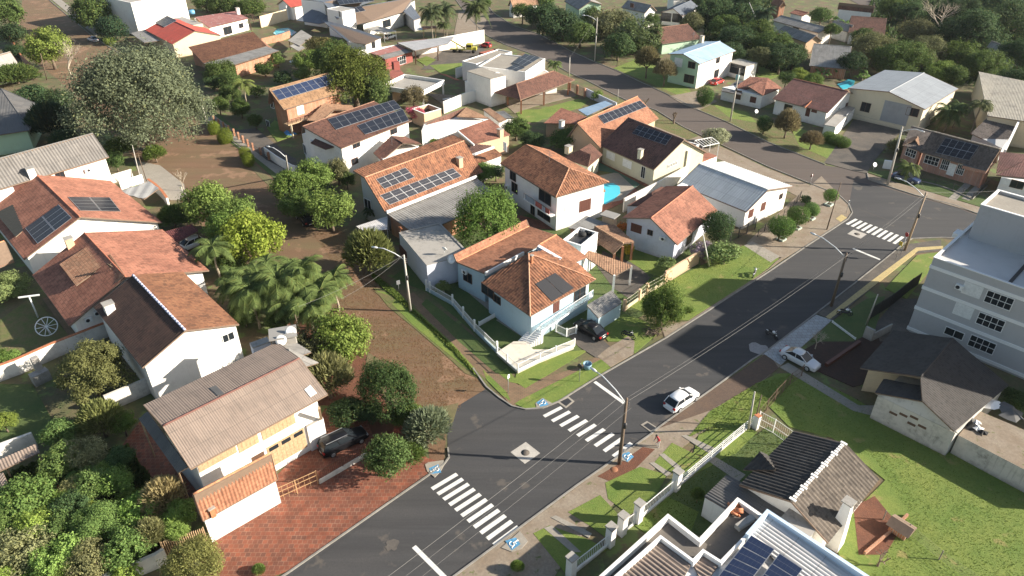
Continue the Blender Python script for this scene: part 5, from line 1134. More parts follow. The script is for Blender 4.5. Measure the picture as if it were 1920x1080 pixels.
h = house('cream water tank stand with blue tank at the top left', 368, 40, 'tank_stand', 'outbuilding'); b = flat(h, (362, 47), (380, 44), (352, 30), 5.0, CREAM, par=0); mb = MB(); p = G(360, 26, 5.2); mb.lathe(tuple(p), [(0, 0), (.9, 0), (.95, .6), (.8, 1.1), (0, 1.2)], 16); mb.build('water_tank', plain('blue_tank', (.12, .32, .5), .4), h); dish(h, 371, 38, 5.4, .7, PEACH)
h = house('tall blank white building wall at the top left', 290, 20, 'building', 'building'); flat(h, (245, 5), (345, -12), (215, -25), 9.5, WHITE, par=.3)
h = house('brown pergola beside the faded pink roof', 475, 45, 'pergola', 'pergola'); mb = MB(); C4 = [G(x, y, 2.8) for x, y in ((468, 40), (486, 36), (472, 26), (455, 29))]
for i in range(4): mb.bar(C4[i], C4[(i + 1) % 4], .16); mb.bar((C4[i].x, C4[i].y, 0), C4[i], .16)
for k in range(6): mb.bar(C4[0].lerp(C4[1], k / 5), C4[3].lerp(C4[2], k / 5), .1)
mb.build('frame', FRD, h)
# modern slate roofed villa
h = house('large villa with slate grey roofs and a white box tower, top centre', 640, 60)
b = block(h, (694, 72), (790, 24), (640, 44), None, he=3.6, rf=S_SLT, wl=OFFW, sp=.5, amp=.01, rise=None, ov=.5) if False else None
faces(h, [[(602, 37, 4.8), (645, 47, 4.8), (717, 70, 4.4), (686, 83, 3.2), (652, 78)], [(664, 14, 6.2), (778, -6, 6.2), (757, 22, 4.2), (697, 39, 4.2), (668, 46)], [(555, 38, 3.2), (588, 15, 5.2), (630, 38, 3.4), (598, 45)], [(757, 22, 4.4), (771, 8, 5.2), (789, 33, 3.6), (776, 38)]], S_SLT, sp=.8, amp=.01)
b = under(h, [(652, 78, 3.1), (686, 83, 3.1), (716, 71, 3.1), (645, 50, 3.1)], OFFW, .3); win(b, 1, 700, 84, 1.6, 1.8, 'glass', FRD); b = under(h, [(680, 46, 3.9), (700, 40, 3.9), (757, 24, 3.9), (778, 0, 3.9)], OFFW, .2, name='rear_wall'); win(b, 1, 725, 44, 3.6, 2.0, 'glass', FRD); b = under(h, [(757, 24, 3.4), (776, 38, 3.4), (789, 34, 3.4), (775, 12, 3.4)], GREYP, .2, name='side_wall')
b = flat(h, (641, 22), (665, 17), (634, 12), 7.6, TRIM, par=.1); win(b, 'a', 637, 26, .7, 1.6, 'glass'); b = flat(h, (608, 4), (640, -4), (600, -10), 7.6, TRIM, par=0, rf=S_SLT, name='upper_wall')
faces(h, [[(606, 4, 7.6), (632, 36, 5.6), (668, 14, 6.0), (700, -14, 8.6)]], S_SLT, sp=.8, amp=.01, name='upper_roof'); pq = (G(640, 4, 7.7), planeof([G(606, 4, 7.6), G(632, 36, 5.6), G(700, -14, 8.6)])); solar(h, pq, [(637, 9), (702, 2), (694, -10), (630, -3)], 7, 1)
pq = (G(672, 24, 6.4), planeof([G(664, 24, 5.8), G(686, 20, 5.8), G(668, 12, 6.8)])); solar(h, pq, [(664, 24), (686, 20), (677, 11), (656, 15)], 2, 1)
mb = MB(); mb.box(tuple(G(588, 24, 0)), 1.2, 1.2, 8.5, .6); mb.build('chimney', BRICK, h)
h = house('small slate grey garden pavilion with tan chimney beside the round tree, top centre', 585, 80, 'pavilion', 'pavilion'); faces(h, [[(540, 76, 2.6), (565, 56, 3.4), (585, 68, 3.4), (562, 86)], [(543, 86, 2.4), (558, 80, 2.6), (572, 90, 2.5), (560, 96)]], S_GRY); mb = MB()
for q in ((542, 76), (562, 84), (584, 69)): p = G(*q, 2.4); mb.bar((p.x, p.y, 0), p, .2)
mb.build('post', FRD, h)
h = house('white flat carport roof in front of the slate villa', 705, 52, 'carport', 'carport'); flat(h, (720, 62), (743, 57), (686, 53), 2.8, WHITE, par=0, z0=2.55); mb = MB()
for q in ((720, 62), (742, 57), (690, 53)): p = G(*q, 2.6); mb.bar((p.x, p.y, 0), p, .15)
mb.build('post', WHITE, h)
h = house('small red hut with white glazed doors and grey-red sheet roof by the white boundary wall', 740, 110, 'hut', 'outbuilding'); b = under(h, [(722, 111, 2.9), (774, 95, 2.9), (748, 85, 3.2), (692, 99, 3.2)], plaster('dark_red_plaster', (.25, .06, .05), .3), .15); faces(h, [[(710, 104, 3.2), (763, 91, 3.2), (775, 96, 2.9), (722, 111)]], S_GRY); faces(h, [[(692, 99, 3.5), (745, 84, 3.5), (764, 91, 3.2), (710, 104)]], S_PNK, name='red_roof'); win(b, 0, 753, 113, 3.0, 1.9, 'grid', name='sliding_door')
h = house('white open pergola beam frame over the grass by the red hut', 800, 80, 'pergola', 'pergola'); mb = MB(); C4 = [G(x, y, 3.6) for x, y in ((778, 95), (820, 88), (800, 73), (745, 80))]
for i in range(4): mb.bar(C4[i], C4[(i + 1) % 4], .2); mb.bar((C4[i].x, C4[i].y, 0), C4[i], .22)
for k in range(1, 8): mb.bar(C4[0].lerp(C4[3], k / 8), C4[0].lerp(C4[3], k / 8) + (C4[1] - C4[0]) * .15, .1)
mb.build('frame', RWOOD, h); faces(h, [[(778, 95, 3.85), (840, 82, 3.85), (852, 68, 4.0), (745, 80)]], S_WHT, name='canopy')
h = house('terracotta terrace roof next to the huge dark green tree, upper centre', 745, 150, 'terrace', 'terrace'); faces(h, [[(730, 130, 2.6), (752, 132, 2.8), (768, 150, 2.8), (735, 175)]], S_PNK.copy() if False else tile('flat_terracotta', (.4, .13, .09), (.36, .11, .08), moss=.1), sp=1, amp=.005); under(h, [(730, 130, 2.6), (752, 132, 2.8), (768, 150, 2.8), (735, 175, 2.6)], PEACH, .2); mb = MB(); mb.box(tuple(G(743, 134, 1.5)), 1.6, 1.2, 2.4, .6); mb.build('chimney', plaster('dark_red_plaster', (.25, .06, .05), .3), h)
h = house('flat white pavilion with square parapet and deck chairs below, upper centre', 800, 165, 'pavilion', 'pavilion'); b = flat(h, (790, 172), (833, 150), (756, 140), 4.0, WHITE, par=.7, z0=3.0, rf=CONC); mb = MB()
for q in ((792, 171), (830, 152), (770, 145)): p = G(*q, 3.1); mb.bar((p.x, p.y, 0), p, .35)
mb.build('pillar', WHITE, h); mb = MB()
for k in range(8): a = G(824 + k * 4, 138 + k * 1.6, 3.2); mb.bar(a, a + Vector((1.6, -.9, 0)), .14, .1)
mb.build('pergola_slats', RWOOD, h)
h = house('flat roofed white modern house with stepped boxes and solar panels, upper centre', 930, 140)
b = flat(h, (912, 163), (1010, 130), (879, 150), 3.8, WHITE, par=.25, rf=M_CONC); b = flat(h, (920, 148), (948, 141), (905, 126), 6.2, WHITE, par=0, rf=M_CONC, name='tower_wall'); dish(h, 932, 141, 5.8, .7, az=R(-90))
b = flat(h, (985, 135), (1022, 110), (925, 108), 6.0, WHITE, par=.2, rf=M_CONC, name='upper_wall'); solar(h, b.rp['t'], [(963, 117), (985, 100), (1013, 108), (985, 125)], 2, 3, lift=.4); solar(h, b.rp['t'], [(950, 128), (968, 119), (985, 127), (968, 134)], 2, 2, lift=.3)
b = flat(h, (893, 120), (960, 97), (880, 110), 4.6, WHITE, par=.2, rf=M_CONC, name='rear_wall'); b = flat(h, (1005, 150), (1045, 145), (1000, 125), 3.6, WHITE, par=.1, name='side_wall'); win(b, 'a', 1004, 155, .9, 1.4, 'glass')
h = house('hipped brown tile carport on brick pillars over the upper lawn', 1020, 160, 'carport', 'carport')
b = block(h, (976, 187), (1077, 150), None, None, he=3.0, rise=2.0, D=(946, 167), rf=T_BRN, wl=PEACH, sp=.26, amp=.035, hips=(3.0, 3.0), wallon=False); mb = MB()
for q in ((977, 188), (1020, 172), (1066, 154), (952, 172)): p = G(*q, 3); mb.bar((p.x, p.y, 0), p, .35)
mb.build('pillar', BRICK, h)
h = house('long tan tile roof behind a big blank white wall, upper centre', 850, 240)
b = under(h, [(790, 243, 4.8), (918, 222, 3.6), (873, 203, 3.6), (795, 230, 4.4)], WHITE, .05); faces(h, [[(790, 242, 3.9), (856, 219, 4.0), (874, 201, 5.2), (795, 230, 4.4)]], T_BRN); faces(h, [[(856, 219, 4.6), (874, 201, 5.3), (918, 222, 4.0)]], T_TAN, name='gable_roof')
h = house('small parapet terrace with brick walls and a pink bougainvillea', 810, 215, 'outbuilding', 'outbuilding'); flat(h, (795, 213), (827, 204), (785, 200), 3.0, PEACH, par=1.0, rf=M_DSOIL)
h = house('red-brown tile house with peach walls and square chimney, centre', 900, 260)
pl = faces(h, [[(890, 270, 3.6), (858, 245, 4.6), (918, 223, 4.6), (957, 253)]], T_RED); b = under(h, [(890, 271, 3.5), (858, 247, 4.3), (918, 226, 4.3), (957, 254, 3.4)], PEACH, .2); chim(h, pl[0], 938, 255, .9, 1.3, PEACH); win(b, 0, 947, 275, 1.0, 1.6, 'white'); mb = MB(); mb.bar(G(857, 245, 4.6), G(889, 272, 3.7), .2, .3); mb.build('parapet', TRIM, h)
h = house('striped brown lean-to tile roofs packed between white walls at the centre', 860, 275, 'outbuilding', 'outbuilding')
faces(h, [[(833, 262, 3.0), (843, 254, 3.4), (885, 276, 3.4), (868, 290)], [(868, 290, 3.2), (888, 270, 3.6), (922, 273, 3.2), (905, 284)]], T_DRK, sp=.4, amp=.06); under(h, [(835, 262, 2.8), (843, 256, 2.8), (885, 276, 2.8), (866, 289, 2.8)], WHITE, .1)
h = house('narrow orange tile roof strip with white parapet beside the round green bush', 900, 295, 'outbuilding', 'outbuilding'); faces(h, [[(864, 300, 3.9), (928, 279, 3.9), (942, 291, 3.4), (884, 313)]], T_OR2); under(h, [(864, 300, 3.9), (928, 279, 3.9), (942, 291, 3.4), (884, 313, 3.4)], WHITE, .2); mb = MB(); mb.bar(G(863, 299, 4.1), G(926, 276, 4.1), .2, .35); mb.build('parapet', TRIM, h)
h = house('grey-tan low roofs beside the bush and the upper lawn', 925, 218, 'outbuilding', 'outbuilding'); faces(h, [[(905, 205, 3.0), (918, 202, 3.0), (950, 224, 2.8), (935, 228)]], T_TAN); faces(h, [[(922, 210, 2.6), (945, 208, 2.6), (965, 222, 2.6), (940, 222)]], S_GRY, name='sheet_roof'); under(h, [(905, 205, 2.6), (945, 208, 2.6), (965, 222, 2.6), (935, 228, 2.6)], WHITE, .3)
# --- upper right
h = house('two storey pale green house with blue metal gable roof, upper right', 1320, 130)
b = block(h, (1312, 120), (1380, 95), (1281, 101), (1252, 101), he=6.0, rf=S_BLU, wl=MINT, sp=.5, amp=.02, ov=.5, end=.5); b.wall.data.materials.append(WHITE)
for p in b.wall.data.polygons:
    if p.normal.dot(-b.v) > .9: p.material_index = 1
win(b, 'a', 1297, 122, 1.8, 1.4, 'glass', FRD); win(b, 'a', 1272, 117, 2.2, 2.0, 'white'); win(b, 'a', 1292, 148, 2.6, 1.8, 'glass', FRD, name='garage_door'); win(b, 'f', 1346, 113, 1.6, 1.2, 'glass', FRD); win(b, 'f', 1363, 107, 1.0, 1.2, 'white'); win(b, 'f', 1343, 138, 2.0, 1.8, 'glass', FRD, name='door'); chim(h, b.rp['b'], 1315, 80, .8, 1.6, CREAM)
h = house('white flat roofed open garage attached to the pale green house', 1395, 130, 'garage', 'garage'); b = flat(h, (1399, 124), (1420, 118), (1367, 115), 3.4, WHITE, par=0, rf=CONC, over=.1); win(b, 'a', 1383, 130, 4.2, 2.2, 'glass', FRD, name='opening')
h = house('white bungalow with dark and bright red tile roofs, right of the pale green house', 1410, 175)
b = under(h, [(1350, 162, 3.0), (1430, 180, 3.0), (1466, 164, 3.0), (1440, 150, 3.0)], WHITE, .4); faces(h, [[(1352, 170, 2.6), (1384, 150, 3.0), (1405, 152, 3.0), (1390, 178)]], S_DGR, name='car_roof'); faces(h, [[(1382, 166, 3.3), (1441, 146, 4.6), (1403, 162, 3.9)], [(1403, 162, 3.8), (1440, 146, 4.7), (1430, 179, 3.1)], [(1440, 146, 4.7), (1466, 165, 3.1), (1430, 179, 3.1)], [(1380, 162, 3.0), (1405, 144, 4.3), (1441, 146, 4.6), (1390, 172)]], T_RED); win(b, 0, 1412, 187, 1.4, 1.3, 'brown'); win(b, 0, 1385, 178, 1.2, 2.0, 'dark', name='door')
h = house('white house with maroon tile roof and orange ridge tiles by the upper street', 1530, 190)
b = block(h, (1552, 211), (1449, 185), (1591, 171), (1607, 178), he=3.3, rf=T_MAR, wl=WHITE, sp=.24, amp=.02, ov=.5, end=.4); mb = MB(); mb.bar(G(1509, 202, 3.6), G(1549, 162, 5.1), .14); mb.build('ridge_strip', TERR, h)
win(b, 'f', 1478, 202, 1.7, 1.2, 'glass', FRD); win(b, 'f', 1515, 209, .9, 2.0, 'brown', name='door'); win(b, 'f', 1527, 207, 1.2, .9, 'brown'); win(b, 'a', 1587, 198, 1.0, 1.2, 'brown'); win(b, 'a', 1573, 204, .5, .5, 'glass')
h = house('white walled terrace with ramp attached to the maroon tile house', 1590, 215, 'terrace', 'terrace'); b = flat(h, (1567, 238), (1610, 195), (1560, 220), 2.4, WHITE, par=0, rf=CONC); win(b, 'f', 1587, 222, 1.4, 1.7, 'glass', FRM)
h = house('cream warehouse with wide silver-grey gable roof and big grey door, right', 1690, 190, 'warehouse', 'warehouse')
b = block(h, (1735, 205), (1797, 166), (1667, 172), (1590, 165), he=5.2, rf=S_LEAD, wl=plaster('warehouse_cream', (.6, .54, .4), .2), sp=.5, amp=.02, ov=.35, end=.3)
win(b, 'a', 1679, 212, 5.2, 4.2, 'white', name='sliding_door').data.materials[0] = S_LEAD; win(b, 'a', 1623, 201, 1.8, 1.8, 'glass', FRD); win(b, 'a', 1711, 210, 2.2, 1.5, 'glass', RWOOD)
h = house('big weathered metal roof hall with cream gable at the right edge', 1890, 170, 'warehouse', 'warehouse'); faces(h, [[(1835, 134, 5.5), (2010, 170, 5.5), (2010, 240, 5.2), (1852, 217)]], sheet('weathered_metal', (.4, .36, .29), (.36, .33, .27), stain=.5)); under(h, [(1835, 134, 5.5), (2010, 170, 5.5), (2010, 240, 5.2), (1852, 217, 5.2)], CREAM, .3)
h = house('salmon brick bungalow with ten solar panels on a dark tile roof, right', 1790, 290)
b = block(h, (1724, 284), (1850, 320), (1748, 246), None, mono=.8, he=3.3, rf=T_BLK, wl=SALM, sp=.24, amp=.04, ov=.5, end=.4, rise=None)
solar(h, b.rp['f'], [(1773, 258), (1836, 273), (1817, 301), (1754, 286)], 5, 2); win(b, 'f', 1747, 301, 2.3, 1.4, 'grid'); win(b, 'f', 1772, 309, 1.2, 1.7, 'grid'); win(b, 'f', 1784, 318, 1.2, 2.1, 'white', name='door'); win(b, 'f', 1801, 318, 1.1, 1.7, 'grid')
faces(h, [[(1692, 272, 3.2), (1709, 236, 4.7), (1776, 255, 4.7), (1726, 284)]], T_BLK, name='side_roof', ridges=[((1776, 256, 4.75), (1726, 284, 3.3)), ((1709, 236, 4.75), (1776, 254, 4.75))]); b = under(h, [(1692, 272, 3.1), (1712, 240, 3.1), (1770, 260, 3.1), (1726, 284, 3.1)], SALM, .4, name='side_wall'); win(b, 3, 1708, 287, 1.9, 1.3, 'grid')
faces(h, [[(1692, 272, 3.3), (1716, 262, 4.1), (1721, 254, 4.3), (1700, 262)], [(1716, 262, 4.1), (1725, 277, 3.3), (1722, 256, 4.3)]], T_TAN, name='gable_roof')
b = flat(h, (1850, 320), (1872, 296), (1810, 305), 3.3, SALM, par=0, rf=S_DGR, z0=2.7, name='carport_roof'); mb = MB(); p = G(1845, 325, 2.7); mb.bar((p.x, p.y, 0), p, .3); mb.build('pillar', SALM, h)
h = house('dark mossy tile house with white ridge wall behind the brick bungalow, right edge', 1870, 250); faces(h, [[(1820, 250, 3.2), (1850, 222, 4.4), (1914, 224, 4.4), (1880, 278)]], T_BLK); under(h, [(1822, 250, 3), (1850, 225, 3), (1914, 226, 3), (1880, 278, 3)], GREYP, .3); mb = MB(); mb.bar(G(1913, 222, 4.8), G(1884, 283, 3.8), .35, .5); mb.build('parapet', TRIM, h)
h = house('pink-brown tile house with white gable at the right edge', 1900, 320); faces(h, [[(1868, 326, 3.2), (1875, 285, 4.6), (1935, 290, 4.6), (1925, 300)], [(1868, 328, 3.1), (1925, 300, 4.4), (1990, 340, 3.1)]], T_MAR); b = under(h, [(1876, 332, 3), (1890, 300, 3), (1960, 310, 3), (1950, 350, 3)], WHITE, .2); win(b, 3, 1907, 346, 1.8, 1.2, 'glass', FRD); win(b, 3, 1886, 340, 1.4, 1.1, 'white')
# back rows top right
def simple(label, A, B, Rr, he, rf, wl, C=None, **k): h = house(label, *A); return h, block(h, A, B, Rr, C, he=he, rf=rf, wl=wl, **k)
h, b = simple('long low house with grey sheet roof in three steps, top right', (1535, 62), (1448, 38), (1552, 52), 3.4, S_GRY, WHITE, ov=.4); win(b, 'f', 1492, 55, 2.4, .9, 'glass', FRD)
h, b = simple('grey corrugated roof house in front of the long stepped one, top right', (1512, 80), (1455, 60), (1530, 67), 3.2, S_GRY, PEACH, ov=.3)
h, b = simple('small maroon roofed house with pink gable, top right', (1505, 30), (1480, 24), (1516, 24), 3.2, T_RED, WHITE, ov=.3)
h, b = simple('tile roofed shed with mossy grey roof in the shade, right of the sheet roofs', (1590, 100), (1522, 94), (1597, 88), 2.6, S_GRY, BRICK, ov=.3)
h, b = simple('long white row house with brown tile roof, nearer one, top right', (1656, 45), (1592, 40), (1663, 35), 3.2, T_BRN, WHITE, ov=.3); h, b = simple('long white row house with brown tile roof, farther one at the top edge', (1637, 24), (1571, 17), (1640, 12), 3.4, T_BRN, WHITE, ov=.3)
h, b = simple('grey sheet roof house end with blue gutter near the banana plants, top right', (1590, 60), (1555, 50), (1600, 48), 3.0, S_GRY, OFFW, ov=.3)
h, b = simple('brown hipped tile roof house between dark trees behind the blue metal roof', (1315, 72), (1242, 82), (1290, 45), 3.0, T_BRN, MINT, ov=.5)
h, b = simple('white open garage with gable front and dark slate roof, top right of centre', (1279, 30), (1312, 14), (1262, 16), 3.4, S_SLT, WHITE, C=(1240, 22), ov=.3); win(b, 'a', 1249, 32, 3.2, 2.4, 'glass', FRD, name='opening'); win(b, 'a', 1270, 34, 3.2, 2.4, 'glass', FRD, name='opening')
h, b = simple('white and mint house with grey tile roof behind the tall pole, top centre', (1085, 18), (1058, 2), (1108, 2), 5.5, S_GRY, MINT, C=(1130, 8), ov=.4); h, b = simple('tall white house with small windows at the top edge right of centre', (1210, 24), (1165, 14), (1222, 10), 6.0, S_GRY, WHITE, ov=.3); win(b, 'f', 1185, 10, 1.4, 1.2, 'brown')
h, b = simple('white house with brown roof at the top edge, centre right', (1330, -5), (1262, -2), (1325, -20), 4.0, T_BRN, WHITE, ov=.3); h, b = simple('tan roof house half hidden by trees left of the top centre', (1010, 8), (962, 14), (1005, -6), 3.4, T_TAN, WHITE, ov=.4)
h, b = simple('orange and grey small house at the top right edge near the pole', (1462, 12), (1445, 6), (1470, 2), 4.0, T_OR, BRICK, ov=.2); h, b = simple('grey lane side roof at the far right top edge', (1905, 110), (1850, 88), (1915, 98), 3, S_GRY, WHITE, ov=.3)
h, b = simple('red roofed white house at the top edge left of centre', (590, 6), (545, 14), (575, -8), 4, S_RED, WHITE, ov=.3)
# --- lower right
h = house('three storey light grey apartment block with white bands, right edge', 1830, 600, 'apartment_building', 'building')
b = flat(h, (1751, 482), (1894, 532), (1803, 402), 10.2, APT, par=.45, rf=S_WHT, cop=TRIM, t=.25); AB = b
B2 = G(1751, 482, 10.2) + (G(1894, 532, 10.2) - G(1751, 482, 10.2)).normalized() * 24
bpy.data.objects.remove(AB.wall); [bpy.data.objects.remove(o) for o in list(h.children) if True]
def fl3(rt, a3, u, L, w, h_, wl, par, rf, z0=0, t=.22, name='wall'):
    """flat volume from a world corner, direction and size"""
    e = a3 + u * L; v = Vector((-u.y, u.x, 0)); c = a3 + v * w
    def pix(p):
        d = p - O0; a = d.y * cp - d.z * sp_; b_ = d.y * sp_ + d.z * cp; return (960 + F * d.x / a, 540 - F * b_ / a)
    q = [Vector((p.x, p.y, h_)) for p in (a3, e, c)]; return flat(rt, pix(q[0]), pix(q[1]), pix(q[2]), h_, wl, par=par, rf=rf, z0=z0, t=t, name=name)
a3 = G(1751, 482, 10.2); u = Vector((math.cos(R(-47)), math.sin(R(-47)), 0)); v = Vector((-u.y, u.x, 0))
b = fl3(h, a3, u, 26, 15, 10.2, APT, .45, S_WHT)
b3 = fl3(h, a3 + v * 8.6 + u * .8, u, 24, 6.0, 14.2, APT, .35, M_CONC, z0=9.6, name='upper_wall')
fl3(h, a3 + v * 2.6 + u * 10.5, u, 15.5, 5.9, 17.2, APT, .3, M_CONC, z0=9.6, name='stair_tower_wall')
bd = MB()
for z in (9.0, 6.2, 3.4, .45):
    for (x0, x1, y0, y1) in ((-.07, 26, -.07, -.0), (-.07, -.0, 0, 15)):
        vs = [a3 * 1 for _ in range(0)]; q = lambda x, y, zz: Vector((a3.x, a3.y, 0)) + u * x + v * y + UP * zz
        vs = [q(x, y, zz) for zz in (z - .2, z + .2) for x, y in ((x0, y0), (x1, y0), (x1, y1), (x0, y1))]
        bd.add(vs, [(3, 2, 1, 0), (4, 5, 6, 7), (0, 1, 5, 4), (1, 2, 6, 5), (2, 3, 7, 6), (3, 0, 4, 7)])
fixn(bd.build('white_band', TRIM, h))
for x, y, w_, h_, k in ((1823, 544, 1.9, 1.5, 'white'), (1806, 583, 1.9, 1.5, 'white'), (1789, 625, 1.9, .9, 'glass')): win(b, 'f', x, y, w_, h_, k)
for x, y in ((1873, 563), (1857, 604), (1841, 646)): win(b, 'f', x, y, 2.5, 1.4, 'grid')
for y_, x_ in ((5.5, 1), (9.5, 1)):
    for z in (1.6, 4.6, 7.6): win(b, 'a', *[0, 0][:0], *(lambda p: ((960 + F * (p.x) / ((p.y) * cp - (p.z - CH) * sp_)), (540 - F * ((p.y) * sp_ + (p.z - CH) * cp) / ((p.y) * cp - (p.z - CH) * sp_))))(Vector((a3.x, a3.y, 0)) + v * y_ + UP * z), 1.6, 1.2, 'grid')
acunit(b, 'f', 1800, 537); mb = MB(); p = G(1797, 440, 9.9); mb.box(tuple(p - UP * .2), 1.5, .9, .55, R(43)); mb.build('roof_vent_box', TRIM, h)
mb = MB(); q = Vector((a3.x, a3.y, 9.82)); mb.bar(q + u * 7.5 + v * .5, q + u * 7.5 + v * 8.2, .35, .1); mb.build('gutter', DARKM, h)
h = house('dark shingled house with cream gable in the shadow of the apartment block', 1740, 740)
S_SHG = tile('brown_grey_shingle', (.055, .05, .047), (.042, .038, .036), moss=.3, tw=.3, th=.25)
p1 = [(1787, 634, 5.4), (1726, 706, 5.4), (1730, 752), (1790, 809), (1892, 722, 3.0)]
faces(h, [[(1787, 634, 5.4), (1726, 706, 5.4), (1612, 690, 3.1), (1675, 619)], p1, [(1750, 727, 4.5), (1729, 752, 4.5), (1640, 736, 3.3), (1657, 710)]], S_SHG, sp=.3, amp=.02, ridges=[((1787, 634, 5.42), (1726, 706, 5.42)), ((1750, 727, 4.55), (1729, 752, 4.55))])
SW = under(h, [(1645, 741, 3.1), (1792, 812, 3.1), (1885, 722, 3.1), (1740, 655, 3.1)], STAIN, .05, drop=.05); under(h, [(1620, 695, 3.0), (1722, 712, 3.0), (1775, 640, 3.0), (1680, 625, 3.0)], CREAM, .5, name='front_wall')
mb = MB(); q = [G(1642, 739, 3.1), G(1729, 754, 4.25), G(1792, 811, 3.1)]; mb.add(q + [x + Vector((-.1, .12, 0)) * -2 for x in q], [(0, 1, 2), (5, 4, 3), (0, 3, 4, 1), (1, 4, 5, 2)]); fixn(mb.build('gable_wall', STAIN, h))
mb = MB(); q = [G(1615, 692, 3.0), G(1726, 709, 5.2), G(1735, 713, 3.0)]; mb.add(q + [x + Vector((.2, .25, 0)) for x in q], [(0, 1, 2), (5, 4, 3), (0, 3, 4, 1), (1, 4, 5, 2)]); fixn(mb.build('gable_wall', CREAM, h))
for x, y in ((1675, 775), (1694, 778), (1714, 783), (1709, 795), (1729, 800)): win(SW, autoside(SW, x, y), x, y, .75, .25, 'dark', name='vent')
h = house('stained concrete boundary building with flat roof scattered with tarps, lower right edge', 1870, 850, 'flat_building', 'building')
mb = MB(); q = [G(*k, 2.4) for k in ((1797, 816), (1835, 770), (1990, 835), (2010, 925), (1920, 880))]; mb.prism([(p.x, p.y) for p in q], 0, 2.4, mi=1, side=0); mb.build('wall', [STAIN, M_CPAVE], h)
for x, y, s_, m_ in ((1822, 800, .8, BLK), (1832, 806, .6, TRIM), (1815, 792, .6, DARKM), (1860, 760, 1.2, TRIM), (1895, 775, 1.6, S_DGR), (1828, 794, .6, METAL), (1842, 812, .5, BLK)):
    c = G(x, y, 2.4); g = random.Random(x); mb = MB(); n_ = 14; vs = [Vector((c.x, c.y, 2.7 + g.random() * .3))] + [Vector((c.x + s_ * g.uniform(.5, 1.1) * math.cos(i * 6.283 / n_), c.y + s_ * g.uniform(.5, 1.1) * math.sin(i * 6.283 / n_), 2.42 + g.random() * .25)) for i in range(n_)]
    mb.add(vs, [(0, 1 + i, 1 + (i + 1) % n_) for i in range(n_)]); tag(mb.build('tarp', m_), {1822: 'largest black crumpled tarp on the flat roof', 1832: 'white crumpled sheet among the black tarps', 1815: 'dark crumpled tarp nearest the shingled house corner', 1860: 'white sheet bundled by the shingled roof corner', 1895: 'wide grey tarp beside the tile coping on the flat roof', 1828: 'shiny silver crumpled sheet between the tarps', 1842: 'small black tarp scrap at the front of the flat roof'}[x], 'tarp')
wallr('boundary_wall', [(1868, 772), (1990, 830)], 3.2, .3, TERR, 'tile-capped low white wall behind the tarps at the right edge') if False else None
h = house('white house with blackened tile slope, grey tile slope and white ridge, lower right', 1500, 950)
b = block(h, (1387, 909), (1489, 808), (1484, 940), (1553, 1018), he=3.1, rf=T_BLK, wl=WHITE, sp=.42, amp=.07, ov=.5, end=.5)
T_GRYT = tile('grey_brown_aged_tile', (.14, .115, .09), (.11, .09, .072), moss=.5, tw=.42); T_JET = tile('jet_black_mossy_tile', (.06, .055, .05), (.045, .042, .04), moss=.3, tw=.42)
b.roof.data.materials.append(T_GRYT); b.roof.data.materials[0] = T_JET
for p in b.roof.data.polygons:
    if p.material_index == 0 and p.normal.dot(b.v) > .05: p.material_index = 3
mb = MB(); N_ = 26
for k in range(N_): q = b.P(b.L * (k + .5) / N_, b.prof[0][0], b.prof[0][1] + .05); mb.box(tuple(q), .22, .3 if k % 5 else .55, .1, math.atan2(b.u.y, b.u.x))
mb.build('ridge_mortar', TRIM, h)
faces(h, [[(1425, 847, 4.3), (1455, 881, 4.3), (1392, 881, 3.0)], [(1425, 847, 4.3), (1440, 853, 3.7), (1455, 881, 4.3)]], T_JET, sp=.42, amp=.06, name='entry_roof')
faces(h, [[(1362, 890, 2.6), (1321, 930, 2.6), (1440, 1000, 2.6), (1486, 950)]], S_DGR, sp=.3, amp=.06, name='carport_roof', kw=0); under(h, [(1362, 890, 2.6), (1321, 930, 2.6), (1380, 968, 2.6), (1410, 915, 2.6)], WHITE, .05)
faces(h, [[(1484, 948, 3.4), (1462, 972, 3.4), (1515, 1012, 3.4), (1538, 985)]], CONC, sp=2, amp=.005, name='slab_roof'); under(h, [(1484, 948, 3.4), (1462, 972, 3.4), (1515, 1012, 3.4), (1538, 985, 3.4)], WHITE, .05)
mb = MB(); c = G(1562, 1020, 0); mb.tube([c, c + UP * 2.2, c + UP * 5.2], [.9, .75, .45], 4, sm=False); mb.box(tuple(c + UP * 5.2), .9, .9, .12, .7, mi=1); mb.build('chimney', [WHITE, CONC], h)
# --- bottom white parapet building
h = house('white parapet building with dark terrace, tan corrugated roof and solar panels, bottom edge', 1350, 1050, 'building', 'building')
def capw(rt, px, z, h_, t=.3, m=WHITE, name='parapet'):
    mb = MB(); pts = [G(*q, z) for q in px]
    for i in range(len(pts) - 1):
        a, c = pts[i], pts[i + 1]; d = (c - a).normalized() * t / 2; mb.bar(a - d - UP * (h_ / 2 + .002 * i), c + d - UP * (h_ / 2 + .002 * i), t, h_)
    return mb.build(name, m, rt)
Z1 = 4.6
T1 = [(1090, 1115), (1253, 967), (1312, 1013), (1384, 936), (1432, 968), (1440, 1000), (1352, 1130), (1300, 1180)]
mb = MB(); mb.prism([(G(*q, Z1).x, G(*q, Z1).y) for q in T1], 0, Z1 - .55, mi=1, side=0); mb.build('wall', [WHITE, plaster('black_stained_concrete', (.13, .115, .1), .8, (.03, .03, .03), .9, .6)], h)
capw(h, [(1090, 1115), (1253, 967), (1312, 1013), (1384, 936), (1430, 968)], Z1, .6)
mb = MB(); q = [G(*k, 5.0) for k in ((1110, 1120), (1239, 1006), (1300, 1051), (1319, 1032), (1352, 1053), (1404, 999), (1440, 959), (1660, 1104), (1560, 1240), (1300, 1300), (1150, 1250))]; mb.prism([(p.x, p.y) for p in q], 0, 4.3); mb.build('inner_wall', TRIM, h)
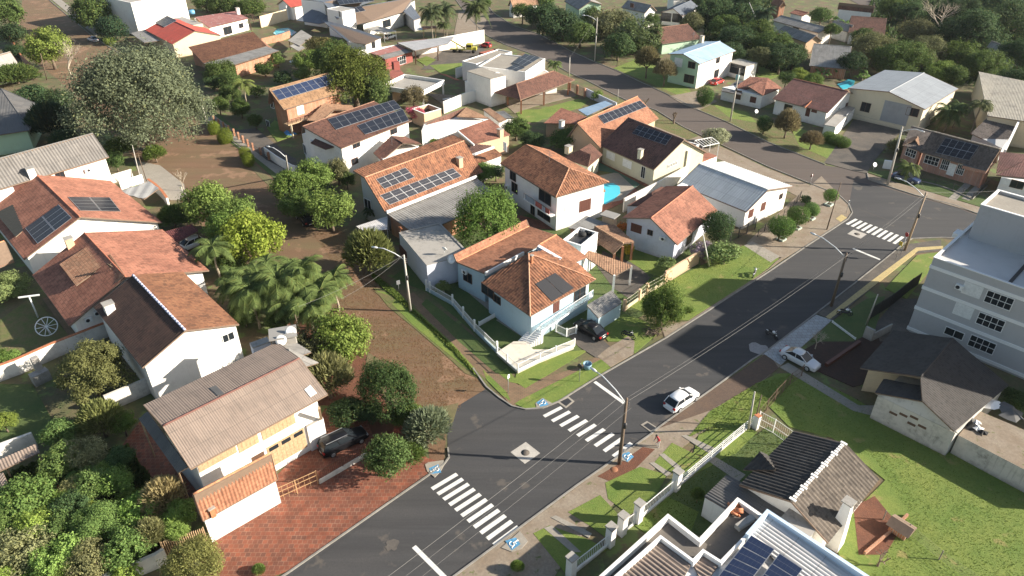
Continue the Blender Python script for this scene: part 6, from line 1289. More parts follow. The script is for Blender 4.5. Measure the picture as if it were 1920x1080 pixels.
capw(h, [(1110, 1120), (1239, 1006), (1300, 1051), (1319, 1032), (1352, 1053), (1404, 999)], 5.0, .7, .22, TRIM)
faces(h, [[(1115, 1125, 4.75), (1240, 1009, 4.6), (1299, 1052, 4.6), (1230, 1180)], [(1299, 1054, 4.55), (1319, 1036, 4.55), (1350, 1056, 4.55), (1318, 1100)]], S_TAN, sp=.36, amp=.07)
faces(h, [[(1405, 1000, 5.0), (1441, 962, 5.0), (1660, 1104, 4.7), (1600, 1200), ]], S_WHT, sp=.36, amp=.07, kw=0, name='white_roof'); capw(h, [(1403, 1000), (1440, 958), (1662, 1104)], 5.35, .8, .3, plaster('sky_blue_trim', (.5, .62, .75), .1))
mb = MB(); q = [G(*k, 4.6) for k in ((1404, 1000), (1352, 1053), (1330, 1150), (1450, 1200), (1530, 1100))]; mb.prism([(p.x, p.y) for p in q], 4.3, 4.6); mb.build('panel_roof', S_WHT, h)
pp = (G(1420, 1040, 5.15), (UP + Vector((-.12, -.1, 0))).normalized())
solar(h, pp, [(1408, 1003), (1453, 1030), (1392, 1110), (1338, 1090)], 1, 4, nm='solar_panel', mats=[solarm('blue_solar_cells', (.018, .03, .07)), METAL]); solar(h, pp, [(1461, 1037), (1506, 1067), (1452, 1140), (1402, 1115)], 1, 4, mats=[solarm('blue_solar_cells'), METAL])
mb = MB(); g = random.Random(4)
for k in range(16): a = G(1376 + g.uniform(-8, 12), 952 + g.uniform(-8, 12), Z1 - .5 + g.random() * .3); d = Vector((g.uniform(-1, 1), g.uniform(-1, 1), g.uniform(-.2, .3))).normalized() * .3; mb.tube([a - d, a + d], .12, 6)
tag(mb.build('tile_pile', TERR), 'heap of orange roof tiles on the dark terrace corner', 'tiles')
mb = MB(); mb.bar(G(1382, 990, Z1), G(1412, 970, Z1), .5, .4); tag(mb.build('concrete_beam', CONC), 'loose grey trough lying on the dark terrace', 'beam')
# ================================================================ WALLS, GATES, FENCES
wallr('boundary_wall', [(1168, 398), (1230, 366), (1287, 334)], 2.4, .25, OFFW, 'weathered cream wall between the pool yard and the red tile house')
wallr('boundary_wall', [(672, 122), (805, 100), (908, 80)], 3.6, .25, WHITE, 'long tall white boundary wall beside the yellow truck, top centre')
wallr('boundary_wall', [(832, 213), (872, 196), (912, 184), (945, 182)], 2.6, .25, WHITE, 'white wall in front of the flat white modern house')
wallr('boundary_wall', [(855, 147), (880, 138), (905, 145)], 2.4, .2, WHITE, 'white wall between the grass yard and the modern white house')
wallr('boundary_wall', [(490, 52), (540, 38)], 3.4, .2, CREAM, 'cream wall behind the round pool, top left'); wallr('boundary_wall', [(540, 38), (588, 20)], 4.4, .2, WHITE, 'white wall beside the brick chimney of the slate villa')
wallr('boundary_wall', [(492, 85), (530, 76), (545, 70)], 1.9, .2, BRICK, 'orange brick wall below the round pool')
wallr('boundary_wall', [(8, 62), (30, 92), (45, 118), (66, 138)], 1.8, .25, BRICK, 'brick wall with orange coping along the dirt street, top left', cop=TERR)
wallr('boundary_wall', [(498, 292), (520, 308), (550, 326), (600, 338)], 1.7, .2, WHITE, 'white garden wall in front of the two storey solar house')
wallr('boundary_wall', [(207, 345), (250, 332)], 1.5, .2, OFFW, 'cracked white wall end beside the corrugated roof house at the left'); wallr('boundary_wall', [(228, 356), (270, 342)], 1.5, .2, WHITE, 'low white gate wall beside the grey tarp canopy')
wallr('arched_wall', [(282, 352), (296, 362), (308, 374), (318, 388)], 1.6, .3, WHITE, 'curved white wall with orange tile coping by the dirt street driveway', cop=TERR)
wallr('boundary_wall', [(-20, 722), (40, 700), (110, 668), (210, 628)], 1.9, .3, OFFW, 'stained white garden wall with orange tile coping, left edge', cop=TERR)
wallr('boundary_wall', [(205, 770), (270, 742), (312, 722)], 2.0, .3, OFFW, 'dirty white block wall joining the tan sheet roof house at the left')
wallr('boundary_wall', [(200, 1105), (300, 1062), (316, 1052)], 1.6, .3, OFFW, 'mouldy white wall at the bottom left edge')
fence('slatted_gate', [(314, 1050), (392, 1022)], 2.2, 'tan wooden slat gate at the bottom left beside the white gatehouse', WOOD, kind='board', post=3)
fence('sliding_gate', [(518, 944), (597, 908)], 1.7, 'tan metal gate frame on the red pavers', plain('tan_metal', (.45, .28, .14), .5), kind='rail', post=2.2)
fence('picket_fence', [(599, 908), (688, 856)], 1.7, 'brown picket fence on a low white wall in front of the dark car', plain('brown_metal', (.12, .05, .03), .6), base=.55, bm=OFFW, step=.2)
fence('garden_fence', [(800, 545), (807, 549), (849, 573), (890, 621), (932, 662)], 1.35, 'white picket fence on a pale blue base along the blue house garden', base=.45, bm=BLUE, step=.16, post=4, pw=.2, ph=1.7)
fence('garden_fence', [(898, 612), (933, 592)], .7, 'short white low wall with rail crossing the blue house garden', base=.5, bm=WHITE, step=.3, post=3)
fence('garden_gate', [(1042, 622), (1062, 632), (1080, 626)], 1.2, 'white low gate beside the black car', base=.05, step=.16, post=2, pw=.14)
wallr('street_wall', [(1245, 533), (1275, 514), (1308, 494)], 2.0, .25, PEACH, 'peach panelled garden wall facing the street'); fence('street_fence', [(1170, 583), (1198, 563), (1212, 552), (1245, 533)], 1.6, 'cream fence with peach pillars beside the blue shed', m=OCHRE, base=.5, bm=CREAM, kind='mesh', pw=.35, post=3, postm=PEACH)
fence('yard_gate', [(1368, 455), (1415, 430)], 1.8, 'black iron gate in front of the pale metal roof house', DARKM, kind='picket', step=.2, pw=.12); fence('yard_fence', [(1420, 445), (1445, 425), (1480, 398), (1500, 372)], 1.3, 'dark mesh fence along the pale metal roof house', DARKM, kind='mesh')
wallr('low_wall', [(1415, 420), (1360, 398), (1335, 420)], 1.3, .2, LILAC, 'pale grey wall of the driveway beside the metal roof house')
fence('front_fence', [(1070, 1080), (1143, 1022)], 1.6, 'white picket fence span nearest the bottom edge', step=.22, base=.35, bm=WHITE, post=6)
fence('front_fence', [(1165, 1001), (1195, 978)], 1.6, 'short ornate white gate between two white pillars', step=.18, base=.1, bm=WHITE, post=6); fence('front_fence', [(1195, 978), (1266, 918)], 1.6, 'white picket fence span between the tall pillar and the pillar pair', step=.22, base=.35, bm=WHITE, post=9)
for x, y, l in ((1070, 1080, 'white square gate pillar at the bottom edge'), (1143, 1022, 'white square pillar below the ornate gate'), (1165, 1001, 'middle white square pillar at the ornate gate'), (1195, 978, 'white square pillar above the ornate gate'), (1266, 918, 'tall white square pillar where the rail fence begins')):
    c = G(x, y); r_ = root('gate_pillar', l, 'pillar', tuple(c)); mb = MB(); mb.box(tuple(c), .62, .62, 2.3, R(42)); mb.build('shaft', WHITE, r_); mb = MB(); mb.box(tuple(c + UP * 2.3), .78, .78, .16, R(42)); mb.build('cap', CONC, r_)
fence('rail_fence', [(1270, 914), (1332, 862), (1372, 828), (1410, 797)], 1.2, 'white rail fence running from the tall pillar towards the thin post', kind='rail', base=.25, bm=WHITE)
fence('mesh_fence', [(1420, 797), (1448, 812), (1482, 836)], 1.8, 'pale green mesh fence beside the black tile house', kind='mesh', post=2.6); wallr('gate_stub', [(1411, 800), (1420, 806)], 1.7, .4, WHITE, 'small white wall stub with red coping by the thin post', cop=TERR)
fence('mesh_fence', [(1420, 790), (1452, 752), (1480, 722), (1502, 706)], 1.6, 'rusty mesh fence along the vacant lawn', plain('rusty_metal', (.16, .1, .07), .8), kind='mesh', post=2.2); fence('wire_fence', [(1655, 975), (1700, 1000), (1760, 1050), (1830, 1100)], 1.1, 'wire fence with thin posts crossing the bottom right lawn', plain('grey_post', (.2, .18, .15), .9), kind='wire', post=5)
wallr('low_brick_edge', [(1620, 1040), (1668, 1000), (1700, 968)], .35, .2, BRICK, 'low brick edging of the bottom right garden bed')
wallr('garden_pipe_wall', [(1548, 688), (1610, 645)], .5, .35, RWOOD, 'red-brown low beam across the dark garden bed'); fence('garden_rail', [(1560, 606), (1603, 638)], .35, 'thin white rail at the edge of the dark garden bed', kind='rail', post=8)
fence('metal_fence', [(1628, 600), (1668, 575), (1705, 545), (1720, 535)], 1.9, 'dark metal fence in front of the apartment block', DARKM, kind='board', post=2.5)
wallr('meter_wall', [(1618, 632), (1634, 640)], 1.6, .3, CONC, 'grey meter box wall by the leaning thin post'); wallr('boundary_wall', [(1634, 640), (1668, 622)], 1.2, .15, CONC, 'low grey wall behind the meter box')
fence('yard_fence', [(1725, 341), (1752, 347), (1785, 358), (1822, 375), (1850, 350)], 1.3, 'dark iron front fence of the salmon brick house', DARKM, kind='mesh', base=.25, bm=CONC)
fence('brick_fence', [(402, 230), (440, 255), (475, 282), (505, 300)], 1.2, 'dark rail fence with brick pillars along the upper footpath', DARKM, kind='mesh', postm=BRICK, pw=.35, post=2.6, ph=1.5)
wallr('boundary_wall', [(1098, 180), (1118, 190), (1155, 208)], 1.8, .2, LILAC, 'pale wall with brick pillars between the lawn and the upper street'); fence('driveway_gate', [(1068, 170), (1096, 182)], 2.0, 'grey board gate beside the brown carport', plain('grey_boards', (.25, .22, .2), .8), kind='board', post=3, postm=BRICK, pw=.4)
fence('grey_gate', [(1190, 300), (1190, 300.1)], 1, 'x') if False else None
wallr('shed_wall', [(-10, 868), (72, 838)], 1.9, .3, OFFW, 'low wall under the old sheet roof at the lower left edge')
# ================================================================ POLES, LAMPS, WIRES, SIGNS
LAMP = plain('lamp_housing', (.65, .67, .68), .4)
def pole(px, h, label, m=CONP, arm=None, r=.17, lean=None, name='utility_pole', gear=0, al=3.4):
    c = G(*px); rt = root(name, label, 'pole', tuple(c)); top = c + UP * h
    if lean: q = G(lean[0], lean[1], h); top = Vector((q.x, q.y, h))
    mb = MB(); mb.tube([c, top], [r, r * .62], 10); mb.build('shaft', m, rt)
    if arm is not None:
        a = R(arm); d = Vector((math.cos(a), math.sin(a), 0)); s = c.lerp(top, .92)
        am = MB(); pts = [s, s + d * al * .35 + UP * .7, s + d * al * .75 + UP * 1.15, s + d * al + UP * 1.15]; am.tube(pts, .06, 6); am.build('lamp_arm', LAMP, rt)
        hm = MB(); e = pts[-1]; hm.tube([e - d * .1, e + d * .2, e + d * .7], [.07, .14, .08], 8); hm.build('lamp_head', LAMP, rt)
    if gear:
        g = MB()
        for k in range(3): g.tube([top - UP * (.6 + k * .25) + Vector((.1, 0, 0)), top - UP * (.6 + k * .25) + Vector((.32, .1, 0))], .06, 6)
        g.tube([c.lerp(top, .62) + Vector((.1, -.15, -.3)), c.lerp(top, .62) + Vector((.1, -.15, .3))], .15, 8); g.build('insulators', DARKM, rt)
    return top
T1_ = pole((1161, 870), 8.2, 'dark wooden pole with lamp arm at the middle crossing', WPOLE, 128, gear=1, r=.2, al=4)
T2_ = pole((1558, 575), 7.8, 'dark wooden pole with lamp arm on the pavement with yellow tiles', WPOLE, 125, gear=1, r=.2, al=4.5)
T3_ = pole((1696, 470), 9.3, 'leaning light wooden pole with lamp arm at the far crossing', plain('bleached_pole', (.36, .27, .19), .85), 120, lean=(1737, 361), gear=1, r=.2, al=4)
T4_ = pole((770, 584), 8.3, 'pale concrete lamp pole on the grass verge of the dirt street', arm=165, gear=1, lean=(757, 478))
T5_ = pole((1369, 228), 11.4, 'tall concrete pole with transformer on the upper street', gear=1, lean=(1387, 128)); T6_ = pole((1664, 347), 10.5, 'thick concrete pole beside the dark blue car', lean=(1692, 238), gear=1, arm=-60, r=.22, al=3)
T7_ = pole((1115, 114), 11, 'white concrete lamp pole in the dark trees of the upper street', arm=160, gear=1); T8_ = pole((1067, 143), 4.6, 'short white post on the upper street kerb'); T9_ = pole((1550, 431), 7.2, 'thin brown post on the worn corner by the planter trees', WPOLE, r=.1, lean=(1577, 342))
T10 = pole((390, 240), 7.5, 'concrete lamp pole beside the egg-shaped topiaries', arm=150, lean=(372, 170)); T11 = pole((351, 414), 6, 'thin grey pole among the left trees', r=.1, lean=(340, 350)); T12 = pole((541, 330), 7, 'lamp pole hidden behind the garden trees, left of centre', arm=150, lean=(536, 292))
pole((263, 335), 5.5, 'thin pole by the grey tarp canopy', r=.08, lean=(248, 272)); pole((275, 340), 5.5, 'second thin dark pole by the grey tarp canopy', WPOLE, r=.08, lean=(259, 290)); pole((1403, 805), 6.5, 'thin concrete post where the white rail fence meets the mesh fence', r=.12, lean=(1415, 735)); pole((1413, 800), 4.2, 'short dark post beside the thin concrete post', WPOLE, r=.08)
pole((1624, 610), 6.5, 'thin leaning concrete post beside the meter box wall', r=.1, lean=(1646, 552)); pole((1158, 190), 2.8, 'thin white post by the upper street', r=.06); pole((88, 150), 6.5, 'leaning wooden pole at the top left gardens', WPOLE, r=.12, lean=(76, 100)); pole((1445, 100), 8, 'distant white pole in the trees, top right', lean=(1405, 5)); pole((1790, 280), 1, 'x') if False else None
pole((570, 655), 5.5, 'thin dark pole beside the palm trunk and tank tower', WPOLE, r=.08, lean=(553, 590)); pole((1330, 500), 7, 'white leaning post behind the peach garden wall', PIPEW, r=.09, lean=(1318, 438)); pole((1185, 610), 5, 'x') if False else None
mb = MB(); p = G(1382, 150, 8.5); mb.lathe(tuple(p), [(0, 0), (.35, 0), (.38, 1), (0, 1.1)], 12); tag(mb.build('transformer', plain('teal_metal', (.2, .42, .4), .5)), 'teal transformer drum hung on the tall concrete pole', 'transformer')
WIREM = plain('grey_cable', (.2, .195, .185), .6)
def wire(a, b, label, sag=.8, n=1, r=.009, off=.6):
    mb = MB(); d = (b - a); s = Vector((-d.y, d.x, 0)).normalized() * off
    for k in range(n):
        a2, b2 = a + s * (k - (n - 1) / 2) - UP * (.35 * k), b + s * (k - (n - 1) / 2) - UP * (.35 * k); mb.tube([a2.lerp(b2, t / 14) - UP * sag * 4 * (t / 14) * (1 - t / 14) for t in range(15)], r if k else r * 1.5, 4, cap=False)
    return tag(mb.build('power_cable', WIREM), label, 'cable')
d0 = G(735, 1090, 7.5); wire(T1_, d0 + (d0 - T1_) * .2, 'bundle of cables from the middle crossing pole to the bottom left', .3, 3); wire(T1_, T2_, 'bundle of cables between the two dark wooden poles', .5, 2); wire(T2_, T3_, 'cables between the dark wooden pole and the leaning pole', .4, 2)
wire(T3_, T6_, 'thin cable from the leaning pole to the thick concrete pole', .5, 1); wire(T6_, T5_, 'cable along the upper street', 1.0, 2); wire(T5_, T7_, 'cable from the transformer pole to the pole in the trees', 1.0, 1); wire(T4_, G(560, 575, 7.5), 'cable from the verge lamp pole towards the palms', .4, 1); wire(T4_, G(640, 560, 7), 'second cable from the verge lamp pole into the palms', .4, 1); wire(T7_, T8_, 'stay cable from the pole in the trees down to the short white post', .05, 1); wire(T3_, G(1960, 350, 8), 'thin cable from the leaning pole to the right edge', .3, 1)
def sign(px, h, label, face='back', az=R(-60), rz=.3, m=None, name='road_sign'):
    c = G(*px); rt = root(name, label, 'sign', tuple(c)); mb = MB(); mb.tube([c, c + UP * h], .035, 8); mb.build('post', METAL, rt)
    f = MB(); ax = Vector((math.cos(az), math.sin(az), 0)); k = c + UP * (h - .3) + ax * .05
    if face == 'round': f.lathe(k, [(0, 0), (rz, 0), (rz, .03), (0, .03)], 18, axis=ax)
    else: f.box(tuple(k - UP * rz), .04, rz * 1.6, rz * 2, az)
    f.build('sign_plate', m or METAL, rt)
sign((1086, 716), 2.5, 'dark backed road sign on the grass by the driveway of the blue house', 'round', R(-130), .32, DARKM); sign((953, 737), 2.6, 'white street sign post on the grass corner by the dirt street', 'box', R(-40), .22, PIPEW); sign((1586, 401), 2.4, 'small sign post at the corner of the upper street', 'box', R(-100), .2, METAL)
sign((1518, 350), 2.3, 'dark backed round sign on the upper street verge', 'round', R(120), .33, RWOOD); sign((1679, 487), 2.9, 'yellow diamond warning sign beside the leaning pole', 'box', R(-150), .3, plain('yellow_sign', (.6, .42, .05), .5)); sign((1688, 478), 3.6, 'red octagonal stop sign beside the leaning pole', 'round', R(-170), .34, plain('red_sign', (.4, .03, .03), .5)); sign((748, 545), 1.6, 'small diamond sign lying in the shade of the verge', 'box', R(-60), .3, METAL)
for x, y, l in ((1640, 315, 'large white satellite dish on a post beside the upper driveway'), (1418, 215, 'white oval dish beside the ball tree on the upper street')): r_ = root('dish_antenna', l, 'satellite dish', tuple(G(x, y))); dish(r_, x, y - 6, 1.2, .42, az=R(-70))
mb = MB(); c = G(1663, 316); mb.box(tuple(c), 1.5, .4, 1.5, R(-20)); tag(mb.build('meter_cabinet', TRIM), 'white meter cabinet behind the dark blue car', 'cabinet')
# windmill frame, barbecue, kennel, parasols, planters
r_ = root('wind_wheel', 'white spoked wheel leaning on the lawn at the left', 'wheel', tuple(G(87, 612))); c = G(87, 612, 1.2); ax = Vector((.3, -.6, .75)).normalized(); X_ = ax.cross(UP).normalized(); Y_ = ax.cross(X_); mb = MB()
mb.tube([c + (X_ * math.cos(a) + Y_ * math.sin(a)) * 1.15 for a in [i * math.pi / 12 for i in range(25)]], .06, 6)
for k in range(10): a = k * math.pi / 5; mb.tube([c, c + (X_ * math.cos(a) + Y_ * math.sin(a)) * 1.15], .04, 5)
mb.tube([Vector((c.x, c.y, 0)), c], .06, 6); mb.build('spokes', TRIM, r_)
mb = MB(); a = G(72, 596); mb.tube([a, a + UP * 3.2], .09, 6); mb.bar(a + UP * 3.2 - Vector((1.1, .3, 0)), a + UP * 3.2 + Vector((1.1, .3, 0)), .16); tag(mb.build('clothes_post', PIPEW), 'white T-shaped post by the spoked wheel', 'post')
r_ = root('barbecue', 'concrete barbecue with round holes by the stained garden wall', 'barbecue', tuple(G(80, 712))); mb = MB(); c = G(80, 715); mb.box(tuple(c), 1.7, 1.0, 1.3, .9); mb.build('body', CONC, r_); mb = MB(); mb.box(tuple(c + Vector((-.2, .5, 1.3))), .7, .6, 1.6, .9); mb.build('chimney', CONC, r_)
r_ = root('dog_kennel', 'small kennel with pale tile roof on the bottom right lawn', 'kennel', tuple(G(1685, 995))); c = G(1685, 998); mb = MB(); mb.box(tuple(c), 1.2, 1.4, .8, .7); mb.build('body', BRICK, r_); mb = MB(); M_ = Matrix.Rotation(.7, 4, 'Z'); q = [c + M_ @ Vector(k) for k in ((-.85, -.95, .8), (.85, -.95, .8), (.85, .95, .8), (-.85, .95, .8), (0, -.95, 1.25), (0, .95, 1.25))]; mb.add(q, [(0, 4, 5, 3), (1, 2, 5, 4), (0, 1, 4), (3, 5, 2), (3, 2, 1, 0)]); mb.build('roof', FASC, r_); mb = MB(); mb.box(tuple(c + M_ @ Vector((0, -.76, .1))), .5, .04, .5, .7); mb.build('door', BLK, r_)
for x, y, rr, l in ((555, 122, 1.7, 'striped pale garden parasol in the courtyard, upper left'), (791, 62, 1.6, 'cream garden parasol beside the slate villa')):
    c = G(x, y - 10, 2.4); r_ = root('parasol', l, 'parasol', (c.x, c.y, 0)); mb = MB(); mb.tube([(c.x, c.y, 0), (c.x, c.y, 2.4)], .04, 6); mb.build('pole', METAL, r_); mb = MB(); mb.lathe(tuple(c), [(rr, -.35), (rr * .5, -.1), (0, .1)], 10); mb.build('canopy', TRIM, r_)
mb = MB(); mb.box(tuple(G(805, 52, 2.7)), 4.2, 3, .15, .2); r_ = root('pergola', 'small orange tile pergola next to the cream parasol', 'pergola', tuple(G(812, 55))); o = mb.build('roof', T_OR, r_); mb = MB()
for q in ((-1.8, -1.2), (1.8, -1.2), (1.8, 1.2), (-1.8, 1.2)): c = G(805, 52, 2.7); mb.bar((c.x + q[0], c.y + q[1], 0), (c.x + q[0], c.y + q[1], 2.7), .14)
mb.build('post', WOOD, r_)
faces(house('grey tarp canopy stretched over the yard beside the curved tiled wall', 260, 360, 'canopy', 'canopy'), [[(220, 360, 2.5), (280, 340, 2.9), (298, 353, 2.6), (270, 373)]], sheet('grey_tarp', (.36, .36, .35), (.33, .33, .32), stain=.2), sp=1.5, amp=.06)
h_ = house('old corrugated sheet lean-to with broken end at the lower left edge', 30, 870, 'lean_to', 'shed'); faces(h_, [[(-20, 870, 2.5), (67, 832, 2.5), (75, 848, 2.2), (-20, 892)]], S_TAN, sp=.25, amp=.05); faces(h_, [[(-20, 900, 2.0), (5, 885, 2.2), (18, 915, 1.9), (-10, 925)]], S_TAN, name='lower_roof'); mb = MB()
for q in ((5, 866), (66, 838)): p = G(*q, 2.2); mb.bar((p.x, p.y, 0), p, .12)
mb.build('post', WOOD, h_)
for x, y, l in ((1465, 450, 'white square planter under the nearest of the clipped planter trees'), (1494, 429, 'white square planter under the second clipped planter tree'), (1520, 411, 'white square planter under the third clipped planter tree'), (1554, 385, 'white square planter under the farthest clipped planter tree')):
    c = G(x, y); r_ = root('planter', l, 'planter', tuple(c)); mb = MB()
    for dx, dy, sx, sy in ((0, -.45, 1.1, .15), (0, .45, 1.1, .15), (-.47, 0, .15, .75), (.47, 0, .15, .75)): mb.box((c.x + dx * math.cos(.7) - dy * math.sin(.7), c.y + dx * math.sin(.7) + dy * math.cos(.7), 0), sx, sy, .3, .7)
    mb.build('rim', plaster('pale_green_paint', (.5, .6, .52), .3), r_); mb = MB(); mb.box(tuple(c), .8, .8, .22, .7); mb.build('soil', M_DSOIL, r_)
# ================================================================ VEHICLES
def car2(rear, front, paint, label, kind='hatch', name='parked_car', L=4.2, z=.02, **k):
    a, b = G(*rear, z + .6), G(*front, z + .6); az = math.atan2(b.y - a.y, b.x - a.x); return car((rear[0] + front[0]) / 2, (rear[1] + front[1]) / 2, az, paint, label, kind, name, L=L, z=z, **k)
PW, PB, PS, PR, PN = carpaint('white_car_paint', (.8, .8, .8)), carpaint('black_car_paint', (.01, .01, .012), .25), carpaint('silver_car_paint', (.55, .56, .58)), carpaint('red_car_paint', (.5, .03, .03)), carpaint('navy_car_paint', (.03, .05, .12))
car2((1257, 763), (1300, 734), PW, 'white hatchback parked against the right kerb of the street', 'hatch', L=4.3)
car2((1472, 658), (1528, 687), PS, 'silver-white sedan parked on the slab pavement beside the dark garden bed', 'sedan', L=4.4, z=.06)
car2((1132, 632), (1082, 603), PB, 'black sedan parked in the driveway of the blue house', 'sedan', L=4.4, z=.06); car2((598, 850), (690, 806), PB, 'black estate car parked behind the brown picket fence', 'suv', L=4.8, z=.05)
car2((592, 432), (552, 388), PB, 'black pickup parked under the roadside trees of the dirt street', 'suv', L=4.8); car2((188, 78), (160, 70), PS, 'silver car parked on the dirt street at the top left', 'sedan', z=.02); car2((1676, 327), (1722, 340), PN, 'dark blue car parked on the verge beside the thick concrete pole', 'sedan', z=.05, L=4.6)
car2((1332, 158), (1358, 148), PR, 'red car parked in the driveway of the pale green house', 'hatch', z=.05); car2((722, 72), (740, 66), PW, 'white car under the white carport of the slate villa', 'hatch'); car2((372, 452), (340, 465), PW, 'white car half hidden under the dark carport among the left trees', 'hatch'); car2((918, 86), (902, 84), PR, 'small red convertible in the yard beside the yellow truck', 'mini', L=3.4)
r_ = root('crane_truck', 'yellow old tow truck with a crane boom in the yard, top centre', 'truck', tuple(G(868, 98)), rz=R(-8)); YEL = carpaint('yellow_truck_paint', (.62, .55, .08))
def lo(mb, nm, m, s=0):
    o = mb.build(nm, m); o.parent = r_; fixn(o)
    if s: md = o.modifiers.new('b', 'BEVEL'); md.width = .08; md.segments = 2
    return o
mb = MB(); mb.box((1.9, 0, .9), 1.7, 1.8, 1.5); lo(mb, 'cab', YEL, 1); mb = MB(); mb.box((3.2, 0, .8), 1.5, 1.3, .8); lo(mb, 'hood', YEL, 1); mb = MB(); mb.box((1.9, 0, 1.6), 1.74, 1.5, .55); mb.box((1.9, 0, 1.6), 1.4, 1.84, .55); lo(mb, 'windows', GLASS); mb = MB(); mb.box((-1.2, 0, .75), 4.6, 1.9, .35); lo(mb, 'bed', YEL, 1)
mb = MB(); mb.bar((.6, 0, 1.1), (-3.4, 0, 3.2), .28); mb.bar((-1.6, .6, 1.1), (-1.8, 0, 2.4), .14); mb.bar((-1.6, -.6, 1.1), (-1.8, 0, 2.4), .14); lo(mb, 'crane_boom', YEL)
for x in (3.1, -.6, -2.3):
    for sg in (-1, 1): mb = MB(); mb.lathe((x, sg * .95, .48), [(0, -.13), (.42, -.13), (.48, 0), (.42, .13), (0, .13)], 16, axis=(0, 1, 0)); lo(mb, 'wheel', BLK)
mb = MB(); c_ = G(1040, 185, .5)
motorbike(1178, 628, R(-35), 'black motorcycle standing on the concrete pad by the street tree', PB, z=.06); motorbike(1447, 627, R(-60), 'white scooter standing on the asphalt in the shadow', PW); motorbike(1584, 586, R(-15), 'white and black motorcycle on the pavement edge near the yellow tiles', PW, z=.06); motorbike(1415, 512, R(60), 'small bicycle-like moped on the concrete footpath by the front garden', PS, z=.06)
# person bending beside the middle crossing
def person(px, label, bend=.0, az=0, shirt=(.35, .03, .04), pants=(.5, .48, .45), z0=0):
    c = G(*px, z0); rt = root('person', label, 'person', tuple(c), rz=az); me = bpy.data.meshes.new('body')
    hip = (0, 0, .92); b = bend; sh = (math.sin(b) * .5, 0, .92 + math.cos(b) * .5); nk = (math.sin(b) * .6, 0, .92 + math.cos(b) * .6); hd = (math.sin(b) * .78 + .04, 0, .92 + math.cos(b) * .78)
    V_ = [hip, (sh[0] * .5, 0, (.92 + sh[2]) / 2), sh, nk, hd]; Rr = [.15, .14, .17, .06, .105]; E_ = [(0, 1), (1, 2), (2, 3), (3, 4)]
    for s in (-1, 1):
        i = len(V_); V_ += [(0, s * .1, .86), (.06, s * .11, .48), (-.02, s * .12, .09), (.14, s * .13, .04)]; Rr += [.1, .065, .045, .04]; E_ += [(0, i), (i, i + 1), (i + 1, i + 2), (i + 2, i + 3)]
        i = len(V_); ax_ = sh[0]; V_ += [(ax_, s * .2, sh[2] - .02), (ax_ + .06, s * .24, sh[2] - .3), (ax_ + .2, s * .2, sh[2] - .5), (ax_ + .26, s * .19, sh[2] - .57)]; Rr += [.06, .045, .035, .03]; E_ += [(2, i), (i, i + 1), (i + 1, i + 2), (i + 2, i + 3)]
        j = i + 3; h0 = Vector(V_[j])
        for q in range(5): V_ += [tuple(h0 + Vector((.02 + .02 * (q % 3), s * (-.03 + .018 * q), -.07 if q else -.03)))]; Rr += [.009]; E_ += [(j, len(V_) - 1)]
    me.from_pydata(V_, E_, []); o = bpy.data.objects.new('body', me); COL.objects.link(o); o.parent = rt; md = o.modifiers.new('s', 'SKIN'); me.skin_vertices.new() if not me.skin_vertices else None
    for i, r in enumerate(Rr): me.skin_vertices[0].data[i].radius = (r, r)
    me.skin_vertices[0].data[0].use_root = True; m2 = o.modifiers.new('d', 'SUBSURF'); m2.levels = m2.render_levels = 1
    m, t, bs = nt('clothed_figure'); oc = _n(t, 'ShaderNodeTexCoord'); s3 = _n(t, 'ShaderNodeSeparateXYZ'); t.links.new(oc.outputs['Object'], s3.inputs[0])
    t.links.new(mixc(t, mathn(t, 'GREATER_THAN', s3.outputs[2], .9), pants, shirt), bs.inputs['Base Color']); me.materials.append(m)
    hm = MB(); hm.lathe(tuple(Vector(hd) + Vector((-.015, 0, .02))), [(.0, -.1), (.09, -.07), (.115, 0), (.09, .08), (0, .115)], 10); ho = hm.build('hair', plain('dark_hair', (.03, .02, .015), .7)); ho.parent = rt
    fm = MB(); fm.lathe((hd[0] + .03, 0, hd[2] - .01), [(0, -.1), (.07, -.07), (.085, 0), (.07, .05), (0, .08)], 10); fm.tube([(hd[0] + .11, 0, hd[2]), (hd[0] + .13, 0, hd[2] - .03)], .012, 5); fo = fm.build('face', plain('skin', (.45, .26, .18), .6)); fo.parent = rt
person((1234, 838), 'person in a red shirt and pale trousers leaning forward beside the middle crossing', .45, R(200)); person((119, 935), 'person in a red top and red cap in the dense lower left garden', .2, R(100), z0=0, shirt=(.5, .03, .04), pants=(.1, .1, .15))

# ================================================================ SMALL THINGS
def crumple(px, py, z, s_, m, label, name, cat, hh=.3, n_=16):
    c = G(px, py, z); g = random.Random(px + py); vs = [c + UP * hh] + [c + Vector((s_ * .55 * math.cos(i * 6.283 / n_) * g.uniform(.7, 1.2), s_ * .55 * math.sin(i * 6.283 / n_) * g.uniform(.7, 1.2), hh * g.uniform(.3, 1))) for i in range(n_)] + [c + Vector((s_ * math.cos(i * 6.283 / n_) * g.uniform(.7, 1.2), s_ * math.sin(i * 6.283 / n_) * g.uniform(.7, 1.2), .02)) for i in range(n_)]
    mb = MB(); mb.add(vs, [(0, 1 + i, 1 + (i + 1) % n_) for i in range(n_)] + [(1 + i, 1 + n_ + i, 1 + n_ + (i + 1) % n_, 1 + (i + 1) % n_) for i in range(n_)]); return tag(mb.build(name, m), label, cat)
crumple(545, 250, 0, 1.5, plain('blue_tarp_cloth', (.1, .3, .6), .6), 'bright blue tarp beside the brick two storey house', 'tarp', 'tarp', .8)
crumple(735, 1022, .02, .6, groundm('sand', [(.13, .115, .095), (.1, .09, .08), (.08, .07, .065)], 1, 5), 'pale smear of sand on the asphalt, bottom', 'sand', 'sand', .012)
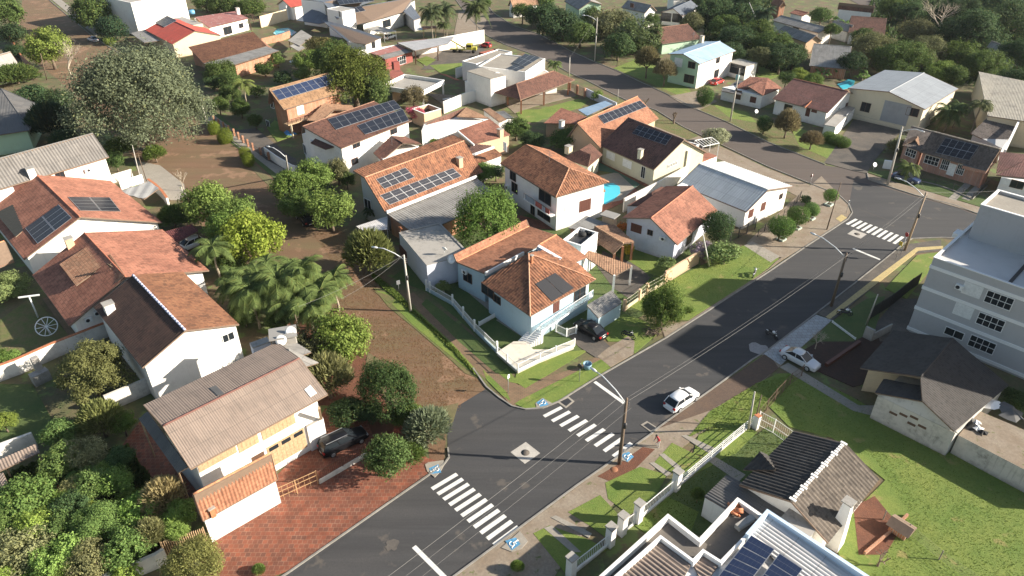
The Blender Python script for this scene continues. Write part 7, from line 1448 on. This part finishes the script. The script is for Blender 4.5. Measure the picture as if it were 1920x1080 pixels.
crumple(1423, 655, .02, 1.2, groundm('cement_dust', [(.34, .33, .32), (.26, .25, .25), (.2, .19, .19)], 1, 5), 'pale cement dust stain at the kerb near the scooter', 'cement_stain', 'stain', .012)
r_ = root('branch_pile', 'pile of cut brown branches at the foot of the bright street tree', 'branches', tuple(G(1226, 622))); mb = MB(); g = random.Random(3)
for k in range(60): a = G(1226 + g.gauss(0, 8), 622 + g.gauss(0, 4), .1 + g.random() * .4); d = Vector((g.gauss(0, 1), g.gauss(0, 1), g.gauss(0, .3))).normalized() * g.uniform(.3, .8); mb.bar(a - d, a + d, .04)
mb.build('branches', BARK, r_)
r_ = root('trailer', 'dark red open trailer between the truck yard and the white modern house', 'trailer', tuple(G(918, 108))); mb = MB()
c = G(918, 106); M_ = Matrix.Rotation(.75, 4, 'Z')
for q, sx, sy, sz in (((0, 0, .5), 5.5, 2.2, .12), ((0, 1.1, .5), 5.5, .08, .9), ((0, -1.1, .5), 5.5, .08, .9), ((2.75, 0, .5), .08, 2.2, .9), ((-2.75, 0, .5), .08, 2.2, .9)): mb.box(tuple(c + M_ @ Vector(q)), sx, sy, sz, .75)
mb.build('bed', plain('rust_red_metal', (.2, .06, .04), .7), r_)
for x in (-.7, .7):
    for s in (-1, 1): mb = MB(); mb.lathe(tuple(c + M_ @ Vector((x, s * 1.0, .4))), [(0, -.12), (.4, -.1), (.4, .1), (0, .12)], 14, axis=tuple(M_ @ Vector((0, 1, 0)))); mb.build('wheel', BLK, r_)
r_ = root('bin_basket', 'blue-grey round basket bin on the grass beside the dark backed sign', 'bin', tuple(G(1101, 692))); mb = MB(); mb.lathe(tuple(G(1101, 692)), [(0, 0), (.35, 0), (.5, .8), (.47, .8), (.33, .05), (0, .05)], 16); mb.build('basket', plain('blue_grey_plastic', (.2, .33, .42), .5), r_)
mb = MB(); mb.lathe(tuple(G(1152, 880, .06)), [(0, .02), (.33, .02), (.35, 0)], 18); tag(mb.build('manhole_cover', plain('rusty_cover', (.28, .12, .06), .8)), 'rusty round cover in the red soil by the wooden pole', 'manhole')
for x, y, l in ((838, 188, 'white lounger under the flat pavilion, left one'), (856, 186, 'white lounger under the flat pavilion, right one')):
    c = G(x, y); r_ = root('sun_lounger', l, 'lounger', tuple(c)); mb = MB(); mb.box(tuple(c + UP * .3), 1.9, .65, .1, .5); mb.build('seat', TRIM, r_)
    mb = MB(); M_ = Matrix.Rotation(.5, 4, 'Z')
    for dx in (-.8, .8):
        for dy in (-.25, .25): mb.box(tuple(c + M_ @ Vector((dx, dy, 0))), .06, .06, .3)
    mb.build('frame_legs', METAL, r_)
# roof antennas and tanks
for x, y, z, l in ((735, 268, 6.2, 'thin roof antenna on the white gable annex'), (1300, 70, 7.4, 'thin antenna behind the blue metal roof'), (1030, 300, 8.2, 'thin antenna on the orange hip roof'), (470, 60, 5.0, 'thin antenna on the mossy rust roof')):
    p = G(x, y, z); mb = MB(); mb.bar(p - UP * .4, p + UP * 1.4, .04)
    for k in range(4): mb.bar(p + UP * (.7 + .2 * k) - Vector((.45 - .08 * k, 0, 0)), p + UP * (.7 + .2 * k) + Vector((.45 - .08 * k, 0, 0)), .025)
    tag(mb.build('roof_antenna', METAL), l, 'antenna')
# ================================================================ TREES AND PLANTS
C1, C2, C3, C4_, C5, C6 = (.065, .1, .028), (.1, .15, .035), (.13, .17, .038), (.04, .07, .028), (.11, .115, .055), (.13, .11, .06)
# C1 mid green, C2 fresh green, C3 yellow green, C4_ dark, C5 olive, C6 brownish
G1 = 'trees around the lower left garden'
for a in (
 (255, 178, 106, 'enormous grey-green tree spreading over the dirt street, upper left', (.105, .118, .075), 'x', 10.5, 1.08),
 (662, 140, 72, 'huge dense dark green tree in the middle of the upper houses', (.075, .1, .022), 'b', 7, .85),
 (912, 405, 58, 'big round bright green tree next to the concrete garage', (.075, .12, .028), 'd', 5.5, 1.05),
 (540, 350, 34, 'tall green street tree on the left of the trio over the black pickup', C2, 'm', None, 1.2), (585, 332, 36, 'street tree at the back of the trio over the black pickup', C2, 'm', None, 1.15), (618, 388, 42, 'broad bright street tree on the right of the trio over the black pickup', (.12, .17, .04), 'm', None, 1.15), (562, 382, 34, 'lower leafy street tree right above the black pickup', C2, 'm', 3, .9),
 (632, 318, 26, 'olive feathery tree in front of the white two storey solar house', C5, 'm', None, 1.1),
 (388, 378, 46, 'yellow-green tree beside the thin grey pole, left', C3, 'm', None, 1.1), (440, 402, 42, 'mid green tree behind the yellow-green tree cluster, left', C2, 'm', None, 1.1), (467, 445, 56, 'brightest yellow-green tree on the dirt street edge', (.155, .19, .03), 'm', 4.5, 1.2), (418, 430, 38, 'green tree shading the dark carport', C2, 'm', None, 1.1),
 (640, 630, 52, 'fresh yellow-green tree on the dirt street edge below the palms', (.125, .175, .035), 'm', 4, 1.15), (585, 650, 46, 'olive dark shrub tree beside the tank tower', C5, 'm', 3, 1.0), (615, 712, 46, 'loose dry-looking shrub tree between the tan roof and the dirt street', C5, 't', 2.5, 1.1),
 (728, 728, 56, 'round dense dark green tree on the red soil corner', (.05, .085, .028), 'd', 3.6, 1.05), (726, 852, 42, 'clipped green tree overhanging the red pavers', (.07, .11, .032), 'm', 2.8, 1.1), (800, 805, 42, 'silvery long-leaved shrub on the street corner', (.16, .18, .1), 't', 1.8, 1.0), (768, 785, 30, 'low green bush behind the silvery corner shrub', C2, 't', 1.2, .9), (650, 775, 36, 'dark bush at the end of the tan roof', C4_, 'm', 1.8, .9), (770, 850, 26, 'small fresh shrub between the clipped tree and the wheelchair ramp', C2, 't', 1.2, .9), (690, 770, 28, 'shaded bush beneath the round dark tree', C4_, 'm', 1.2, .8), (755, 815, 22, 'reddish leafed shrub near the clipped tree', (.3, .1, .06), 's', 1.2, .9),
 (692, 478, 44, 'long-leaved olive shrub in front of the concrete garage', (.13, .15, .05), 't', 3, 1.1), (1243, 568, 40, 'bright green round street tree beside the blue shed', (.085, .135, .03), 'd', 3.2, 1.3), (1347, 424, 28, 'dark clipped ball tree next to the red tile house', (.04, .075, .03), 'r', 3.6, .9),
 (1360, 474, 34, 'young broad-leaved tree in the front garden by the street', (.15, .21, .07), 's', 1.8, .8), (1322, 470, 24, 'lilac flowering shrub behind the peach wall', (.26, .2, .24), 's', 1.5, .9), (1250, 495, 20, 'small leafy tree behind the peach wall', (.14, .19, .07), 's', 2, .9), (1170, 425, 12, 'orange-leaved shrub beside the tan pavilion', (.35, .14, .04), 's', 1.2, .9), (1178, 467, 11, 'yellow columnar shrub beside the tan pavilion pillar', (.4, .32, .03), 's', 1.2, 1.4), (1293, 580, 10, 'low shrub on the footpath lawn by the peach wall', C2, 's', .4, .6),
 (1465, 425, 22, 'nearest clipped tree standing in a square planter', (.07, .13, .03), 'r', 2.3, .85), (1498, 404, 19, 'second clipped tree standing in a square planter', (.07, .13, .03), 'r', 2.3, .85), (1522, 393, 14, 'third and smaller clipped tree in a square planter', (.07, .13, .03), 'r', 2.2, .85), (1558, 366, 13, 'farthest clipped planter tree by the upper street corner', (.08, .14, .03), 'r', 1.9, .85), (1512, 374, 11, 'grey-green bush at the corner of the metal roof house', C4_, 's', 1, .9),
 (1321, 180, 15, 'clipped green ball tree on the upper street kerb', (.06, .11, .03), 'r', 2.3, 1.1), (1434, 232, 14, 'dark clipped ball tree in front of the maroon roof house', (.045, .085, .03), 'r', 2.2, 1.0), (1340, 256, 26, 'pale flowering shrub by the pergola on the upper street', (.2, .22, .13), 'm', 1.6, .8), (1476, 234, 24, 'thin brownish street tree in front of the maroon roof house', C6, 't', 2.8, 1.2), (1522, 264, 20, 'low brownish street tree by the clipped hedge', C6, 't', 1.8, .9),
 (1214, 115, 20, 'thin grey-brown street tree behind the upper kerb', C6, 't', 4.2, 1.3), (1247, 135, 20, 'small grey-brown street tree beside the pale green house', C6, 't', 3.6, 1.1), (1148, 92, 13, 'small bare-looking yellow-brown tree in the dark hedge', (.26, .18, .07), 't', 2, 1.2), (1105, 140, 1, 'x', C1, 's', 1, 1),
 (775, 178, 24, 'brownish olive tree over the terracotta terrace', C6, 'm', 3.2, 1.0), (778, 212, 17, 'pink bougainvillea over the brick terrace walls', (.4, .08, .12), 's', 2, .9), (600, 88, 30, 'brownish-green tree beside the slate roof', (.12, .11, .045), 'm', 4.5, .8), (578, 112, 26, 'loose green fruit tree in the courtyard', C2, 'm', 3, .9), (412, 133, 28, 'round dark tree in front of the grey sheet strip roof', C1, 'm', 3, .95), (496, 128, 18, 'dark shrub against the brick wall, upper left', C1, 's', 2, .9), (520, 112, 12, 'small fresh shrub by the brick wall corner', C2, 's', 2, .9), (532, 145, 18, 'dark shrub behind the nine panel roof', C4_, 's', 1.8, .9), (568, 138, 18, 'fresh yellowish shrub behind the nine panel roof', C3, 's', 1.8, .9), (400, 155, 18, 'dark hedge tree below the mossy tile roof', C4_, 's', 1.8, .9), (480, 170, 16, 'shrub beside the brick house gable', C1, 's', 1.6, .9),
 (862, 155, 1, 'x', C1, 's', 1, 1), (905, 322, 24, 'round green bush between the orange roofs, centre', (.1, .17, .04), 'm', 2.5, .85), (930, 320, 18, 'dark bush beside the two storey orange roof house', C4_, 's', 2, .9), (968, 240, 26, 'bushy green tree at the back of the upper lawn', C1, 'm', 2.6, .85), (1000, 262, 24, 'dark bush behind the orange roof two storey house', C4_, 'm', 2.2, .8), (1063, 258, 30, 'big leafy bush between the orange solar roof and the small gable', C1, 'm', 2.6, .85), (925, 262, 10, 'small bush by the red-brown roof', C1, 's', 2.6, .9), (815, 268, 12, 'leafy shrub squeezed between white walls', C2, 's', 2.0, .8), (1120, 178, 12, 'banana-leaved bush beside the pale wall', C2, 's', 1.4, .9),
 (88, 84, 38, 'yellow-green tree beside the bare tree, top left', C3, 'm', None, 1.1), (25, 62, 24, 'dark tree at the top left edge', C4_, 'm', None, 1.1), (12, 22, 32, 'dark tree at the very top left corner', C1, 'm', None, 1.1), (172, 22, 36, 'tall dark leafy tree behind the silver car', C1, 'm', 6, 1.1), (208, 52, 26, 'dark blue-green conifer-like tree behind the silver car', (.035, .065, .035), 'm', 4, 1.2), (235, 44, 14, 'small olive shrub by the tall white wall', C5, 's', 1.2, .8), (205, 78, 12, 'yellow-green bush beside the silver car', C3, 's', 1, .9), (60, 180, 34, 'dark shrubbery beside the leaning pole, top left', C4_, 'm', 2.5, .8), (30, 145, 34, 'grassy tall hedge at the left edge above the hipped roof', C1, 't', 1.5, .7), (105, 190, 34, 'dark tree under the edge of the enormous tree', C4_, 'm', 3, .9), (95, 235, 36, 'dark conifer shrubs behind the hipped grey roof', (.03, .05, .025), 't', 3, 1.2), (120, 260, 26, 'dark shrub with pale flowers beside the corrugated roof', C4_, 'm', 2, .9), (30, 95, 18, 'dark shrub behind the small white outbuilding', C4_, 'm', 2, .9),
 (225, 280, 24, 'dark palm-like undergrowth beside the long corrugated roof', C1, 't', 1.5, .9), (290, 290, 20, 'green offshoots under the enormous tree', C2, 't', 1.5, .9), (325, 408, 26, 'spiky green bush beside the red solar roof', C2, 't', 1.5, .9), (15, 535, 34, 'leafy bush at the left edge by the red striped roof', (.14, .17, .07), 'm', 1.6, .8), (8, 670, 26, 'sunlit bush on the left edge lawn', C2, 'm', 1, .8), (370, 520, 1, 'x', C1, 's', 1, 1), (440, 510, 24, 'low dark plants below the palm beside the red roofs', C1, 't', 1, .8),
 (168, 692, 68, 'broad olive tree between the stained wall and the white block house', (.105, .115, .045), 'b', 3.5, .9), (188, 790, 40, 'loose yellowish bush below the broad olive tree', (.16, .17, .06), 't', 2, 1.0), (228, 792, 26, 'fresh green bush against the dirty white wall', C2, 'm', 1.8, .9), (110, 810, 34, 'dark tree beside the metal pipes, lower left', C1, 'm', 2.5, .9), (5, 790, 22, 'bright small tree on the left edge lawn', C3, 'm', 1.5, .9)):
    px, py, rp, l, c, cls, zc, hz = a
    if l != 'x': tree(px, py, rp, l, c, cls, zc, hz)
GL = [((45, 935, 52), C1, 'm', 'dark leafy tree at the left edge above the papaya'), ((160, 850, 40), C5, 'm', 'bushy tree behind the papaya cluster'), ((115, 860, 36), C1, 'm', 'green tree right of the old lean-to'), ((215, 900, 34), C2, 'm', 'green tree by the red paver yard'), ((305, 935, 42), C6, 't', 'dry twiggy shrub beside the orange striped gatehouse roof'), ((262, 955, 40), C2, 'm', 'green tree left of the dry twiggy shrub'), ((335, 960, 30), C2, 'm', 'small tree touching the gatehouse roof'), ((190, 980, 52), C1, 'b', 'large tree in the middle of the lower left garden'), ((40, 1030, 50), C5, 'm', 'olive tree at the bottom left corner'), ((110, 1045, 48), C2, 'm', 'fresh tree at the bottom left edge'), ((165, 1050, 42), C5, 'm', 'brownish green tree at the bottom left edge'), ((235, 1020, 46), C1, 'm', 'tree next to the mouldy white wall'), ((362, 1058, 58), (.15, .15, .05), 'b', 'olive-yellow round tree on the red pavers at the bottom edge'), ((130, 950, 34), C4_, 'm', 'dark tree behind the person in red'), ((60, 990, 40), C3, 'm', 'yellow-green tree below the papaya'), ((10, 980, 34), C1, 'm', 'leafy tree cut by the left edge'), ((280, 1000, 30), C5, 't', 'tangled vine heap by the slatted gate'), ((100, 985, 36), C1, 'm', 'mid green tree between the papaya and the large tree'), ((225, 855, 24), C4_, 'm', 'dark shrub by the grey block edge'), ((170, 905, 36), C1, 'm', 'shaded tree beside the red paver yard')]
for (x, y, r_), c, cls, l in GL: tree(x, y, r_, l, c, cls, 2.6, .9, group=G1)
g_ = random.Random(5)
for k in range(34):
    x = g_.uniform(-5, 340); y = g_.uniform(880, 1085)
    if y > 1095 - max(0, x - 200) * .35 or y < 905 - (x / 340) * 50 + (60 if x > 200 else 0): continue
    tree(x, y, g_.uniform(16, 30), 'low leafy bush in the thick lower left garden', g_.choice([C1, C2, C3, C5, C2]), g_.choice('smmt'), g_.uniform(1.2, 2.4), .9, group='bushes of the lower left garden', name='bush', cat='bush')
for x, y, r_, l in ((430, 175, 18, 'dark garden shrub between the lamp pole and the sunlit palm'), (410, 195, 16, 'shrub behind the brick-pillared fence, left one'), (450, 200, 18, 'shrub behind the brick-pillared fence, middle one'), (478, 225, 14, 'shrub behind the brick-pillared fence, right one'), (625, 108, 36, 'dark tree joined to the huge tree on its upper left side'), (700, 170, 34, 'dark tree joined to the huge tree on its lower right side'), (430, 150, 20, 'glossy dark tree left of the sunlit palm'), (215, 300, 18, 'green shrub at the end of the long corrugated roof'), (600, 318, 16, 'low shrub by the white garden wall'), (650, 335, 16, 'shaded shrub in front of the white two storey house'), (455, 585, 26, 'leafy shrub under the left palms'), (520, 600, 24, 'leafy shrub under the middle palms'), (425, 480, 30, 'green tree squeezed between the long-fronded palm and the yellow-green tree'), (350, 400, 24, 'leafy tree left of the yellow-green tree')): tree(x, y, r_, l, C1, 'm', None, 1.15)
# undergrowth that fills the lower left garden
tree(970, 1062, 12, 'small bush beside the blue wheelchair ramp at the bottom', C2, 't', .6, .9); tree(1309, 928, 13, 'small conifer bush by the white gate of the dark carport', C2, 't', 1, 1.1); tree(1905, 748, 26, 'dark green shrub at the right edge beside the shingled roof', C1, 'm', 1.6, .8); tree(1720, 218, 30, 'dark glossy shrub in front of the cream warehouse', C1, 'm', 1.5, .8); tree(1690, 275, 22, 'light shrubs beside the salmon brick house', C5, 'm', 1.6, .9); tree(485, 1068, 12, 'small plant at the paver edge, bottom', C2, 't', .4, .8)
for x in (1553, 1566, 1580): tree(x, 258 + (x - 1553) * .35, 13, 'clipped green hedge bush on the lawn of the maroon roof house', (.08, .13, .03), 'r', .8, .8, group='hedge bushes', name='hedge_bush', cat='hedge')
for x, y, r_, l in ((401, 241, 11, 'farthest egg-shaped topiary on the upper footpath'), (422, 257, 13, 'large egg-shaped topiary next to the lamp pole'), (459, 288, 10, 'small egg-shaped topiary beside the footpath'), (466, 300, 11, 'nearest round topiary beside the footpath')): tree(x, y, r_, l, (.12, .15, .02), 'r', 1.1, 1.25, name='topiary', cat='topiary')
# wooded strips at the top
WG = 'dense trees of the wooded top right'
for x, y, r_, c, l in ((1018, 28, 34, C4_, 'dark tree nearest the curve of the upper street, top centre'), (1055, 48, 40, C4_, 'dark dense tree left of the white lamp pole'), (1088, 62, 28, C1, 'dark tree against the white lamp pole'), (1148, 45, 40, (.13, .13, .06), 'pale olive tree right of the white lamp pole'), (1195, 70, 50, (.07, .09, .04), 'broad round dark tree left of the brown hipped roof'), (1160, 85, 30, C4_, 'dark hedge tree under the round tree'), (1300, 42, 24, C5, 'olive tree beside the white gabled garage'), (980, 20, 20, C1, 'tree at the top centre edge beside the tan roof'), (1010, 0, 26, C1, 'tree at the top edge above the dark tree'), (1222, 35, 14, C1, 'thin tree by the gabled garage'), (1105, 25, 20, C1, 'tree in front of the mint house')): tree(x, y, r_, l, c, 'm', 4, .95)
for x, y, r_, c in ((1340, 20, 34, C4_), (1380, 70, 34, C4_), (1420, 62, 34, C1), (1395, 30, 32, C4_), (1448, 78, 30, C1), (1465, 108, 30, C4_), (1490, 100, 26, C4_), (1425, 105, 24, C5), (1360, 45, 26, C1), (1400, 5, 28, C4_), (1320, 0, 26, C4_), (1540, 28, 20, C1), (1370, 95, 24, C4_), (1640, 92, 44, C5), (1690, 110, 48, C1), (1740, 95, 40, C5), (1765, 135, 28, C2), (1820, 60, 60, C4_), (1885, 50, 62, C4_), (1850, 120, 42, C1), (1905, 150, 34, C4_), (1800, 100, 34, C1), (1675, 15, 26, C1), (1620, 70, 24, C1), (1800, 20, 40, C4_), (1860, 10, 46, C4_), (1600, 115, 24, C4_), (1790, 140, 26, C1), (1720, 55, 30, C5), (1700, 20, 28, C4_), (1560, 55, 16, C1), (1525, 150, 18, C2), (1500, 140, 16, C3), (1475, 145, 16, C1), (1455, 95, 20, C4_), (1920, 100, 40, C4_)):
    tree(x, y, r_, 'dense green tree in the wooded strip at the top right', c, 'm' if r_ < 40 else 'b', 4.2, .9, group=WG)
for x, y, r_, l in ((905, 5, 16, 'tree at the top edge between the two streets'), (740, -6, 22, 'tree beyond the slate villa'), (420, 10, 30, 'dark tree behind the faded pink roof'), (385, 5, 24, 'dark shrubs at the top behind the blue tank'), (470, 12, 26, 'olive trees behind the cream wall at the top'), (60, 10, 1, 'x')):
    if l != 'x': tree(x, y, r_, l, C1, 'm', 3, .9)
baretree(135, 148, 9, 'bare pale twiggy tree beside the enormous tree', 3, plain('pale_bark', (.42, .36, .28), .9), depth=6, spread=.42, r0=.22); baretree(1755, 80, 13, 'bare grey tree at the top right', 5, plain('pale_bark', (.42, .36, .28), .9), depth=6, spread=.5, r0=.3); baretree(1860, 75, 8, 'small bare tree by the far lane, top right', 6, plain('pale_bark', (.42, .36, .28), .9), depth=6, spread=.5)
baretree(1208, 205, 3.4, 'pruned leafless street tree with stubby arms, left one', 8, BARK, depth=2, spread=.5, r0=.22, nb=4); baretree(1263, 232, 3.4, 'pruned leafless street tree with stubby arms, right one by the kerb', 9, BARK, depth=2, spread=.45, r0=.24, nb=4); baretree(345, 358, 4, 'white leafless twigs above the yellow-green tree', 11, plain('pale_bark', (.42, .36, .28), .9), depth=4, spread=.3)
baretree(1528, 655, 3.0, 'bare crape tree in the dark garden bed', 13, plain('pale_bark', (.42, .36, .28), .9), depth=4, spread=.5, nb=4); baretree(1645, 1062, 2.4, 'gnarled vine stump at the garden corner, bottom right', 14, BARK, depth=3, spread=.7, r0=.12)
for x, y, h_, s_, v_, l in ((470, 545, 5.5, 1.15, 1, 'palm in front of the palm cluster, left'), (520, 525, 6.5, 1.2, 1, 'tall palm in the middle of the cluster'), (562, 508, 6.5, 1.15, 1, 'palm at the back of the cluster by the dirt street'), (600, 545, 5.5, 1.1, 0, 'palm on the right side of the cluster'), (540, 570, 4.5, 1.1, 0, 'lower palm above the tank tower'), (440, 530, 4.5, 1.0, 1, 'palm touching the rust brown roof'), (500, 490, 5, 1.0, 2, 'palm behind the cluster near the yellow-green tree'), (580, 575, 5, 1.0, 1, 'palm over the bare trunk'), (545, 535, 5, 1.2, 1, 'broad palm at the heart of the cluster'), (625, 520, 5, 1.0, 0, 'outermost palm of the cluster towards the dirt street'), (485, 520, 4.6, 1.15, 1, 'palm between the red roofs and the cluster'), (397, 462, 5.5, 1.35, 2, 'long-fronded palm between the red roofs and the yellow-green tree')):
    palm(x, y, l, h_, (.13, .18, .055), s_, v_, group=None)
for x, y, h_, s_, v_, l, c in ((455, 155, 6, 1.2, 2, 'sunlit palm in front of the brick house, upper left', (.18, .22, .06)), (808, 22, 8, 1.5, 1, 'feather palm beside the slate villa tower', (.1, .13, .06)), (835, 18, 8, 1.4, 1, 'second feather palm beside the slate villa tower', (.1, .13, .06)), (893, 14, 8, 1.7, 1, 'broad feather palm at the street bend, top', (.1, .13, .05)), (832, 45, 4, 1.0, 0, 'palm with a hanging skirt over the orange pergola', (.12, .16, .06)), (1041, 118, 2.6, .9, 0, 'small palm beside the flat white house', (.13, .18, .06)), (1782, 210, 4, 1.1, 1, 'palm left of the pair behind the salmon brick house', (.08, .12, .04)), (1800, 198, 4.5, 1.1, 0, 'palm in the pair behind the salmon brick house', (.08, .12, .04)), (1840, 195, 6, 1.1, 0, 'tall palm with dry skirt in front of the big metal roof', (.12, .14, .06)), (1706, 312, 3, .95, 0, 'small palm in front of the salmon brick house', (.12, .16, .05)), (1430, 25, 8, 1.4, 1, 'palm rising from the wooded strip', (.06, .1, .05)), (830, 535, 1.2, .5, 0, 'small potted palm by the blue house fence', (.16, .2, .06)), (695, 392, 2, .6, 0, 'small dark palm in front of the long solar house', (.06, .09, .04)), (515, 100, 3, .8, 0, 'small papaya-like palm in the courtyard', (.13, .18, .06))):
    palm(x, y, l, h_, c, s_, v_)
for x, y, l in ((1548, 130, 'banana plants beside the maroon roof house garden'), (1562, 125, 'banana clump left of the turquoise pool'), (1622, 138, 'banana clump behind the turquoise pool'), (1560, 30, 'banana plants in front of the white row houses'), (1595, 40, 'banana clump beside the white row houses')): banana(x, y, l, 4, n=14, s=1.4)
for x, y, h_, l in ((72, 948, 4.2, 'large papaya plant in the lower left garden'), (168, 862, 4.2, 'second papaya plant near the red paver yard'), (95, 890, 2.5, 'small papaya beside the old lean-to')): banana(x, y, l, h_, (.13, .21, .06), 22, s=.85, name='papaya_plant')
# tufts of grass and fallen leaves: uncountable ground cover
def inpoly(q, n, seed):
    g = np.random.default_rng(seed); P = np.array([tuple(G(*k))[:2] for k in q]); lo_, hi = P.min(0), P.max(0); out = []
    while len(out) < n:
        c = g.uniform(lo_, hi, (n, 2))
        for x, y in c:
            ins = False; j = len(P) - 1
            for i in range(len(P)):
                if (P[i][1] > y) != (P[j][1] > y) and x < (P[j][0] - P[i][0]) * (y - P[i][1]) / (P[j][1] - P[i][1]) + P[i][0]: ins = not ins
                j = i
            if ins: out.append((x, y))
    return np.array(out[:n])
def tufts(name, q, n, size, col, seed, z=.03, flatl=False):
    xy = inpoly(q, n, seed); g = np.random.default_rng(seed); c = np.column_stack([xy, np.full(n, z)]); az = g.uniform(0, 6.28, n); s = size * g.uniform(.5, 1.5, n)
    a = np.column_stack([np.cos(az), np.sin(az), g.normal(0, .1, n)]) * s[:, None]; b_ = np.column_stack([-np.sin(az), np.cos(az), np.zeros(n)]) * s[:, None] * .5; u_ = np.column_stack([g.normal(0, .3, n), g.normal(0, .3, n), np.ones(n)]) * s[:, None] * (.15 if flatl else 1.1)
    if flatl: v = np.stack([c - a, c + b_, c + a + u_, c - b_], 1)
    else: v = np.stack([c - a * .5, c + a * .5, c + a * .35 + u_, c - a * .2 + u_], 1)
    me = meshq(name, v.reshape(-1, 3), [LEAF]); o = bpy.data.objects.new(name, me); COL.objects.link(o); o.color = (*col, 1); o['kind'] = 'stuff'; return o
tufts('grass_tufts', [(1440, 760), (1500, 700), (1590, 740), (1720, 815), (1940, 930), (1960, 1100), (1620, 1100), (1700, 960), (1640, 860), (1560, 820), (1480, 800)], 16000, .06, (.15, .21, .04), 1)
tufts('grass_tufts', [(745, 548), (775, 582), (860, 660), (900, 712), (842, 653), (792, 603), (705, 530), (690, 505)], 5000, .13, (.14, .2, .045), 2); tufts('grass_tufts', [(1330, 772), (1420, 718), (1500, 700), (1470, 735), (1400, 800), (1290, 820)], 4000, .07, (.17, .22, .045), 3)
tufts('grass_tufts', [(1180, 575), (1330, 490), (1395, 460), (1460, 485), (1290, 600)], 4000, .055, (.18, .25, .05), 4); tufts('grass_tufts', [(1190, 985), (1340, 868), (1440, 800), (1530, 850), (1400, 950), (1300, 1000)], 5000, .07, (.12, .16, .035), 5)
tufts('leaf_litter', [(745, 548), (905, 712), (860, 770), (835, 775), (780, 770), (700, 700), (675, 650), (620, 600), (640, 520), (560, 400), (640, 430)], 9000, .09, (.2, .11, .055), 6, .012, True); tufts('undergrowth', [(0, 900), (90, 860), (240, 840), (330, 960), (300, 1030), (200, 1090), (-20, 1100)], 14000, .3, (.07, .1, .03), 7)
tufts('undergrowth', [(1560, 60), (1640, 120), (1800, 160), (1960, 200), (1960, -10), (1640, -10), (1600, 60)], 9000, .8, (.05, .08, .03), 8); tufts('undergrowth', [(1320, -10), (1320, 80), (1460, 140), (1500, 120), (1430, 40), (1480, -10)], 5000, .7, (.045, .07, .028), 9)

hazebox()
